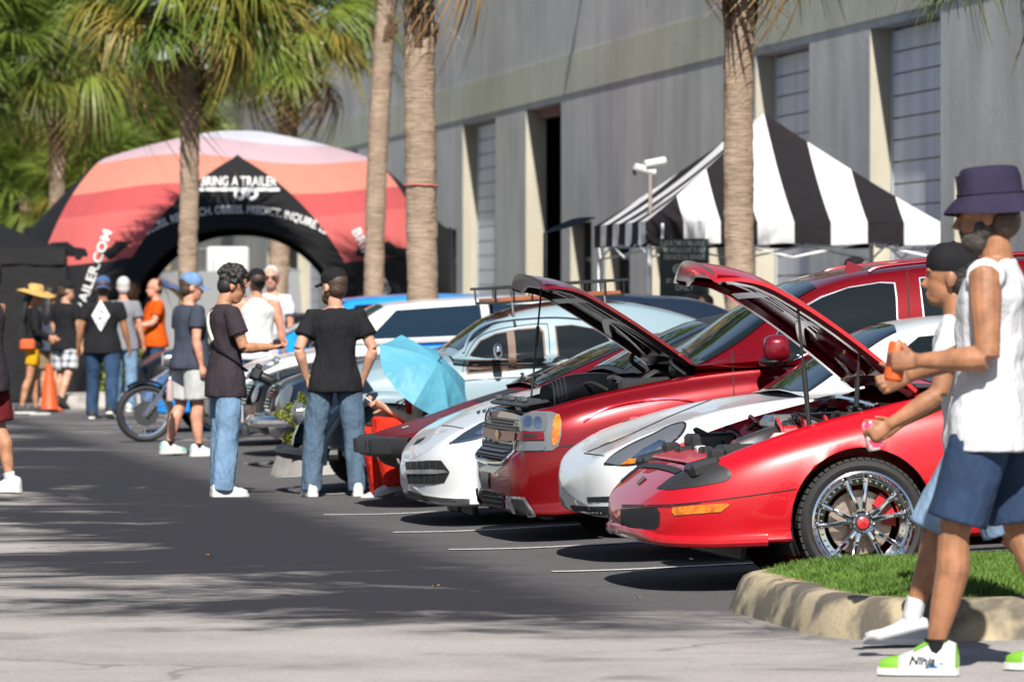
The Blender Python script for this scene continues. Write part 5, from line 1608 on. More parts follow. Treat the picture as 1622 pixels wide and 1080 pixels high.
    # mirrors, roof rails, antenna
    for sg in (-1, 1):
        MB().ell((1.63, sg * 1.07, 1.06), (.08, .125, .082), 12, Matrix.Rotation(sg * .12, 3, 'Z'), ex=.62).build('door_mirror', red_dark_paint, c.root, sharp=0)
        me = MB(); me.ell((1.60, sg * 1.05, .985), (.075, .12, .035), 8); me.tube([(1.6, sg * .90, .99), (1.6, sg * 1.02, 1.0)], .035, 8); me.build('mirror_base', black, c.root)
        rr = MB(); rr.tube(cr([(2.3, sg * .63, 1.475), (2.45, sg * .63, 1.505), (3.2, sg * .63, 1.53), (4.3, sg * .62, 1.525), (4.5, sg * .62, 1.49)], 5), .012, 8); rr.build('roof_rail', red_dark_paint, c.root)
    an = MB(); an.add([(2.22, -.30, 1.475), (2.36, -.325, 1.49), (2.36, -.275, 1.49), (2.25, -.30, 1.545)], [(0, 2, 3), (0, 3, 1), (1, 3, 2), (0, 1, 2)]); an.build('antenna_fin', red_dark_paint, c.root)
red_suv()

# ------------------------------------------------------------------ white low sports car with slit lights
def white_vette():
    c = Car('sports_car', 33.65, 632, 4.5, 'low white sports car with dark slit lights and pointed nose left of the SUV')
    S = [(0, .38, .21, .35, .415, .3, .42), (.03, .54, .17, .37, .45, .44, .46), (.09, .68, .14, .39, .50, .55, .515), (.2, .81, .125, .42, .575, .65, .595), (.4, .89, .12, .46, .65, .72, .685), (.75, .935, .13, .52, .735, .76, .775), (1.05, .945, .15, .56, .79, .77, .83), (1.4, .94, .16, .6, .84, .76, .89), (2.0, .94, .16, .62, .86, .76, .90), (3.0, .95, .17, .64, .90, .74, .93), (3.8, .96, .22, .66, .93, .7, .96), (4.35, .92, .3, .66, .9, .66, .93), (4.5, .8, .4, .62, .8, .6, .82)]
    c.body(S, white_paint, [(1.0, .33, .36), (3.7, .34, .37)], tuck=.97)
    c.cabin([(1.38, .68, .88, .58, .90), (1.7, .78, .88, .58, 1.05), (2.1, .80, .88, .57, 1.19), (2.5, .80, .89, .55, 1.22), (3.2, .76, .91, .48, 1.1), (4.0, .66, .94, .4, .97)], matte_black)
    c.seal()
    c.patch('headlight', [(713, 702), (735, 686), (760, 671), (782, 662), (790, 662), (784, 674), (770, 688), (745, 696)], lens_dark, .006, step=5, mirror=True)
    c.seam('headlight_edge', [(713, 702), (745, 697), (770, 689), (784, 675)], reflector, 1.8, off=.010)
    c.patch('headlight_projector', [(752, 687), (764, 680), (776, 676), (772, 684), (760, 690)], reflector, .010, mirror=True)
    c.patch('grille', [(643, 732), (680, 729), (700, 729), (713, 747), (705, 763), (690, 766), (648, 766), (645, 750)], darkvoid, .006)
    c.patch('grille_bar', [(644, 744), (685, 743), (706, 744), (712, 748), (690, 750), (646, 750)], silver_trim, .012)
    for k in range(5): c.seam('grille_mesh', [(652 + 10 * k, 731), (655 + 10 * k, 765)], steel, .8, off=.010)
    c.seam('hood_seam', [(700, 674), (715, 675), (735, 679)], darkvoid, 1.0)
    c.patch('nose_emblem', [(654, 706), (662, 697), (676, 692), (666, 700)], matte_black, .006)
    # black graphics along the hood edge
    for k, (x, y) in enumerate([(755, 653), (764, 651), (773, 648), (782, 646), (790, 645), (798, 642)]):
        c.patch('hood_graphic', [(x, y), (x + 7, y - 3), (x + 5, y + 1), (x + 9, y - 1), (x + 2, y + 3)], matte_black, .006, step=4)
    c.patch('splitter', [(630, 775), (660, 782), (700, 788), (745, 791), (745, 797), (700, 795), (660, 789), (632, 781)], matte_black, .012)
    c.box('air_dam', (.42, -.30, .10), (.04, .5, .10), matte_black, .01); c.box('air_dam', (.42, .35, .10), (.04, .5, .10), matte_black, .01)
    c.patch('windscreen', [(1.42, -.6), (2.0, -.52), (2.0, .52), (1.42, .6)], glass, mode='xy', off=.006)
    for x in (1.0, 3.7):
        for y in (-.93, .93): c.wheel(x, y, .33, .328, .25, rim_r=.78)
white_vette()

# ------------------------------------------------------------------ maroon wedge with black bumper
def maroon_wedge():
    c = Car('sports_car', 36.4, 598, 4.4, 'maroon wedge sports car with black rubber bumper behind the white pointed nose')
    S = [(0, .58, .39, .44, .49, .52, .495), (.03, .70, .30, .42, .502, .6, .508), (.12, .80, .25, .42, .52, .68, .53), (.35, .86, .22, .44, .565, .72, .585), (.7, .885, .22, .48, .65, .74, .67), (1.1, .89, .2, .5, .74, .74, .765), (1.5, .89, .2, .52, .79, .74, .81), (2.5, .89, .2, .54, .81, .74, .83), (3.6, .89, .24, .56, .84, .7, .87), (4.2, .85, .3, .56, .82, .66, .85), (4.4, .7, .4, .55, .75, .6, .77)]
    c.body(S, maroon_paint, [(.92, .30, .34), (3.4, .31, .35)])
    c.cabin([(1.06, .70, .76, .60, .775), (1.4, .77, .79, .60, .90), (1.75, .79, .80, .59, 1.015), (2.05, .795, .81, .575, 1.055), (2.6, .79, .82, .56, 1.06), (3.1, .76, .83, .5, .98), (3.6, .7, .85, .44, .88)], red_metal)
    c.seal()
    c.patch('windscreen', [(1.08, -.63), (1.5, -.58), (1.83, -.53), (1.83, .53), (1.5, .58), (1.08, .63)], glass, mode='xy', off=.006)
    c.patch('side_window', [(1.45, .83), (1.85, 1.0), (2.6, 1.02), (2.75, .86)], glass, mode='xz', off=.006, mirror=True)
    c.seam('window_trim', [(1.40, .83), (1.62, .925), (1.85, 1.01)], chrome, .02, mode='xz', off=.010)
    # rubber bumper bar
    rows = []
    for k in range(-16, 17):
        s = k / 16; y = .80 * s; x = -.06 + .22 * abs(s) ** 3.2
        rows.append([Vector((x - dx, y, z)) for dx, z in ((-.10, .36), (.01, .365), (.03, .385), (.03, .47), (.012, .492), (-.10, .492))])
    MB().grid(rows, True).build('bumper', matte_black, c.root, sharp=40, fix=True)
    for sg in (-1, 1): c.box('bumper_overrider', (-.085, sg * .30, .43), (.03, .10, .10), black, .01)
    c.patch('lower_grille', [(-.55, .28), (.55, .28), (.55, .36), (-.55, .36)], darkvoid, .004, mode='yz')
    c.patch('turn_signal', [(-.62, .31), (-.5, .31), (-.5, .35), (-.62, .35)], amber, .01, mode='yz', mirror=True)
    c.patch('hood_badge', [(.20, -.11), (.24, -.12), (.24, -.04), (.20, -.03)], white_plastic, .006, mode='xy')
    for k in range(7):
        x = .62 + .03 * k
        c.patch('hood_letter', [(x, -.735), (x + .016, -.735), (x + .016, -.70), (x, -.70)], white_plastic, .006, mode='xy')
    c.patch('headlight_door', [(.40, -.62), (.66, -.64), (.66, -.36), (.40, -.34)], paint('violet tinted maroon', (.14, .02, .04), .2, .3), .004, mode='xy', mirror=True)
    c.patch('hood_vent', [(.75, -.30), (1.0, -.30), (1.0, .30), (.75, .30)], matte_black, .004, mode='xy')
    for y in (-.4, .1): c.tube('wiper', [(1.06, y, .80), (1.14, y + .3, .84), (1.16, y + .52, .84)], .009, black, 6)
    for sg in (-1, 1): MB().ell((1.5, sg * .97, .88), (.06, .09, .06), 8).build('door_mirror', black, c.root)
    for x in (.92, 3.4):
        for y in (-.87, .87): c.wheel(x, y, .30, .298, .22, rim_r=.7)
maroon_wedge()

# ------------------------------------------------------------------ pale blue grey beetle with roof rack
def beetle():
    c = Car('vintage_car', 39.5, 458, 4.05, 'pale blue-grey vintage beetle car with a black roof rack', 'car')
    p = grey_blue_paint
    S = [(.12, .20, .46, .60, .66, .15, .67), (.2, .40, .36, .58, .74, .3, .76), (.35, .50, .30, .58, .83, .36, .86), (.6, .56, .28, .58, .90, .40, .945), (1.0, .62, .26, .58, .93, .46, .985), (1.35, .68, .25, .56, .92, .52, .99), (1.7, .72, .25, .54, .88, .62, .92), (2.4, .73, .25, .54, .87, .64, .9), (3.0, .70, .28, .54, .86, .6, .9), (3.5, .60, .32, .54, .78, .5, .82), (3.9, .42, .38, .5, .62, .34, .66), (4.0, .25, .42, .5, .55, .2, .56)]
    c.body(S, p)
    c.cabin([(1.22, .60, .93, .50, .96), (1.42, .66, .90, .53, 1.10), (1.62, .70, .88, .545, 1.215), (1.85, .72, .87, .545, 1.275), (2.2, .725, .87, .54, 1.295), (2.6, .72, .87, .52, 1.26), (3.0, .68, .87, .47, 1.15), (3.4, .58, .85, .38, .98), (3.65, .5, .80, .3, .84)], p)
    # fenders
    def fender(xc, zc, rx, rz, yo, nm):
        for sg in (-1, 1):
            rows = []
            for i in range(17):
                a = R(-8 + 196 * i / 16); row = []
                for j in range(9):
                    b = j / 8
                    rr = 1 - .16 * b ** 3
                    y = .50 + (yo - .50) * math.sin(PI / 2 * b) ** .8
                    row.append(Vector((xc - rx * rr * math.cos(a), sg * y, zc + rz * rr * math.sin(a))))
                e = row[-1]
                row.append(Vector((xc - rx * .80 * math.cos(a), sg * yo, zc + rz * .80 * math.sin(a)))); row.append(Vector((xc - rx * .79 * math.cos(a), sg * (yo - .05), zc + rz * .79 * math.sin(a))))
                rows.append(row)
            mb = MB().grid(rows, flip=sg < 0); mb.build(nm, p, c.root, fix=True); c.surf.append(mb)
    fender(.66, .28, .56, .47, .77, 'front_fender'); fender(3.25, .28, .56, .48, .78, 'rear_fender')
    c.seal()
    for sg in (-1, 1):
        MB().box((1.9, sg * .70, .27), (1.5, .16, .03), bev=.01).build('running_board', black, c.root)
    # glass
    c.patch('windscreen', [(1.28, -.50), (1.45, -.51), (1.68, -.46), (1.68, .46), (1.45, .51), (1.28, .50)], glass, mode='xy', off=.006)
    dt = mat('brown window rubber', (.09, .045, .03), .6)
    for poly in ([(737, 585), (744, 562), (760, 540), (785, 528), (820, 521), (855, 518), (862, 525), (866, 580), (800, 588), (740, 593)], [(878, 516), (905, 514), (940, 520), (962, 533), (972, 548), (960, 560), (884, 572)]):
        c.patch('window_surround', poly, dt, .004, step=8)
        cx = sum(q[0] for q in poly) / len(poly); cy = sum(q[1] for q in poly) / len(poly)
        c.patch('side_window', [(cx + (q[0] - cx) * .955, cy + (q[1] - cy) * .93) for q in poly], glass, .007, step=8)
    c.seam('window_divider', [(808, 524), (811, 552), (812, 585)], dt, 12, off=.009)
    c.seam('door_seam', [(733, 590), (738, 565), (757, 536), (785, 523), (822, 516), (860, 513), (868, 520), (872, 580), (874, 640)], darkvoid, 1.3)
    c.seam('roof_gutter', [(735, 560), (752, 528), (785, 512), (840, 504), (900, 503), (960, 512)], p, 3, off=.02)
    c.seam('belt_moulding', [(620, 640), (690, 612), (760, 600), (870, 596), (960, 590)], chrome, 1.6, off=.008)
    # bumper, headlight, mirror, rack
    c.tube('bumper', [(.30, -.74, .30), (.08, -.66, .31), (.0, -.4, .32), (-.02, 0, .32), (.0, .4, .32), (.08, .66, .31), (.30, .74, .30)], .045, matte_black, 8)
    for sg in (-1, 1):
        MB().lathe([(.001, -.03), (.05, -.025), (.085, 0), (.09, .05)], 18, c=(.16, sg * .62, .58), axis='x').build('headlight', lens_grey, c.root)
        MB().ell((1.52, sg * .84, .98), (.035, .05, .06), 8).build('door_mirror', chrome, c.root)
    c.tube('mirror_arm', [(1.50, -.70, .92), (1.52, -.80, .94), (1.52, -.83, .97)], .008, chrome, 6)
    rk = empty('roof_rack', parent=c.root)
    zr = 1.33; x0, x1, yw = 1.58, 2.55, .50
    rails = [[(x0, -yw, zr), (x1, -yw, zr), (x1, yw, zr), (x0, yw, zr)], [(x0 - .03, -yw - .02, zr + .11), (x1 + .03, -yw - .02, zr + .11), (x1 + .03, yw + .02, zr + .11), (x0 - .03, yw + .02, zr + .11)]]
    for r_ in rails: MB().tube(r_, .010, 6, closed=True).build('rail', black, rk)
    for k in range(8):
        t = k / 7
        x = x0 + (x1 - x0) * t
        for sg in (-1, 1): MB().tube([(x, sg * yw, zr), (x + .0, sg * (yw + .02), zr + .11)], .008, 6).build('rail_post', black, rk)
    for k in range(11):
        y = -yw + 2 * yw * (k + .5) / 11
        MB().box(((x0 + x1) / 2, y, zr + .015), (x1 - x0 - .04, .062, .034), bev=.003).build('wood_slat', mat('varnished orange wood', (.26, .08, .03), .4, coat=.3, noise_amt=.3, noise_scale=6, stretch=(.3, 6, 6)), rk)
    for x in (x0 + .12, x1 - .15):
        for sg in (-1, 1): MB().tube([(x, sg * yw, zr), (x, sg * (.545), 1.20), (x, sg * .60, 1.15)], .010, 6).build('rack_foot', black, rk)
    for x, w in ((.66, .26), (3.25, .26)):
        for sg in (-1, 1): c.wheel(x, sg * .72, .27, .27, .16, rim_r=.66, rmat=chrome, spokes=8)
    c.box('visor_items', (1.55, -.1, 1.0), (.1, .5, .06), mat('dash clutter', (.3, .2, .12), .7), .02)
beetle()

# ================================================================== PEOPLE
def skin(name, col):
    m = mat(name, col, .52, spec=.35, noise_amt=.22, noise_scale=14, bump=.35, bump_scale=90, bump_dist=.004, detail=7)
    b = m.node_tree.nodes['Principled BSDF']; b.inputs['Subsurface Weight'].default_value = .12; b.inputs['Subsurface Radius'].default_value = (.02, .008, .004); b.inputs['Subsurface Scale'].default_value = .3
    return m
SK = {'light': skin('skin light', (.42, .23, .155)), 'tan': skin('skin tan', (.34, .165, .095)), 'brown': skin('skin brown', (.25, .115, .06)), 'pink': skin('skin pink', (.45, .215, .145))}
def rings(mb, secs, n=18, lean=None):
    """closed stack of elliptical sections (centre, half depth, half width); ends closed"""
    rows = []
    for c, rx, ry in secs:
        c = Vector(c); rows.append([c + Vector((rx * math.cos(2 * PI * k / n), ry * math.sin(2 * PI * k / n), 0)) for k in range(n)])
    mb.grid(rows, True)
    b = len(mb.v) - n * len(rows)
    mb.f.append(tuple(b + k for k in range(n))[::-1]); mb.mi.append(0)
    mb.f.append(tuple(len(mb.v) - n + k for k in range(n))); mb.mi.append(0)
def vox(mb, name, m, parent, size=.014, smooth=5):
    me = mb.mesh(name, m, sharp=0)
    o = link(name, me, parent)
    r = o.modifiers.new('Remesh', 'REMESH'); r.mode = 'VOXEL'; r.voxel_size = size; r.use_smooth_shade = True
    if smooth:
        q = o.modifiers.new('Smooth', 'SMOOTH'); q.factor = .5; q.iterations = smooth
    return o
def crease(o, strength, size, seed=0):
    """soft folds in cloth"""
    t = bpy.data.textures.get('folds%g' % size) or bpy.data.textures.new('folds%g' % size, 'CLOUDS')
    t.noise_scale = size; t.noise_depth = 2
    d = o.modifiers.new('Folds', 'DISPLACE'); d.texture = t; d.strength = strength; d.mid_level = .5; d.texture_coords = 'GLOBAL'
    q = o.modifiers.new('Smooth2', 'SMOOTH'); q.factor = .5; q.iterations = 5
def dirv(p, o, sg):
    p, o = R(p), R(o)
    return Vector((math.sin(p) * math.cos(o), sg * math.sin(o), -math.cos(p) * math.cos(o)))

def hand(mb, w, d, palm, k, curl=35, spread=1.0, thumb=None, right=False):
    """palm, four unequal fingers and a thumb from the wrist w along d; palm = direction the palm faces"""
    d = d.normalized(); n = (palm - d * palm.dot(d)).normalized(); s = d.cross(n) * (-1 if right else 1)
    mb.tube([w - d * .03 * k, w + d * .02 * k, w + d * .055 * k, w + d * .09 * k], [.025 * k, .031 * k, .037 * k, .034 * k], 10, flat=.55, up=n)
    for i, (off, ln) in enumerate(((-.028, .062), (-.0095, .074), (.0095, .070), (.027, .054))):
        p = w + d * .085 * k + s * off * k * spread; a = 0; pts = [p - d * .02 * k, p]
        for j, f in enumerate((.45, .32, .23)):
            a += R(curl * (.7 + .25 * j + .08 * i))
            p = p + (d * math.cos(a) + n * math.sin(a)) * ln * f * k * 1.15; pts.append(p)
        mb.tube(pts, [.0095 * k, .0095 * k, .009 * k, .0082 * k, .0065 * k], 7)
    t0 = w + d * .025 * k - s * .028 * k
    td = (thumb or (d * .75 - s * .65 + n * .35)).normalized()
    mb.tube([t0 - td * .01, t0 + td * .03 * k, t0 + td * .052 * k + n * .006, t0 + td * .075 * k + n * .014], [.012 * k, .0115 * k, .010 * k, .0075 * k], 7)

def person(label, pos, face, hgt, legs, arms, top, bottom, shoes, skin_m, hair=None, hat=None, head=(0, 0), lean=0, build=1.0, group=None, vs=.014, extra=None, seat=None, beard=None, glasses=False, curl=35, thigh_len=1.0, sock=None, belly=0.0):
    k = hgt / 1.75
    root = empty('person', pos, R(face))
    tag(root, label, 'person', group)
    J = {}
    # legs first, to find the height of the hips
    low = 0
    for q, sg in (('L', 1), ('R', -1)):
        hip = Vector((0, sg * .092 * build, 0))
        p, kn, ou = legs[q]
        d1 = dirv(p, ou, sg); knee = hip + d1 * .43 * thigh_len; d2 = dirv(p - kn, ou * .5, sg); ank = knee + d2 * .42
        J['hip' + q], J['knee' + q], J['ank' + q] = hip, knee, ank
        J['pit' + q] = p - kn
        low = min(low, ank.z)
    base = -low + .075 if seat is None else seat / k
    for a in list(J):
        if not a.startswith('pit'): J[a] = J[a] + Vector((0, 0, base))
    P = Vector((0, 0, base))
    ln = R(lean)
    def spine(z, fwd=0.0, side=0.0):
        return P + Vector((math.sin(ln) * z + fwd * math.cos(ln), side, math.cos(ln) * z - fwd * math.sin(ln)))
    nb = spine(.545, -.01); J['neck'] = nb
    hy, hp = R(head[0]), R(head[1])
    HR = Matrix.Rotation(hy, 4, 'Z') @ Matrix.Rotation(hp, 4, 'Y')
    hc = nb + Vector((math.sin(ln) * .5 * .1, 0, .022)) + HR.to_3x3() @ Vector((.022, 0, .125))
    HM = Matrix.Translation(hc) @ HR @ Matrix.Scale(1.09, 4)
    for q, sg in (('L', 1), ('R', -1)):
        up, uo, fp, fo = arms[q][:4]
        sh = spine(.472, -.005, sg * .176 * build ** .7)
        el = sh + dirv(up, uo, sg) * .285; wr = el + dirv(fp, fo, sg) * .25
        J['sh' + q], J['el' + q], J['wr' + q] = sh, el, wr
        J['fd' + q] = dirv(fp, fo, sg)
    S = lambda v: v * k
    b = MB()
    bw = build
    # torso, neck, head as one figure
    rings(b, [(S(spine(z, f)), rx * k, ry * bw * k) for z, f, rx, ry in ((-.09, 0, .05, .06), (-.03, 0, .095, .14), (.06, 0, .10, .145), (.18, .005, .095, .125), (.30, .01, .105, .145), (.41, .0, .10, .165), (.49, -.005, .075, .15), (.535, -.01, .05, .07))])
    b.tube([S(spine(.48, -.01)), S(nb), S(hc + HR.to_3x3() @ Vector((-.015, 0, -.07)))], [.066 * k, .057 * k, .056 * k], 14)
    def hd(p): return (HM @ Vector(p)) * k
    rot = HR.to_3x3() * 1.09
    b.ell(hd((-.008, 0, .028)), (.098 * k, .077 * k, .098 * k), 12, rot)
    b.ell(hd((.022, 0, -.04)), (.068 * k, .060 * k, .075 * k), 10, rot)
    b.ell(hd((.045, 0, -.085)), (.040 * k, .042 * k, .030 * k), 8, rot)
    b.tube([hd((.075, 0, .02)), hd((.092, 0, -.01)), hd((.108, 0, -.032)), hd((.085, 0, -.042))], [.010 * k, .012 * k, .015 * k, .010 * k], 8)
    b.ell(hd((.083, 0, .028)), (.014 * k, .05 * k, .010 * k), 6, rot)
    b.ell(hd((.082, 0, -.066)), (.014 * k, .025 * k, .008 * k), 6, rot); b.ell(hd((.08, 0, -.08)), (.013 * k, .022 * k, .008 * k), 6, rot)
    for sg in (1, -1): b.ell(hd((-.008, sg * .078, -.008)), (.020 * k, .010 * k, .032 * k), 6, rot)
    for q, sg in (('L', 1), ('R', -1)):
        sh, el, wr = J['sh' + q], J['el' + q], J['wr' + q]
        a = bw ** .5
        b.tube([S(sh - Vector((0, sg * .05, 0))), S(sh), S(sh.lerp(el, .3)), S(sh.lerp(el, .65)), S(el)], [.05 * k, .056 * k * a, .054 * k * a, .046 * k * a, .040 * k * a], 12)
        b.tube([S(el), S(el.lerp(wr, .25)), S(el.lerp(wr, .6)), S(wr)], [.040 * k * a, .044 * k * a, .035 * k * a, .025 * k], 12)
        pm = arms[q][4] if len(arms[q]) > 4 else Vector((0, -sg, 0))
        hand(b, S(wr), J['fd' + q] if len(arms[q]) < 6 else arms[q][5], pm, k, curl=curl if not isinstance(curl, dict) else curl[q], right=q == 'R')
        hp_, kn, an = J['hip' + q], J['knee' + q], J['ank' + q]
        b.tube([S(hp_ + Vector((0, 0, .05))), S(hp_.lerp(kn, .25)), S(hp_.lerp(kn, .65)), S(kn)], [.085 * k * bw, .085 * k * bw, .066 * k * a, .053 * k * a], 14)
        fw = dirv(J['pit' + q] + 90, 0, 1)
        b.tube([S(kn), S(kn.lerp(an, .3) - fw * .018), S(kn.lerp(an, .6) - fw * .008), S(kn.lerp(an, .88)), S(an), S(an - Vector((0, 0, .03)))], [.052 * k * a, .058 * k * a, .048 * k * a, .034 * k, .036 * k, .036 * k], 12)
        tl = 0 if abs(an.z - .075) < .03 else min(max(-J['pit' + q], -30), 62)
        fr = Matrix.Rotation(R(tl), 3, 'Y')
        b.tube([S(an + fr @ Vector((-.03, 0, -.03))), S(an + fr @ Vector((.05, 0, -.042))), S(an + fr @ Vector((.10, 0, -.052)))], [.028 * k, .026 * k, .016 * k], 8)
    vox(b, 'body', skin_m, root, vs * .8 if vs < .012 else vs, 3)
    # ---- top
    kind, tm = top[0], top[1]
    t = MB()
    hem = -.13 if len(top) < 3 else top[2]
    be = belly
    secs = [(hem, 0 + be * .5, .160 + be, .208), (hem + .05, be * .5, .158 + be, .206), (0.0, be * .6, .148 + be, .196), (.07, be * .6, .130 + be, .174), (.18, .008 + be * .5, .115 + be, .150), (.30, .012, .122 + be * .4, .165), (.40, 0, .118, .184), (.465, -.005, .098, .180), (.51, -.012, .070, .125), (.535, -.014, .060, .072)]
    if kind == 'tank': secs = secs[:7] + [(.455, -.005, .096, .150), (.51, -.012, .068, .105), (.53, -.014, .056, .066)]
    rings(t, [(S(spine(z, f)), rx * k * (.55 + .45 * bw), ry * k * bw) for z, f, rx, ry in secs])
    for q, sg in (('L', 1), ('R', -1)):
        sh, el, wr = J['sh' + q], J['el' + q], J['wr' + q]
        if kind in ('tee', 'long'):
            e = .62 if kind == 'tee' else 1.0
            m_ = sh.lerp(el, e)
            t.tube([S(sh + Vector((0, -sg * .06, .0))), S(sh + Vector((0, 0, .006))), S(sh.lerp(el, .3)), S(m_)], [.058 * k, .064 * k * bw ** .5, .072 * k * bw ** .5, (.080 if kind == 'tee' else .052) * k], 14)
            if kind == 'long': t.tube([S(el), S(el.lerp(wr, .4)), S(el.lerp(wr, .93))], [.054 * k, .05 * k, .038 * k], 12)
        elif kind == 'cut':
            t.tube([S(sh + Vector((0, -sg * .07, -.01))), S(sh + Vector((0, sg * .012, .004)))], [.07 * k, .066 * k], 14)
    o = vox(t, {'tee': 'tee_shirt', 'tank': 'tank_top', 'long': 'long_sleeve_top', 'cut': 'sleeveless_shirt'}[kind], tm, root, vs, 4)
    crease(o, .020 * k, .14)
    # ---- bottom
    kind, bm_ = bottom[0], bottom[1]
    wd = bottom[2] if len(bottom) > 2 else 1.0
    t = MB()
    rings(t, [(S(spine(z, 0)), rx * k * (.6 + .4 * bw), ry * k * bw) for z, rx, ry in ((-.11, .09, .12), (-.07, .115, .150), (0, .122, .156), (.07, .114, .15), (.10, .112, .146))])
    for q, sg in (('L', 1), ('R', -1)):
        hp_, kn, an = J['hip' + q], J['knee' + q], J['ank' + q]
        a = bw ** .5
        if kind == 'long':
            t.tube([S(hp_ + Vector((0, 0, .0))), S(hp_.lerp(kn, .3)), S(hp_.lerp(kn, .7)), S(kn), S(kn.lerp(an, .35)), S(kn.lerp(an, .75)), S(an + Vector((0, 0, -.035)))], [.088 * k * bw, .096 * k * bw, .088 * k * a * wd, .080 * k * wd, .082 * k * wd, .076 * k * wd, .074 * k * wd], 16)
        else:
            e = {'shorts': .90, 'mid': .62, 'knee': 1.0}[kind]; m_ = hp_.lerp(kn, e)
            t.tube([S(hp_ + Vector((0, 0, .0))), S(hp_.lerp(kn, .3)), S(hp_.lerp(kn, e * .7)), S(m_)], [.088 * k * bw, .098 * k * bw, .095 * k * a * wd, .096 * k * a * wd], 16)
    o = vox(t, 'trousers' if kind == 'long' else 'shorts', bm_, root, vs, 4)
    crease(o, .011 * k, .16)
    # ---- shoes
    for q, sg in (('L', 1), ('R', -1)):
        an = J['ank' + q]; pit = J['pit' + q]
        tilt = 0 if abs(an.z - .075) < .03 else min(max(-pit, -30), 62)
        rm = Matrix.Rotation(R(tilt) if tilt else 0, 3, 'Y') @ Matrix.Rotation(R(sg * 6), 3, 'Z')
        an_ = S(an)
        sh_ = MB(); so = MB(); rows = []; rs = []
        for x, zt, w in ((-.085, .045, .022), (-.075, .085, .036), (-.04, .098, .041), (.02, .092, .043), (.07, .062, .047), (.12, .042, .049), (.165, .033, .043), (.19, .022, .022)):
            z0 = -.072
            rows.append([rm @ Vector((x, w * sy, z0 + .022 + (zt) * sz)) * k + an_ for sy, sz in ((-1, 0), (-1.02, .45), (-.75, .85), (-.3, 1), (.3, 1), (.75, .85), (1.02, .45), (1, 0))])
            rs.append([rm @ Vector((x * 1.04, w * 1.06 * sy, z0 - .002 + zz)) * k + an_ for sy, zz in ((-1, 0), (-1.02, .024), (1.02, .024), (1, 0))])
        sh_.grid(rows, True); sh_.f += [tuple(range(8))[::-1], tuple(range(len(rows) * 8 - 8, len(rows) * 8))]; sh_.mi += [0, 0]
        so.grid(rs, True); so.f += [(3, 2, 1, 0), tuple(range(len(rs) * 4 - 4, len(rs) * 4))]; so.mi += [0, 0]
        so_o = sh_.build('shoe', shoes[0], root, sharp=60, fix=True)
        so.build('sole', shoes[1] if len(shoes) > 1 else white_plastic, so_o, sharp=40, fix=True)
        if len(shoes) > 2:
            def band(name, sel, m_, out=.0025):
                mb2 = MB(); cut = []
                for i_, j0, j1 in sel: cut.append([an_ + (p - an_) * 1.0 + (p - (an_ + rm @ Vector((rows_x[i_], 0, -.03)) * k)).normalized() * out for p in rows[i_][j0:j1]])
                mb2.grid(cut); mb2.build(name, m_, so_o, sharp=0, fix=True)
            rows_x = (-.085, -.075, -.04, .02, .07, .12, .165, .19)
            band('toe_panel', [(5, 0, 8), (6, 0, 8), (7, 0, 8)], shoes[2]); band('heel_panel', [(0, 0, 8), (1, 0, 8)], shoes[2])
            if len(shoes) > 3:
                tv, tf = text_mesh('Ninja', .042, 1.0, shear=.3, bold=.0012)
                MB().add([an_ + rm @ Vector((.085 - p.x, .0535, -.036 + p.y)) * k for p in tv], tf).build('shoe_lettering', black, so_o, smooth=False)
                band('tongue', [(2, 2, 6), (3, 2, 6), (4, 2, 6)], shoes[2], .006); band('side_panel', [(2, 0, 2), (3, 0, 2), (4, 0, 2)], shoes[3], .004); band('side_panel', [(2, 6, 8), (3, 6, 8), (4, 6, 8)], shoes[3], .004)
        if sock:
            MB().tube([S(an + Vector((-.005, 0, -.03))), S(an.lerp(J['knee' + q], .12)), S(an.lerp(J['knee' + q], sock[1]))], [.040 * k, .043 * k, .045 * k], 14).build('sock', sock[0], root)
    # ---- hair, hat, beard
    if hair:
        style, hm = hair; h = MB()
        if style in ('short', 'curly', 'long'):
            h.ell(hd((-.022, 0, .045)), (.097 * k, .083 * k, .092 * k), 12, rot)
            h.ell(hd((-.045, 0, -.01)), (.066 * k, .076 * k, .075 * k), 10, rot)
        if style == 'fringe':
            h.ell(hd((-.05, 0, -.02)), (.058 * k, .078 * k, .065 * k), 10, rot)
        if style == 'curly':
            rn = random.Random(3)
            for i in range(90):
                a = rn.uniform(0, 2 * PI); e = rn.uniform(-.25, 1.45)
                p = Vector((-.02 + .105 * math.cos(e) * math.cos(a), .09 * math.cos(e) * math.sin(a), .045 + .095 * math.sin(e)))
                if p.x > .055 and p.z < .06: continue
                h.ell(hd(p), [rn.uniform(.016, .026) * k] * 3, 5)
        if style == 'long':
            h.tube([hd((-.06, 0, .02)), hd((-.10, 0, -.12)), hd((-.11, 0, -.26)), hd((-.10, 0, -.38))], [.075 * k, .085 * k, .09 * k, .05 * k], 12, flat=.6)
        vox(h, 'hair', hm, root, .007 if style == 'curly' else .012, 1 if style == 'curly' else 3)
    if beard:
        h = MB(); h.ell(hd((.035, 0, -.078)), (.058 * k, .062 * k, .052 * k), 9, rot); h.ell(hd((.012, 0, -.045)), (.05 * k, .074 * k, .05 * k), 9, rot); h.ell(hd((.088, 0, -.052)), (.012 * k, .03 * k, .008 * k), 6, rot)
        vox(h, 'beard', beard, root, .008, 2)
    if glasses:
        g = MB()
        for sg in (1, -1):
            g.box(hd((.094, sg * .034, .012)), (.008 * k, .052 * k, .034 * k), rot, bev=.003); g.tube([hd((.09, sg * .058, .018)), hd((.0, sg * .082, .012))], .003 * k, 5)
        g.build('sunglasses', black, root)
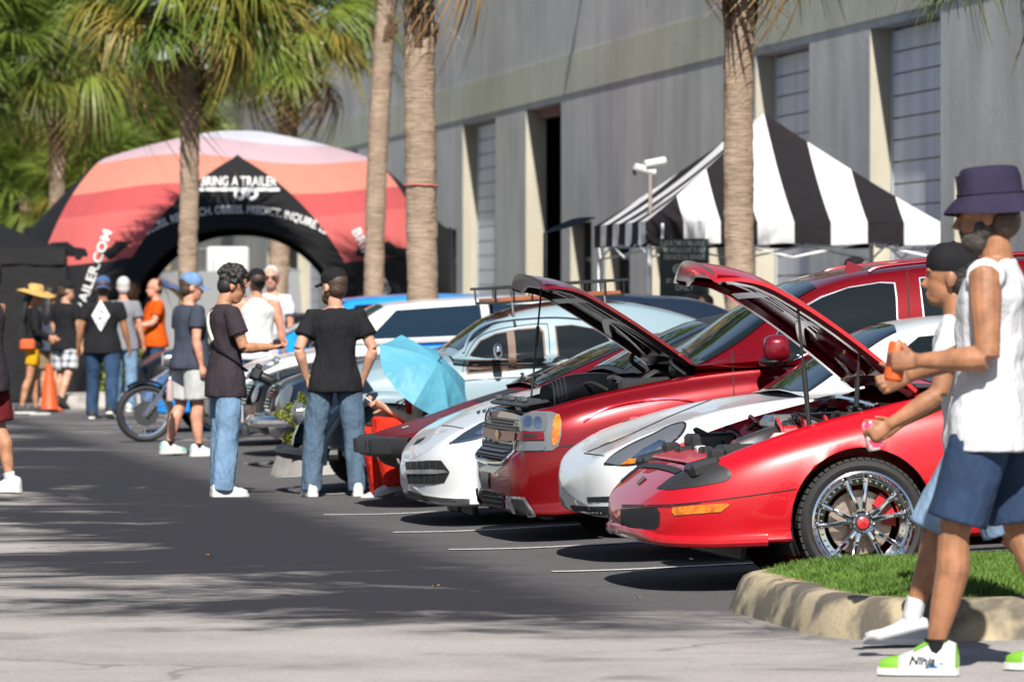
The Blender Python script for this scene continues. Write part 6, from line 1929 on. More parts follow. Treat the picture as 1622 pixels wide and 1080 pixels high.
    if hat:
        hk, hm = hat[0], hat[1]
        e = empty('hat', parent=root); e.matrix_local = Matrix.Scale(k, 4) @ HM
        if hk in ('cap', 'cap_back'):
            prof = [(.088, .028), (.094, .05), (.092, .085), (.075, .118), (.045, .136), (.012, .142), (.001, .142)]
            m_ = Matrix.Diagonal((1.12, .93, 1)) if False else Matrix(((1.12, 0, 0), (0, .93, 0), (0, 0, 1)))
            MB().lathe(prof, 24, c=(-.008, 0, 0), mat=m_).build('crown', hm, e)
            sg = 1 if hk == 'cap' else -1; rows = []
            for i in range(6):
                tt = i / 5; row = []
                for j in range(13):
                    a = R(-62 + 124 * j / 12); r = .092 + .075 * tt
                    row.append(Vector((sg * (.012 + r * math.cos(a) * 1.0), .072 * math.sin(a) / math.sin(R(62)) * (1 - .12 * tt), .034 - .022 * tt - .018 * (abs(math.sin(a))) ** 2)))
                rows.append(row)
            br = MB().grid(rows); br.grid([[p + Vector((0, 0, -.005)) for p in r] for r in rows], flip=True); br.build('brim', hm, e)
            MB().ell((-.008, 0, .143), (.008, .008, .005), 5).build('button', hm, e)
        elif hk == 'bucket':
            m_ = Matrix(((1.12, 0, 0), (0, .95, 0), (0, 0, 1)))
            rows = []
            prof = [(.134, .004), (.133, .010), (.112, .036), (.095, .062), (.093, .07), (.090, .115), (.083, .142), (.072, .150), (.04, .154), (.001, .155)]
            mb = MB()
            for r, h_ in prof:
                rows.append([m_ @ Vector((r * (1 + .03 * math.sin(3 * a + 1) * (r > .11)) * math.cos(a) - .012, r * math.sin(a), h_ + .006 * math.sin(2 * a + .6) * (r > .11))) for a in [2 * PI * q / 36 for q in range(36)]])
            mb.grid(rows, True); mb.build('hat_cloth', hm, e, sharp=60)
            MB().tube([m_ @ Vector((.0955 * math.cos(2 * PI * q / 30) - .012, .0955 * math.sin(2 * PI * q / 30), .066)) for q in range(30)], .004, 5, closed=True).build('hat_seam', hm, e)
        elif hk == 'straw':
            rows = []
            for r, h_ in ((.235, .0), (.20, .022), (.15, .036), (.105, .038), (.10, .06), (.095, .105), (.08, .125), (.05, .132), (.001, .128)):
                rows.append([Vector((r * math.cos(a) * 1.05, r * math.sin(a), h_ + (.02 * math.sin(2 * a + .5) if r > .12 else 0))) for a in [2 * PI * q / 32 for q in range(32)]])
            MB().grid(rows, True).build('straw_weave', hm, e)
    return root, J, k, HM

blk_t = cloth('black tee cotton', (.010, .010, .012)); char_t = cloth('charcoal tee cotton', (.028, .022, .027)); white_t = cloth('white cotton', (.45, .455, .475), fold=.8, amt=.08)
slate_t = cloth('slate blue tee cotton', (.036, .042, .062)); grey_t = cloth('heather grey cotton', (.15, .155, .175)); orange_t = cloth('orange work shirt', (.46, .065, .004))
denim_l = cloth('light denim', (.125, .205, .31), scale=12, amt=.09, fold=.9); denim_m = cloth('washed blue grey denim', (.065, .10, .145), scale=12, amt=.10, fold=.9); denim_d = cloth('dark denim', (.020, .042, .085), scale=12, amt=.25)
navy_s = cloth('navy chino', (.020, .036, .074)); lt_short = cloth('pale grey shorts', (.36, .37, .365)); maroon_s = cloth('maroon shorts', (.085, .008, .011)); yellow_s = cloth('yellow shorts', (.46, .24, .006)); tan_s = cloth('tan shorts', (.20, .135, .08))
redp = cloth('poppy red trousers', (.45, .02, .008), fold=.9, scale=14); red_top = cloth('red rib top', (.28, .007, .008)); denim_w = cloth('bleached denim', (.15, .22, .31), scale=12, amt=.3)
wshoe = mat('white shoe leather', (.47, .47, .46), .5); bshoe = mat('black canvas shoe', (.015, .015, .016), .7); gshoe = mat('grey mesh shoe', (.36, .36, .37), .7); green_sh = mat('lime green suede', (.13, .32, .02), .7); mint = mat('mint suede', (.20, .40, .36), .7); white_sole = mat('white rubber sole', (.52, .52, .50), .5)
hair_blk = mat('black hair', (.008, .007, .007), .6, bump=.6, bump_scale=70, bump_dist=.01); hair_br = mat('brown hair', (.045, .025, .015), .5, bump=.6, bump_scale=70, bump_dist=.01); hair_gr = mat('grey hair', (.40, .38, .37), .6, bump=.6, bump_scale=70, bump_dist=.01)
cap_blue = cloth('blue cap twill', (.05, .09, .20)); cap_blk = cloth('black cap twill', (.010, .010, .012)); cap_lb = cloth('pale blue cap twill', (.11, .19, .33)); buck = cloth('purple navy bucket hat', (.021, .017, .037)); straw = mat('straw', (.42, .25, .07), .8, noise_amt=.3, noise_scale=40)
def plaid():
    m = bpy.data.materials.new('white navy plaid'); m.use_nodes = True; nt = m.node_tree; L = nt.links.new; b = nt.nodes['Principled BSDF']
    tc = N(nt, 'ShaderNodeTexCoord'); sp = N(nt, 'ShaderNodeSeparateXYZ'); L(tc.outputs['Object'], sp.inputs[0])
    out = None
    for i, f in ((1, 60), (2, 60)):
        mu = N(nt, 'ShaderNodeMath', operation='MULTIPLY'); mu.inputs[1].default_value = f; L(sp.outputs[i], mu.inputs[0])
        s = N(nt, 'ShaderNodeMath', operation='SINE'); L(mu.outputs[0], s.inputs[0])
        g = N(nt, 'ShaderNodeMath', operation='GREATER_THAN'); g.inputs[1].default_value = .35; L(s.outputs[0], g.inputs[0])
        if out is None: out = g.outputs[0]
        else:
            a = N(nt, 'ShaderNodeMath', operation='ADD'); L(out, a.inputs[0]); L(g.outputs[0], a.inputs[1]); hlf = N(nt, 'ShaderNodeMath', operation='MULTIPLY'); hlf.inputs[1].default_value = .5; L(a.outputs[0], hlf.inputs[0]); out = hlf.outputs[0]
    mx = N(nt, 'ShaderNodeMix', data_type='RGBA'); mx.inputs[6].default_value = (.42, .43, .45, 1); mx.inputs[7].default_value = (.03, .04, .08, 1); L(out, mx.inputs[0]); L(mx.outputs[2], b.inputs['Base Color']); b.inputs['Roughness'].default_value = .9
    return m
def gpos(px, py): p = G(px, py); return p
def dpos(px, D): p = at(px, 0, D); p.z = gz(p.x, p.y); return p
STAND = {'L': (2, 3, 3), 'R': (-2, 3, 3)}
HANG = (-3, 7, 8, 4)
V3 = Vector

# man in charcoal tee looking at a small camera
r, J, k, HM = person('man in charcoal tee and light jeans looking down at a camera in his hands', gpos(357, 786), 22, 1.69, {'L': (3, 4, 4), 'R': (-3, 3, 4)}, {'L': (14, 8, 88, -22, V3((0, 0, 1))), 'R': (16, 10, 92, -12, V3((0, 0, 1)))}, ('tee', char_t, -.17), ('long', denim_l, 1.16), (wshoe, white_sole), SK['tan'], ('curly', hair_blk), head=(-12, 22), vs=.009, curl=48, build=.98)
st_ = MB(); zz = .94
pts = [V3((-.02, .10, 1.44)), V3((-.11, .07, 1.38)), V3((-.135, .0, 1.28)), V3((-.125, -.07, 1.18))]
st_.tube([p * k for p in cr([tuple(q) for q in pts], 6) and [V3(q) for q in cr([tuple(q) for q in pts], 6)]], .022, 8, flat=.25, up=(-1, 0, 0))
o = st_.build('camera_strap', mat('cream webbing', (.62, .58, .48), .8), r); o['label'] = 'cream strap across his back'
st_ = MB(); pts = [V3((-.125, -.07, 1.18)), V3((-.08, -.13, 1.10)), V3((0.02, -.165, 1.02)), V3((.13, -.13, .95))]
st_.tube([V3(q) * k for q in cr([tuple(q) for q in pts], 6)], .02, 8, flat=.25, up=(-1, 0, 0)); st_.build('camera_strap', black, r)
def slr(M, label):
    e = empty('camera', mat=M); tag(e, label, 'camera')
    MB().box((0, 0, 0), (.07, .13, .09), bev=.012).build('camera_body', black, e); MB().box((0, 0, .06), (.05, .05, .035), bev=.01).build('prism', black, e)
    MB().lathe([(.001, .135), (.036, .135), (.038, .12), (.038, .03), (.034, .02)], 20, axis='x').build('lens', black, e)
    return e
RM = Matrix.Translation(r.location) @ Matrix.Rotation(r.rotation_euler.z, 4, 'Z')
slr(RM @ Matrix.Translation((.20 * k, -.12 * k, .93 * k)) @ Matrix.Rotation(R(25), 4, 'Y') @ Matrix.Rotation(R(-12), 4, 'Z'), 'black camera with lens hanging at the hip of the man in charcoal tee')
wr = (J['wrR'] + J['wrL']) / 2
e = empty('compact_camera', mat=RM @ Matrix.Translation((wr + V3((.10, 0, .035))) * k)); tag(e, 'small black camera held in both hands of the man in charcoal tee', 'camera')
MB().box((0, 0, 0), (.035, .10, .06), bev=.008).build('camera_body', black, e); MB().lathe([(.001, .03), (.02, .03), (.022, .01)], 14, axis='x').build('lens', steel, e)
# jeans pocket stitching
# man in black cap, hands in pockets
r2, J2, k2, _ = person('man in black cap and plain black tee with hands in his jeans pockets', gpos(531, 786), 98, 1.66, {'L': (3, 3, 8), 'R': (-2, 3, 7)}, {'L': (-12, 22, 16, -16), 'R': (-12, 22, 16, -16)}, ('tee', blk_t, -.12), ('long', denim_m, 1.08), (wshoe, white_sole), SK['light'], ('short', hair_br), ('cap', cap_blk), head=(38, 0), vs=.009, build=1.03, curl=20, beard=hair_br)
# grey shorts man
person('man in pale blue cap, slate tee and pale shorts walking', gpos(300, 722), 28, 1.70, {'L': (-3, 15, 4), 'R': (4, 4, 3)}, {'L': (0, 8, 14, 2), 'R': (-8, 10, 10, 6)}, ('tee', slate_t, -.10), ('shorts', lt_short, 1.2), (wshoe, white_sole, mint), SK['pink'], ('short', hair_br), ('cap', cap_lb), head=(-14, 4), build=1.22, glasses=True, sock=(blk_t, .12), belly=.03)
e = empty('water_bottle', gpos(300, 722) + V3((-.16, -.33, .62))); tag(e, 'clear plastic bottle held low by the man in pale shorts', 'bottle'); MB().lathe([(.001, -.1), (.032, -.1), (.034, 0), (.03, .06), (.012, .09), (.012, .11), (.001, .11)], 16).build('bottle_shell', mat('clear pink plastic', (.75, .55, .55), .1, trans=.6), e); MB().lathe([(.014, .1), (.014, .125), (.001, .125)], 12).build('cap', white_plastic, e)
# far left group
person('woman in wide straw hat, black top and yellow shorts', dpos(52, 69), 15, 1.70, {'L': (6, 4, 2), 'R': (-8, 8, 2)}, {'L': (10, 6, 70, -20), 'R': (2, 10, 60, -25)}, ('long', blk_t, -.03), ('mid', yellow_s, 1.0), (bshoe, white_sole), SK['tan'], ('long', hair_blk), ('straw', straw), head=(-10, 8), build=.85)
e = empty('shoulder_bag', dpos(52, 69) + V3((-.05, -.22, .93))); tag(e, 'orange shoulder bag at the hip of the woman in straw hat', 'bag'); MB().box((0, 0, -.02), (.20, .07, .15), bev=.03).build('bag_pouch', mat('orange canvas', (.45, .07, .012), .7), e); MB().tube([(-.1, 0, .08), (-.02, 0, .5), (.08, .05, .12)], .012, 6).build('bag_strap', black, e)
person('person with dark hair and tan shorts half hidden behind the plaid shorts man', dpos(80, 75), 60, 1.68, STAND, {'L': HANG, 'R': HANG}, ('tee', slate_t), ('shorts', tan_s), (gshoe, white_sole), SK['tan'], ('long', hair_blk))
person('man in black tee and white plaid shorts, one palm out', dpos(104, 72.5), 55, 1.74, {'L': (6, 6, 3), 'R': (-12, 14, 3)}, {'L': (5, 8, 30, 0), 'R': (0, 10, 6, 6)}, ('tee', blk_t, -.13), ('shorts', plaid(), 1.2), (bshoe, bshoe), SK['light'], ('short', hair_br), ('cap', cap_blk), head=(-40, 0), build=1.15)
r4, J4, k4, _ = person('man in blue backward cap, black tee with white diamond print and dark jeans', gpos(163, 663), 84, 1.76, {'L': (8, 10, 3), 'R': (-10, 12, 3)}, {'L': (-6, 14, 8, 10), 'R': (4, 14, 16, 10)}, ('tee', blk_t, -.12), ('long', denim_d, 1.05), (bshoe, white_sole), SK['brown'], ('short', hair_br), ('cap_back', cap_blue), head=(8, 0), build=1.2)
mb = MB(); dm = [(0, .20), (.115, 0), (0, -.20), (-.115, 0)]
mb.add([V3((-.152 - .012 * abs(z), y, 1.28 + z)) for y, z in dm] + [V3((-.162, 0, 1.28))], [(0, 1, 4), (1, 2, 4), (2, 3, 4), (3, 0, 4)])
o = mb.build('shirt_print', mat('cracked white print', (.62, .63, .64), .8, col2=(.08, .08, .09), noise_scale=22, lo=.36, hi=.5), r4, smooth=False); o['label'] = 'white diamond print on the back'
person('grey haired man in heather grey tee and pale jeans', dpos(196, 69.5), 70, 1.76, STAND, {'L': HANG, 'R': (0, 10, 20, 4)}, ('tee', grey_t), ('long', denim_l), (wshoe, white_sole), SK['pink'], ('short', hair_gr), head=(30, 0))
person('dark haired person behind the grey haired man', dpos(213, 76), 250, 1.72, STAND, {'L': HANG, 'R': HANG}, ('tee', blk_t), ('long', denim_d), (bshoe, bshoe), SK['brown'], ('short', hair_blk))
person('man in bright orange shirt facing left', dpos(246, 74), 200, 1.74, STAND, {'L': (20, 8, 80, -10), 'R': (15, 8, 70, -10)}, ('tee', orange_t), ('long', denim_d), (bshoe, bshoe), SK['pink'], ('fringe', hair_br), build=1.2, belly=.03)
person('man at the left edge in black tank top and maroon shorts', gpos(-20, 782), 160, 1.74, {'L': (5, 4, 3), 'R': (-5, 8, 3)}, {'L': (-2, 10, 4, 8), 'R': (10, 8, 20, 0)}, ('tank', char_t, -.16), ('shorts', maroon_s, 1.2), (wshoe, white_sole), SK['tan'], ('short', hair_blk), build=1.05, vs=.011, sock=(white_t, .18))
person('man in white tank top and dark cap seen from behind', dpos(407, 56), 100, 1.74, STAND, {'L': HANG, 'R': (-4, 12, 8, 8)}, ('tank', white_t, -.13), ('long', denim_d), (bshoe, bshoe), SK['pink'], ('short', hair_br), ('cap_back', cap_blk), head=(10, 0), build=1.15)
person('sunburnt short haired man facing the camera behind the white tank top', dpos(430, 60), 265, 1.80, STAND, {'L': HANG, 'R': HANG}, ('tee', white_t), ('long', denim_d), (bshoe, bshoe), SK['pink'], ('short', hair_gr), glasses=True)
person('man in black cap behind the roof of the red SUV', dpos(1358, 54), 185, 1.66, STAND, {'L': HANG, 'R': HANG}, ('tee', blk_t), ('long', denim_d), (bshoe, bshoe), SK['pink'], ('short', hair_gr), ('cap', cap_blk), head=(0, 8), build=1.1)
person('short person with brown hair behind the red SUV roof', dpos(1311, 55), 200, 1.46, STAND, {'L': HANG, 'R': HANG}, ('tee', grey_t), ('long', denim_d), (bshoe, bshoe), SK['tan'], ('short', hair_br))
person('person with head down and pale shirt half hidden by the raised red hood', dpos(1118, 55.0), 200, 1.30, STAND, {'L': HANG, 'R': (20, 10, 60, 0)}, ('tee', grey_t), ('long', denim_d), (bshoe, bshoe), SK['tan'], ('short', hair_br))

# seated woman
pw = at(684, 700, 38.15); pw.z = gz(pw.x, pw.y)
rw, Jw, kw, _ = person('woman in red top and poppy red trousers seated low, thumbing a phone', pw, 188, 1.66, {'L': (112, 126, 12), 'R': (102, 112, 16)}, {'L': (8, 12, 118, -14, V3((1, 0, .3))), 'R': (10, 10, 116, -10, V3((0, 0, 1)))}, ('tank', red_top, -.04), ('long', redp, 1.45), (wshoe, white_sole), SK['light'], ('long', hair_br), head=(0, 30), lean=14, seat=.34, vs=.009, curl=50, build=.92)
RW = Matrix.Translation(rw.location) @ Matrix.Rotation(rw.rotation_euler.z, 4, 'Z')
e = empty('phone', mat=RW @ Matrix.Translation((Jw['wrL'] * .5 + Jw['wrR'] * .5 + V3((.09, 0, .05))) * kw) @ Matrix.Rotation(R(-35), 4, 'Y')); tag(e, 'white phone in the hands of the seated woman', 'phone'); MB().box((0, 0, 0), (.15, .075, .009), bev=.003).build('phone_case', white_plastic, e); MB().box((0, 0, .0055), (.14, .068, .002)).build('phone_screen', black, e)
e = empty('folding_stool', pw + V3((.03, 0, 0))); tag(e, 'low stool under the seated woman in red', 'stool'); MB().box((0, 0, .215), (.34, .34, .03), bev=.01).build('seat', black, e)
for sx in (-1, 1):
    for sy in (-1, 1): MB().tube([(sx * .14, sy * .14, 0), (sx * .13, sy * .13, .2)], .012, 6).build('leg', steel, e)
# turquoise umbrella tipped over her
def umbrella():
    tip = at(694, 572, 37.9)
    M0 = Matrix.Translation(tip)
    e = empty('umbrella', mat=M0); tag(e, 'turquoise umbrella leaning over the seated woman', 'umbrella')
    ax = V3((-.56, .50, -.66)).normalized()      # from the tip towards the handle
    ux = ax.orthogonal().normalized(); uy = ax.cross(ux)
    Rr, dp = .40, .17; n = 8; rows = []
    turq = bpy.data.materials.new('turquoise nylon'); turq.use_nodes = True; nt = turq.node_tree; b = nt.nodes['Principled BSDF']; b.inputs['Base Color'].default_value = (.10, .36, .49, 1); b.inputs['Roughness'].default_value = .55
    t = N(nt, 'ShaderNodeBsdfTranslucent'); t.inputs['Color'].default_value = (.10, .36, .49, 1); ms = N(nt, 'ShaderNodeMixShader'); ms.inputs[0].default_value = .35; nt.links.new(b.outputs[0], ms.inputs[1]); nt.links.new(t.outputs[0], ms.inputs[2]); nt.links.new(ms.outputs[0], nt.nodes['Material Output'].inputs[0])
    tc = N(nt, 'ShaderNodeTexCoord'); nz = N(nt, 'ShaderNodeTexNoise'); nz.inputs['Scale'].default_value = 7; nt.links.new(tc.outputs['Object'], nz.inputs['Vector']); bp = N(nt, 'ShaderNodeBump'); bp.inputs['Strength'].default_value = .5; bp.inputs['Distance'].default_value = .05; nt.links.new(nz.outputs['Fac'], bp.inputs['Height']); nt.links.new(bp.outputs[0], b.inputs['Normal'])
    for g in range(n):
        rows = []
        for i in range(9):
            t_ = i / 8; row = []
            for j in range(7):
                s = j / 6; a = 2 * PI * (g + s) / n
                rad = Rr * t_; flat = math.cos(PI / n) / math.cos((s - .5) * 2 * PI / n)
                rr = rad * flat
                z = dp * t_ ** 1.45 - .02 * math.sin(PI * s) * t_ ** 2 * -1
                row.append((ux * math.cos(a) + uy * math.sin(a)) * rr + ax * z)
            rows.append(row)
        MB().grid(rows).build('panel', turq, e, sharp=0)
        a = 2 * PI * g / n
        MB().tube([((ux * math.cos(a) + uy * math.sin(a)) * Rr * t_ + ax * (dp * t_ ** 1.45 + .006)) for t_ in [q / 8 for q in range(9)]], .003, 5).build('rib', steel, e)
    MB().tube([-ax * .05, ax * .62], .006, 8).build('shaft', steel, e); MB().tube([ax * .62, ax * .72], .014, 8).build('handle', black, e)
umbrella()

# the two men walking past on the right
rf, Jf, kf, HMf = person('bearded man in purple bucket hat, white sleeveless shirt and navy shorts', G(1574, 1066) , 164, 1.89, {'L': (16, 7, 2), 'R': (-10, 9, 2)}, {'L': (-4, 10, 88, -4, V3((0, -1, 0))), 'R': (24, 6, 70, 0, V3((0, 1, 0)))}, ('cut', white_t, -.13), ('shorts', navy_s, 1.08), (wshoe, white_sole, green_sh, mat('blue scribbled shoe panel', (.70, .74, .76), .6, col2=(.02, .12, .30), noise_scale=24, lo=.44, hi=.5)), SK['brown'], ('fringe', hair_br), ('bucket', buck), head=(4, 4), vs=.0068, build=1.10, beard=mat('grizzled beard', (.06, .05, .044), .8, col2=(.02, .016, .014), noise_scale=30, bump=.8, bump_scale=80), glasses=True, curl=62, sock=(blk_t, .10))
rs, Js, ks, HMs = person('shorter man in white tee, bleached denim shorts and white socks behind the bearded man', G(1546, 1018), 172, 1.66, {'L': (24, 10, 2), 'R': (-18, 22, 2)}, {'L': (14, 10, 58, 4, V3((0, -1, 0))), 'R': (10, 6, 60, -4)}, ('tee', white_t, -.14), ('knee', denim_w, 1.2), (gshoe, white_sole), SK['brown'], ('short', hair_blk), ('cap_back', cap_blk), head=(0, -2), lean=10, vs=.008, build=1.0, curl=58, sock=(white_t, .30))
def can(M, m, label, r=.033, h=.12, m2=None):
    e = empty('drink_can', mat=M); tag(e, label, 'can')
    MB().lathe([(.001, -h / 2), (r * .8, -h / 2), (r, -h / 2 + .01), (r, h / 2 - .012), (r * .82, h / 2), (r * .8, h / 2 - .004), (.001, h / 2 - .004)], 20).build('can_body', m, e)
    if m2: MB().lathe([(r * 1.01, -h * .15), (r * 1.01, h * .2)], 20).build('can_label', m2, e)
    return e
def wpt(root, p): return (Matrix.Translation(root.location) @ Matrix.Rotation(root.rotation_euler.z, 4, 'Z')) @ p
p = wpt(rf, (Jf['wrL'] + Jf['fdL'] * .085 + V3((0, -.035, 0))) * kf)
can(Matrix.Translation(p) @ Matrix.Rotation(R(8), 4, 'Y'), mat('orange bottle sleeve', (.46, .07, .008), .5), 'orange sleeved drink in the hand of the bearded man', .036, .15, mat('dark brown label', (.10, .02, .01), .5))
p = wpt(rs, (Js['wrL'] + Js['fdL'] * .085 + V3((0, -.035, 0))) * ks)
can(Matrix.Translation(p) @ Matrix.Rotation(R(-12), 4, 'Y'), mat('pink white can print', (.52, .48, .49), .3, col2=(.70, .05, .12), noise_scale=26, lo=.44, hi=.5), 'pink and white can in the hand of the shorter man')

# ================================================================== CARS FURTHER DOWN THE ROW
blue_glass = mat('blue tinted glass', (.008, .018, .032), .04, spec=.5)
def simple_car(name, uc, nosepx, L, label, pm, hood_z=.85, roof_z=1.4, w=.88, front=.12, x_ws=1.25, x_roof=1.95, x_rear=3.0, x_tail=3.9, grp='cars further down the row', cat='car', wheel_r=.32, nose_z=.62, roof_mat=None, gl=None):
    gl = gl or glass
    c = Car(name, uc, nosepx, L, label, cat, grp)
    S = [(0, w * .62, .26, .42, nose_z - .08, w * .5, nose_z - .07), (.05, w * .76, .22, .44, nose_z, w * .62, nose_z + .01), (.16, w * .88, .2, .46, nose_z + .06, w * .7, nose_z + .08), (.45, w * .97, .2, .5, hood_z - .09, w * .76, hood_z - .06), (.9, w, .2, .54, hood_z - .03, w * .8, hood_z), (x_ws + .15, w, .2, .58, hood_z + .03, w * .83, hood_z + .07), (x_rear, w, .2, .6, hood_z + .05, w * .83, hood_z + .08), (x_tail, w, .24, .62, hood_z + .05, w * .8, hood_z + .09), (L - .15, w * .9, .3, .62, hood_z, w * .72, hood_z + .03), (L, w * .7, .36, .6, hood_z - .12, w * .56, hood_z - .1)]
    xf, xr = .86, L - .95
    c.body(S, pm, [(xf, wheel_r, wheel_r + .05), (xr, wheel_r, wheel_r + .05)])
    zb = hood_z + .03
    c.cabin([(x_ws - .06, w * .8, zb, w * .66, zb + .02), ((x_ws + x_roof) / 2, w * .9, zb, w * .67, (zb + roof_z) / 2 + .03), (x_roof, w * .93, zb, w * .68, roof_z - .03), ((x_roof + x_rear) / 2, w * .94, zb, w * .67, roof_z), (x_rear, w * .92, zb, w * .64, roof_z - .03), ((x_rear + x_tail) / 2, w * .87, zb, w * .58, (roof_z + zb) / 2 + .10), (x_tail, w * .8, zb, w * .5, zb + .03)], roof_mat or pm)
    c.seal()
    c.patch('windscreen', [(x_ws, -w * .7), (x_roof - .06, -w * .6), (x_roof - .06, w * .6), (x_ws, w * .7)], gl, mode='xy', off=.006)
    h = roof_z - zb
    xm = (x_roof + x_rear) / 2
    c.patch('side_window', [(x_ws + .35, zb + .05), (x_roof + .05, zb + h * .78), (xm - .04, zb + h * .84), (xm - .04, zb + .05)], gl, mode='xz', off=.006, mirror=True)
    c.patch('side_window', [(xm + .04, zb + .05), (xm + .04, zb + h * .84), (x_rear, zb + h * .78), (x_rear + .3, zb + .05)], gl, mode='xz', off=.006, mirror=True)
    c.seam('door_seam', [(x_ws + .2, .35), (x_ws + .2, zb)], darkvoid, .01, mode='xz')
    for x in (xf, xr):
        for y in (-w + .02, w - .02): c.wheel(x, y, wheel_r, wheel_r, .2, rim_r=.68)
    return c
# black saloon with upright chrome grille
c = simple_car('saloon_car', 45.6, 424, 4.8, 'black saloon with upright slatted chrome grille behind the leafy shrub', navy_paint, hood_z=.88, roof_z=1.33, x_ws=2.0, x_roof=2.7, x_rear=3.3, x_tail=4.4, nose_z=.66)
c.patch('grille_frame', [(-.20, .47), (.20, .47), (.23, .70), (-.23, .70)], chrome, .03, mode='yz')
c.patch('grille', [(-.175, .49), (.175, .49), (.20, .68), (-.20, .68)], darkvoid, .034, mode='yz')
for q in range(7):
    z = .505 + .026 * q
    c.patch('grille_slat', [(-.18, z), (.18, z), (.18, z + .009), (-.18, z + .009)], chrome, .04, mode='yz')
for y0, rr in ((-.42, .075), (-.60, .095)):
    c.patch('headlight', [(y0 + rr * math.cos(2 * PI * q / 14), .60 + rr * math.sin(2 * PI * q / 14)) for q in range(14)], lens_grey, .02, mode='yz', mirror=True, step=.03)
c.tube('bumper', [(.5, -.92, .40), (.12, -.84, .40), (-.06, -.5, .40), (-.10, 0, .40), (-.06, .5, .40), (.12, .84, .40), (.5, .92, .40)], .05, chrome, 10)
c.tube('hood_mascot', [(.14, 0, .74), (.14, 0, .80)], .012, chrome, 6, smooth=False)
c = simple_car('saloon_car', 48.7, 384, 4.5, 'second black saloon with a slatted grille, mostly hidden by the man in charcoal tee', black_paint, hood_z=.86, roof_z=1.2, x_ws=2.0, x_roof=2.7, x_rear=3.2, x_tail=4.2, nose_z=.64)
c.patch('grille', [(-.3, .47), (.3, .47), (.3, .66), (-.3, .66)], darkvoid, .03, mode='yz')
for q in range(7):
    z = .485 + .026 * q
    c.patch('grille_slat', [(-.28, z), (.28, z), (.28, z + .009), (-.28, z + .009)], chrome, .036, mode='yz')
for y0 in (-.52,): c.patch('headlight', [(y0 + .09 * math.cos(2 * PI * q / 12), .58 + .08 * math.sin(2 * PI * q / 12)) for q in range(12)], lens_grey, .02, mode='yz', mirror=True, step=.03)
c = simple_car('hatchback', 52.2, 352, 4.4, 'white hatchback with blue tinted windows behind the pale palm trunk', white_paint, hood_z=.92, roof_z=1.36, x_ws=1.05, x_roof=1.65, x_rear=3.5, x_tail=4.1, nose_z=.68, gl=blue_glass)
c.patch('side_stripe', [(1.5, .86), (3.6, .90), (3.6, .97), (1.5, .93)], blue_paint, .006, mode='xz')
c.patch('headlight', [(.16, .64), (.52, .80), (.56, .88), (.22, .72)], lens_grey, .006, mode='xz', mirror=True)
for y in (-.4, .1): c.tube('wiper', [(1.02, y, 1.02), (1.12, y + .3, 1.08), (1.14, y + .55, 1.09)], .012, black, 6)
c = simple_car('sports_car', 58.6, 220, 4.3, 'bright blue low sports car nose behind the motorcycle', blue_paint, hood_z=.80, roof_z=1.2, x_ws=1.3, x_roof=1.95, x_rear=2.7, x_tail=3.8, nose_z=.52)
c.patch('hood_stripe', [(.1, -.16), (1.2, -.18), (1.2, -.04), (.1, -.04)], white_paint, .005, mode='xy', mirror=True)
c.patch('headlight', [(.2, .56), (.5, .66), (.55, .72), (.25, .62)], lens_grey, .006, mode='xz', mirror=True)
c = simple_car('sports_car', 62.5, 405, 4.3, 'bright blue car roof beyond the white tank top man', blue_paint, hood_z=.95, roof_z=1.42, x_ws=.6, x_roof=1.1, x_rear=2.7, x_tail=3.8, nose_z=.7)
c = simple_car('show_car', 70.5, 200, 4.3, 'dark car with raised red and blue hood beside the orange shirt man', black_paint, hood_z=.82, roof_z=1.2, x_ws=1.4, x_roof=2.0, x_rear=2.8, x_tail=3.8, nose_z=.55)
hood_panel(c, (1.25, .85), 1.15, R(52), .66, .62, paint('cobalt hood', (.02, .07, .22), .2, .3), paint('brick red hood lining', (.20, .03, .03), 0, .3), ribs=False)

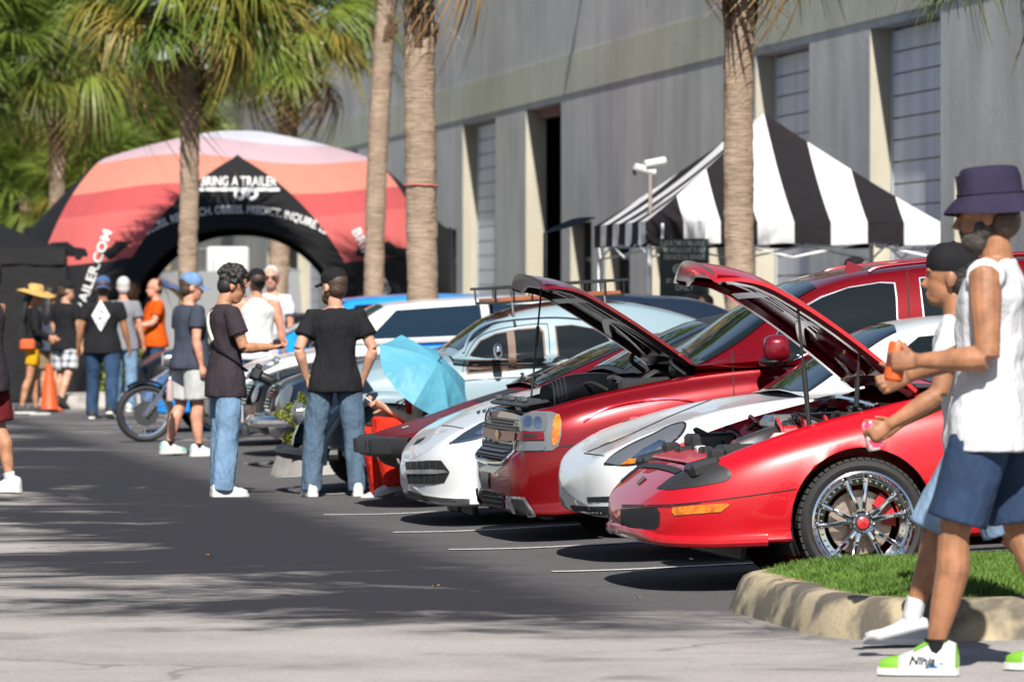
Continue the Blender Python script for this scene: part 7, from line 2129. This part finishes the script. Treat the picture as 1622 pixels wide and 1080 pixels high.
# ------------------------------------------------------------------ motorcycle
def motorcycle():
    p = G(229, 700); u0, v0 = uv(p.x, p.y)
    M = Matrix.Translation(p) @ Matrix.Rotation(TH + R(4), 4, 'Z') @ Matrix.Rotation(R(7), 4, 'X')
    r = empty('motorcycle', mat=M); tag(r, 'chrome and white cruiser motorcycle parked with its wire front wheel to the lane', 'motorcycle')
    for x, rr in ((0, .305), (1.62, .31)):
        w = empty('wheel', parent=r); w.location = (x, 0, rr)
        MB().lathe([(rr * .78, -.04), (rr * .88, -.055), (rr * .96, -.04), (rr, 0), (rr * .96, .04), (rr * .88, .055), (rr * .78, .04)], 44, axis='y').build('tyre', rubber, w)
        MB().lathe([(rr * .79, -.035), (rr * .74, -.03), (rr * .72, 0), (rr * .74, .03), (rr * .79, .035)], 44, axis='y').build('rim', chrome, w)
        MB().lathe([(.001, -.05), (.045, -.05), (.05, 0), (.045, .05), (.001, .05)], 18, axis='y').build('hub', chrome, w)
        for k in range(20):
            a = 2 * PI * k / 20; b = a + (.5 if k % 2 else -.5)
            MB().tube([(.045 * math.cos(b), .03 * (1 if k % 2 else -1), .045 * math.sin(b)), (rr * .75 * math.cos(a), 0, rr * .75 * math.sin(a))], .004, 5).build('spoke', chrome, w)
        MB().lathe([(.04, -.062), (.13, -.062), (.13, -.07), (.04, -.07)], 24, axis='y').build('brake_disc', steel, w)
    for sg in (-1, 1):
        MB().tube([(0, sg * .09, .305), (.22, sg * .09, .62), (.36, sg * .09, .88)], [.03, .026, .024], 10).build('fork', chrome, r)
        MB().tube([(.38, sg * .09, .95), (.40, sg * .2, 1.05), (.52, sg * .38, 1.06)], .012, 8).build('handlebar', chrome, r)
        MB().tube([(.7, sg * .17, .34), (1.1, sg * .19, .28), (1.75, sg * .19, .30)], .045, 10).build('exhaust', chrome, r)
    rows = []
    for i in range(15):
        a = R(5 + 120 * i / 14); rows.append([Vector(((.345) * math.cos(a), y, .305 + .345 * math.sin(a) - abs(y) * .35)) for y in (-.075, -.05, 0, .05, .075)])
    MB().grid(rows).build('front_fender', black_paint, r)
    rows = []
    for i in range(15):
        a = R(-5 + 150 * i / 14); rows.append([Vector((1.62 + .35 * math.cos(a), y, .31 + .35 * math.sin(a) - abs(y) * .35)) for y in (-.09, -.06, 0, .06, .09)])
    MB().grid(rows).build('rear_fender', white_paint, r)
    MB().ell((.62, 0, .80), (.30, .14, .13), 12).build('fuel_tank', white_paint, r)
    MB().ell((1.12, 0, .70), (.32, .14, .07), 10).build('seat', mat('black leather', (.015, .014, .014), .4), r)
    MB().tube([(.36, 0, .88), (.50, 0, .55), (.62, 0, .28), (1.1, 0, .28), (1.45, 0, .40)], .022, 8).build('frame', black, r)
    MB().box((.82, 0, .40), (.36, .26, .30), bev=.05).build('engine_case', alu, r)
    for an in (-.45, .45):
        for k in range(6): MB().lathe([(.001, -.008), (.085, -.008), (.085, .008), (.001, .008)], 14, c=(.82 + (.20 + .028 * k) * math.sin(an), 0, .42 + (.20 + .028 * k) * math.cos(an)), mat=Matrix.Rotation(an, 3, 'Y')).build('cylinder_fin', alu, r)
    MB().lathe([(.001, -.1), (.07, -.09), (.095, 0), (.09, .05), (.001, .06)], 18, c=(.26, 0, .86), axis='x').build('headlight', chrome, r)
    MB().box((.30, -.02, .74), (.12, .16, .2), bev=.03).build('fork_cover', black, r)
    MB().ell((.30, -.15, .62), (.03, .02, .03), 6).build('turn_signal', amber, r)
    MB().tube([(.9, -.16, .2), (.86, -.34, .02)], .012, 6).build('side_stand', steel, r)
motorcycle()

# ------------------------------------------------------------------ kerbs, shrubs, cone
kerb_island(42.75, 44.0, 4.78, 8.5, .45, h=.2, cmat=grey_conc)
kerb_island(72.2, 74.6, 5.0, 10, .6, h=.18, cmat=grey_conc)
leafy('shrub', at(469, 0, 44.2) * V3((1, 1, 0)) + V3((0, 0, .12)), .56, .17, .25, 900, bright_green, 'yellow-green leafy shrub beside the front of the black saloon', 71, cat='shrub', leaf=.030, trunk=.012, clumps=22, low=.1)
for i, (px, D) in enumerate(((188, 74.2), (208, 74.5), (228, 74.3), (172, 74.6))):
    leafy('shrub', dpos(px, D) + V3((0, 0, .12)), .62, .24, .28, 700, bright_green, ['low shrub on the far kerb right beside the diamond print man', 'low shrub on the far kerb behind the motorcycle, middle of three', 'low shrub on the far kerb nearest the motorcycle', 'low shrub on the far kerb behind the diamond print man'][i], 80 + i, cat='shrub', leaf=.05, trunk=.012, clumps=16, low=.1, group='shrubs on the far kerb')
e = empty('traffic_cone', dpos(78, 71.0)); tag(e, 'orange traffic cone standing behind the woman in straw hat', 'cone')
orange_pl = mat('orange cone plastic', (.50, .07, .012), .5)
MB().lathe([(.135, .03), (.125, .06), (.05, .56), (.045, .62), (.03, .63), (.001, .63)], 24).build('cone_body', orange_pl, e); MB().box((0, 0, .018), (.36, .36, .036), bev=.01).build('cone_base', orange_pl, e)

# ------------------------------------------------------------------ seen through the arch: van, trailer
def van():
    p = dpos(262, 103); r = empty('cargo_van', p, TH + R(6)); tag(r, 'silver van parked beyond the arch tent', 'van')
    sil = paint('silver paint', (.38, .39, .40), .5, .3)
    prof = [(-2.4, .35), (-2.5, .8), (-2.35, 1.0), (-1.75, 1.12), (-1.2, 1.85), (-.9, 1.98), (2.2, 2.0), (2.45, 1.9), (2.5, .5), (2.4, .35)]
    rows = []
    for x, z in cr(prof + [prof[0]], 3): rows.append([Vector((x, y, z if abs(y) < .9 else z * .97 + .02)) for y in (-.95, -.9, 0, .9, .95)])
    mb = MB().grid(rows)
    n = len(rows)
    for j in (0, 4): mb.f.append(tuple(i * 5 + j for i in range(n - 1))); mb.mi.append(0)
    mb.build('van_body', sil, r, fix=True, sharp=30)
    for sg in (-1, 1):
        MB().prism([(-1.35, 1.15), (-.95, 1.75), (-.3, 1.78), (-.3, 1.15)], sg * .955, sg * .962).build('side_window', glass, r, fix=True)
        MB().prism([(-2.46, .74), (-2.1, .82), (-2.1, .95), (-2.42, .92)], sg * .955, sg * .965).build('headlight', lens_grey, r, fix=True)
    MB().add([(-1.80, -.78, 1.13), (-1.80, .78, 1.13), (-1.22, .74, 1.86), (-1.22, -.74, 1.86)], [(0, 1, 2, 3)]).build('windscreen', glass, r)
    for x in (-1.55, 1.5):
        for sg in (-1, 1):
            w = empty('wheel', parent=r); w.location = (x, sg * .88, .34)
            MB().lathe([(.2, -.1), (.33, -.1), (.34, 0), (.33, .1), (.2, .1)], 24, axis='y').build('tyre', rubber, w); MB().lathe([(.001, -.09), (.2, -.105), (.2, .105), (.001, .09)], 24, axis='y').build('rim', alu, w)
van()
def trailer():
    p = dpos(352, 108); r = empty('box_trailer', p, TH); tag(r, 'white box trailer beyond the arch tent', 'trailer')
    MB().box((0, 0, 1.45), (.85, 2.4, 2.0), bev=.04).build('box', white_paint, r)
    MB().box((-.0, -1.22, 1.4), (.72, .03, 1.8), bev=.01).build('door', white_plastic, r)
    for q in (-.3, .3): MB().tube([(q, -1.25, .6), (q, -1.25, 2.2)], .012, 6).build('lock_bar', chrome, r)
    for sg in (-1, 1):
        w = empty('wheel', parent=r); w.location = (sg * .46, .2, .32); MB().lathe([(.001, -.08), (.2, -.08), (.31, -.08), (.32, 0), (.31, .08), (.001, .08)], 22, axis='x').build('tyre', rubber, w); MB().lathe([(.001, sg * .085), (.17, sg * .085), (.18, sg * .08)], 18, axis='x').build('rim', alu, w)
    MB().box((0, .1, .42), (.8, 2.2, .08)).build('chassis', steel, r)
trailer()
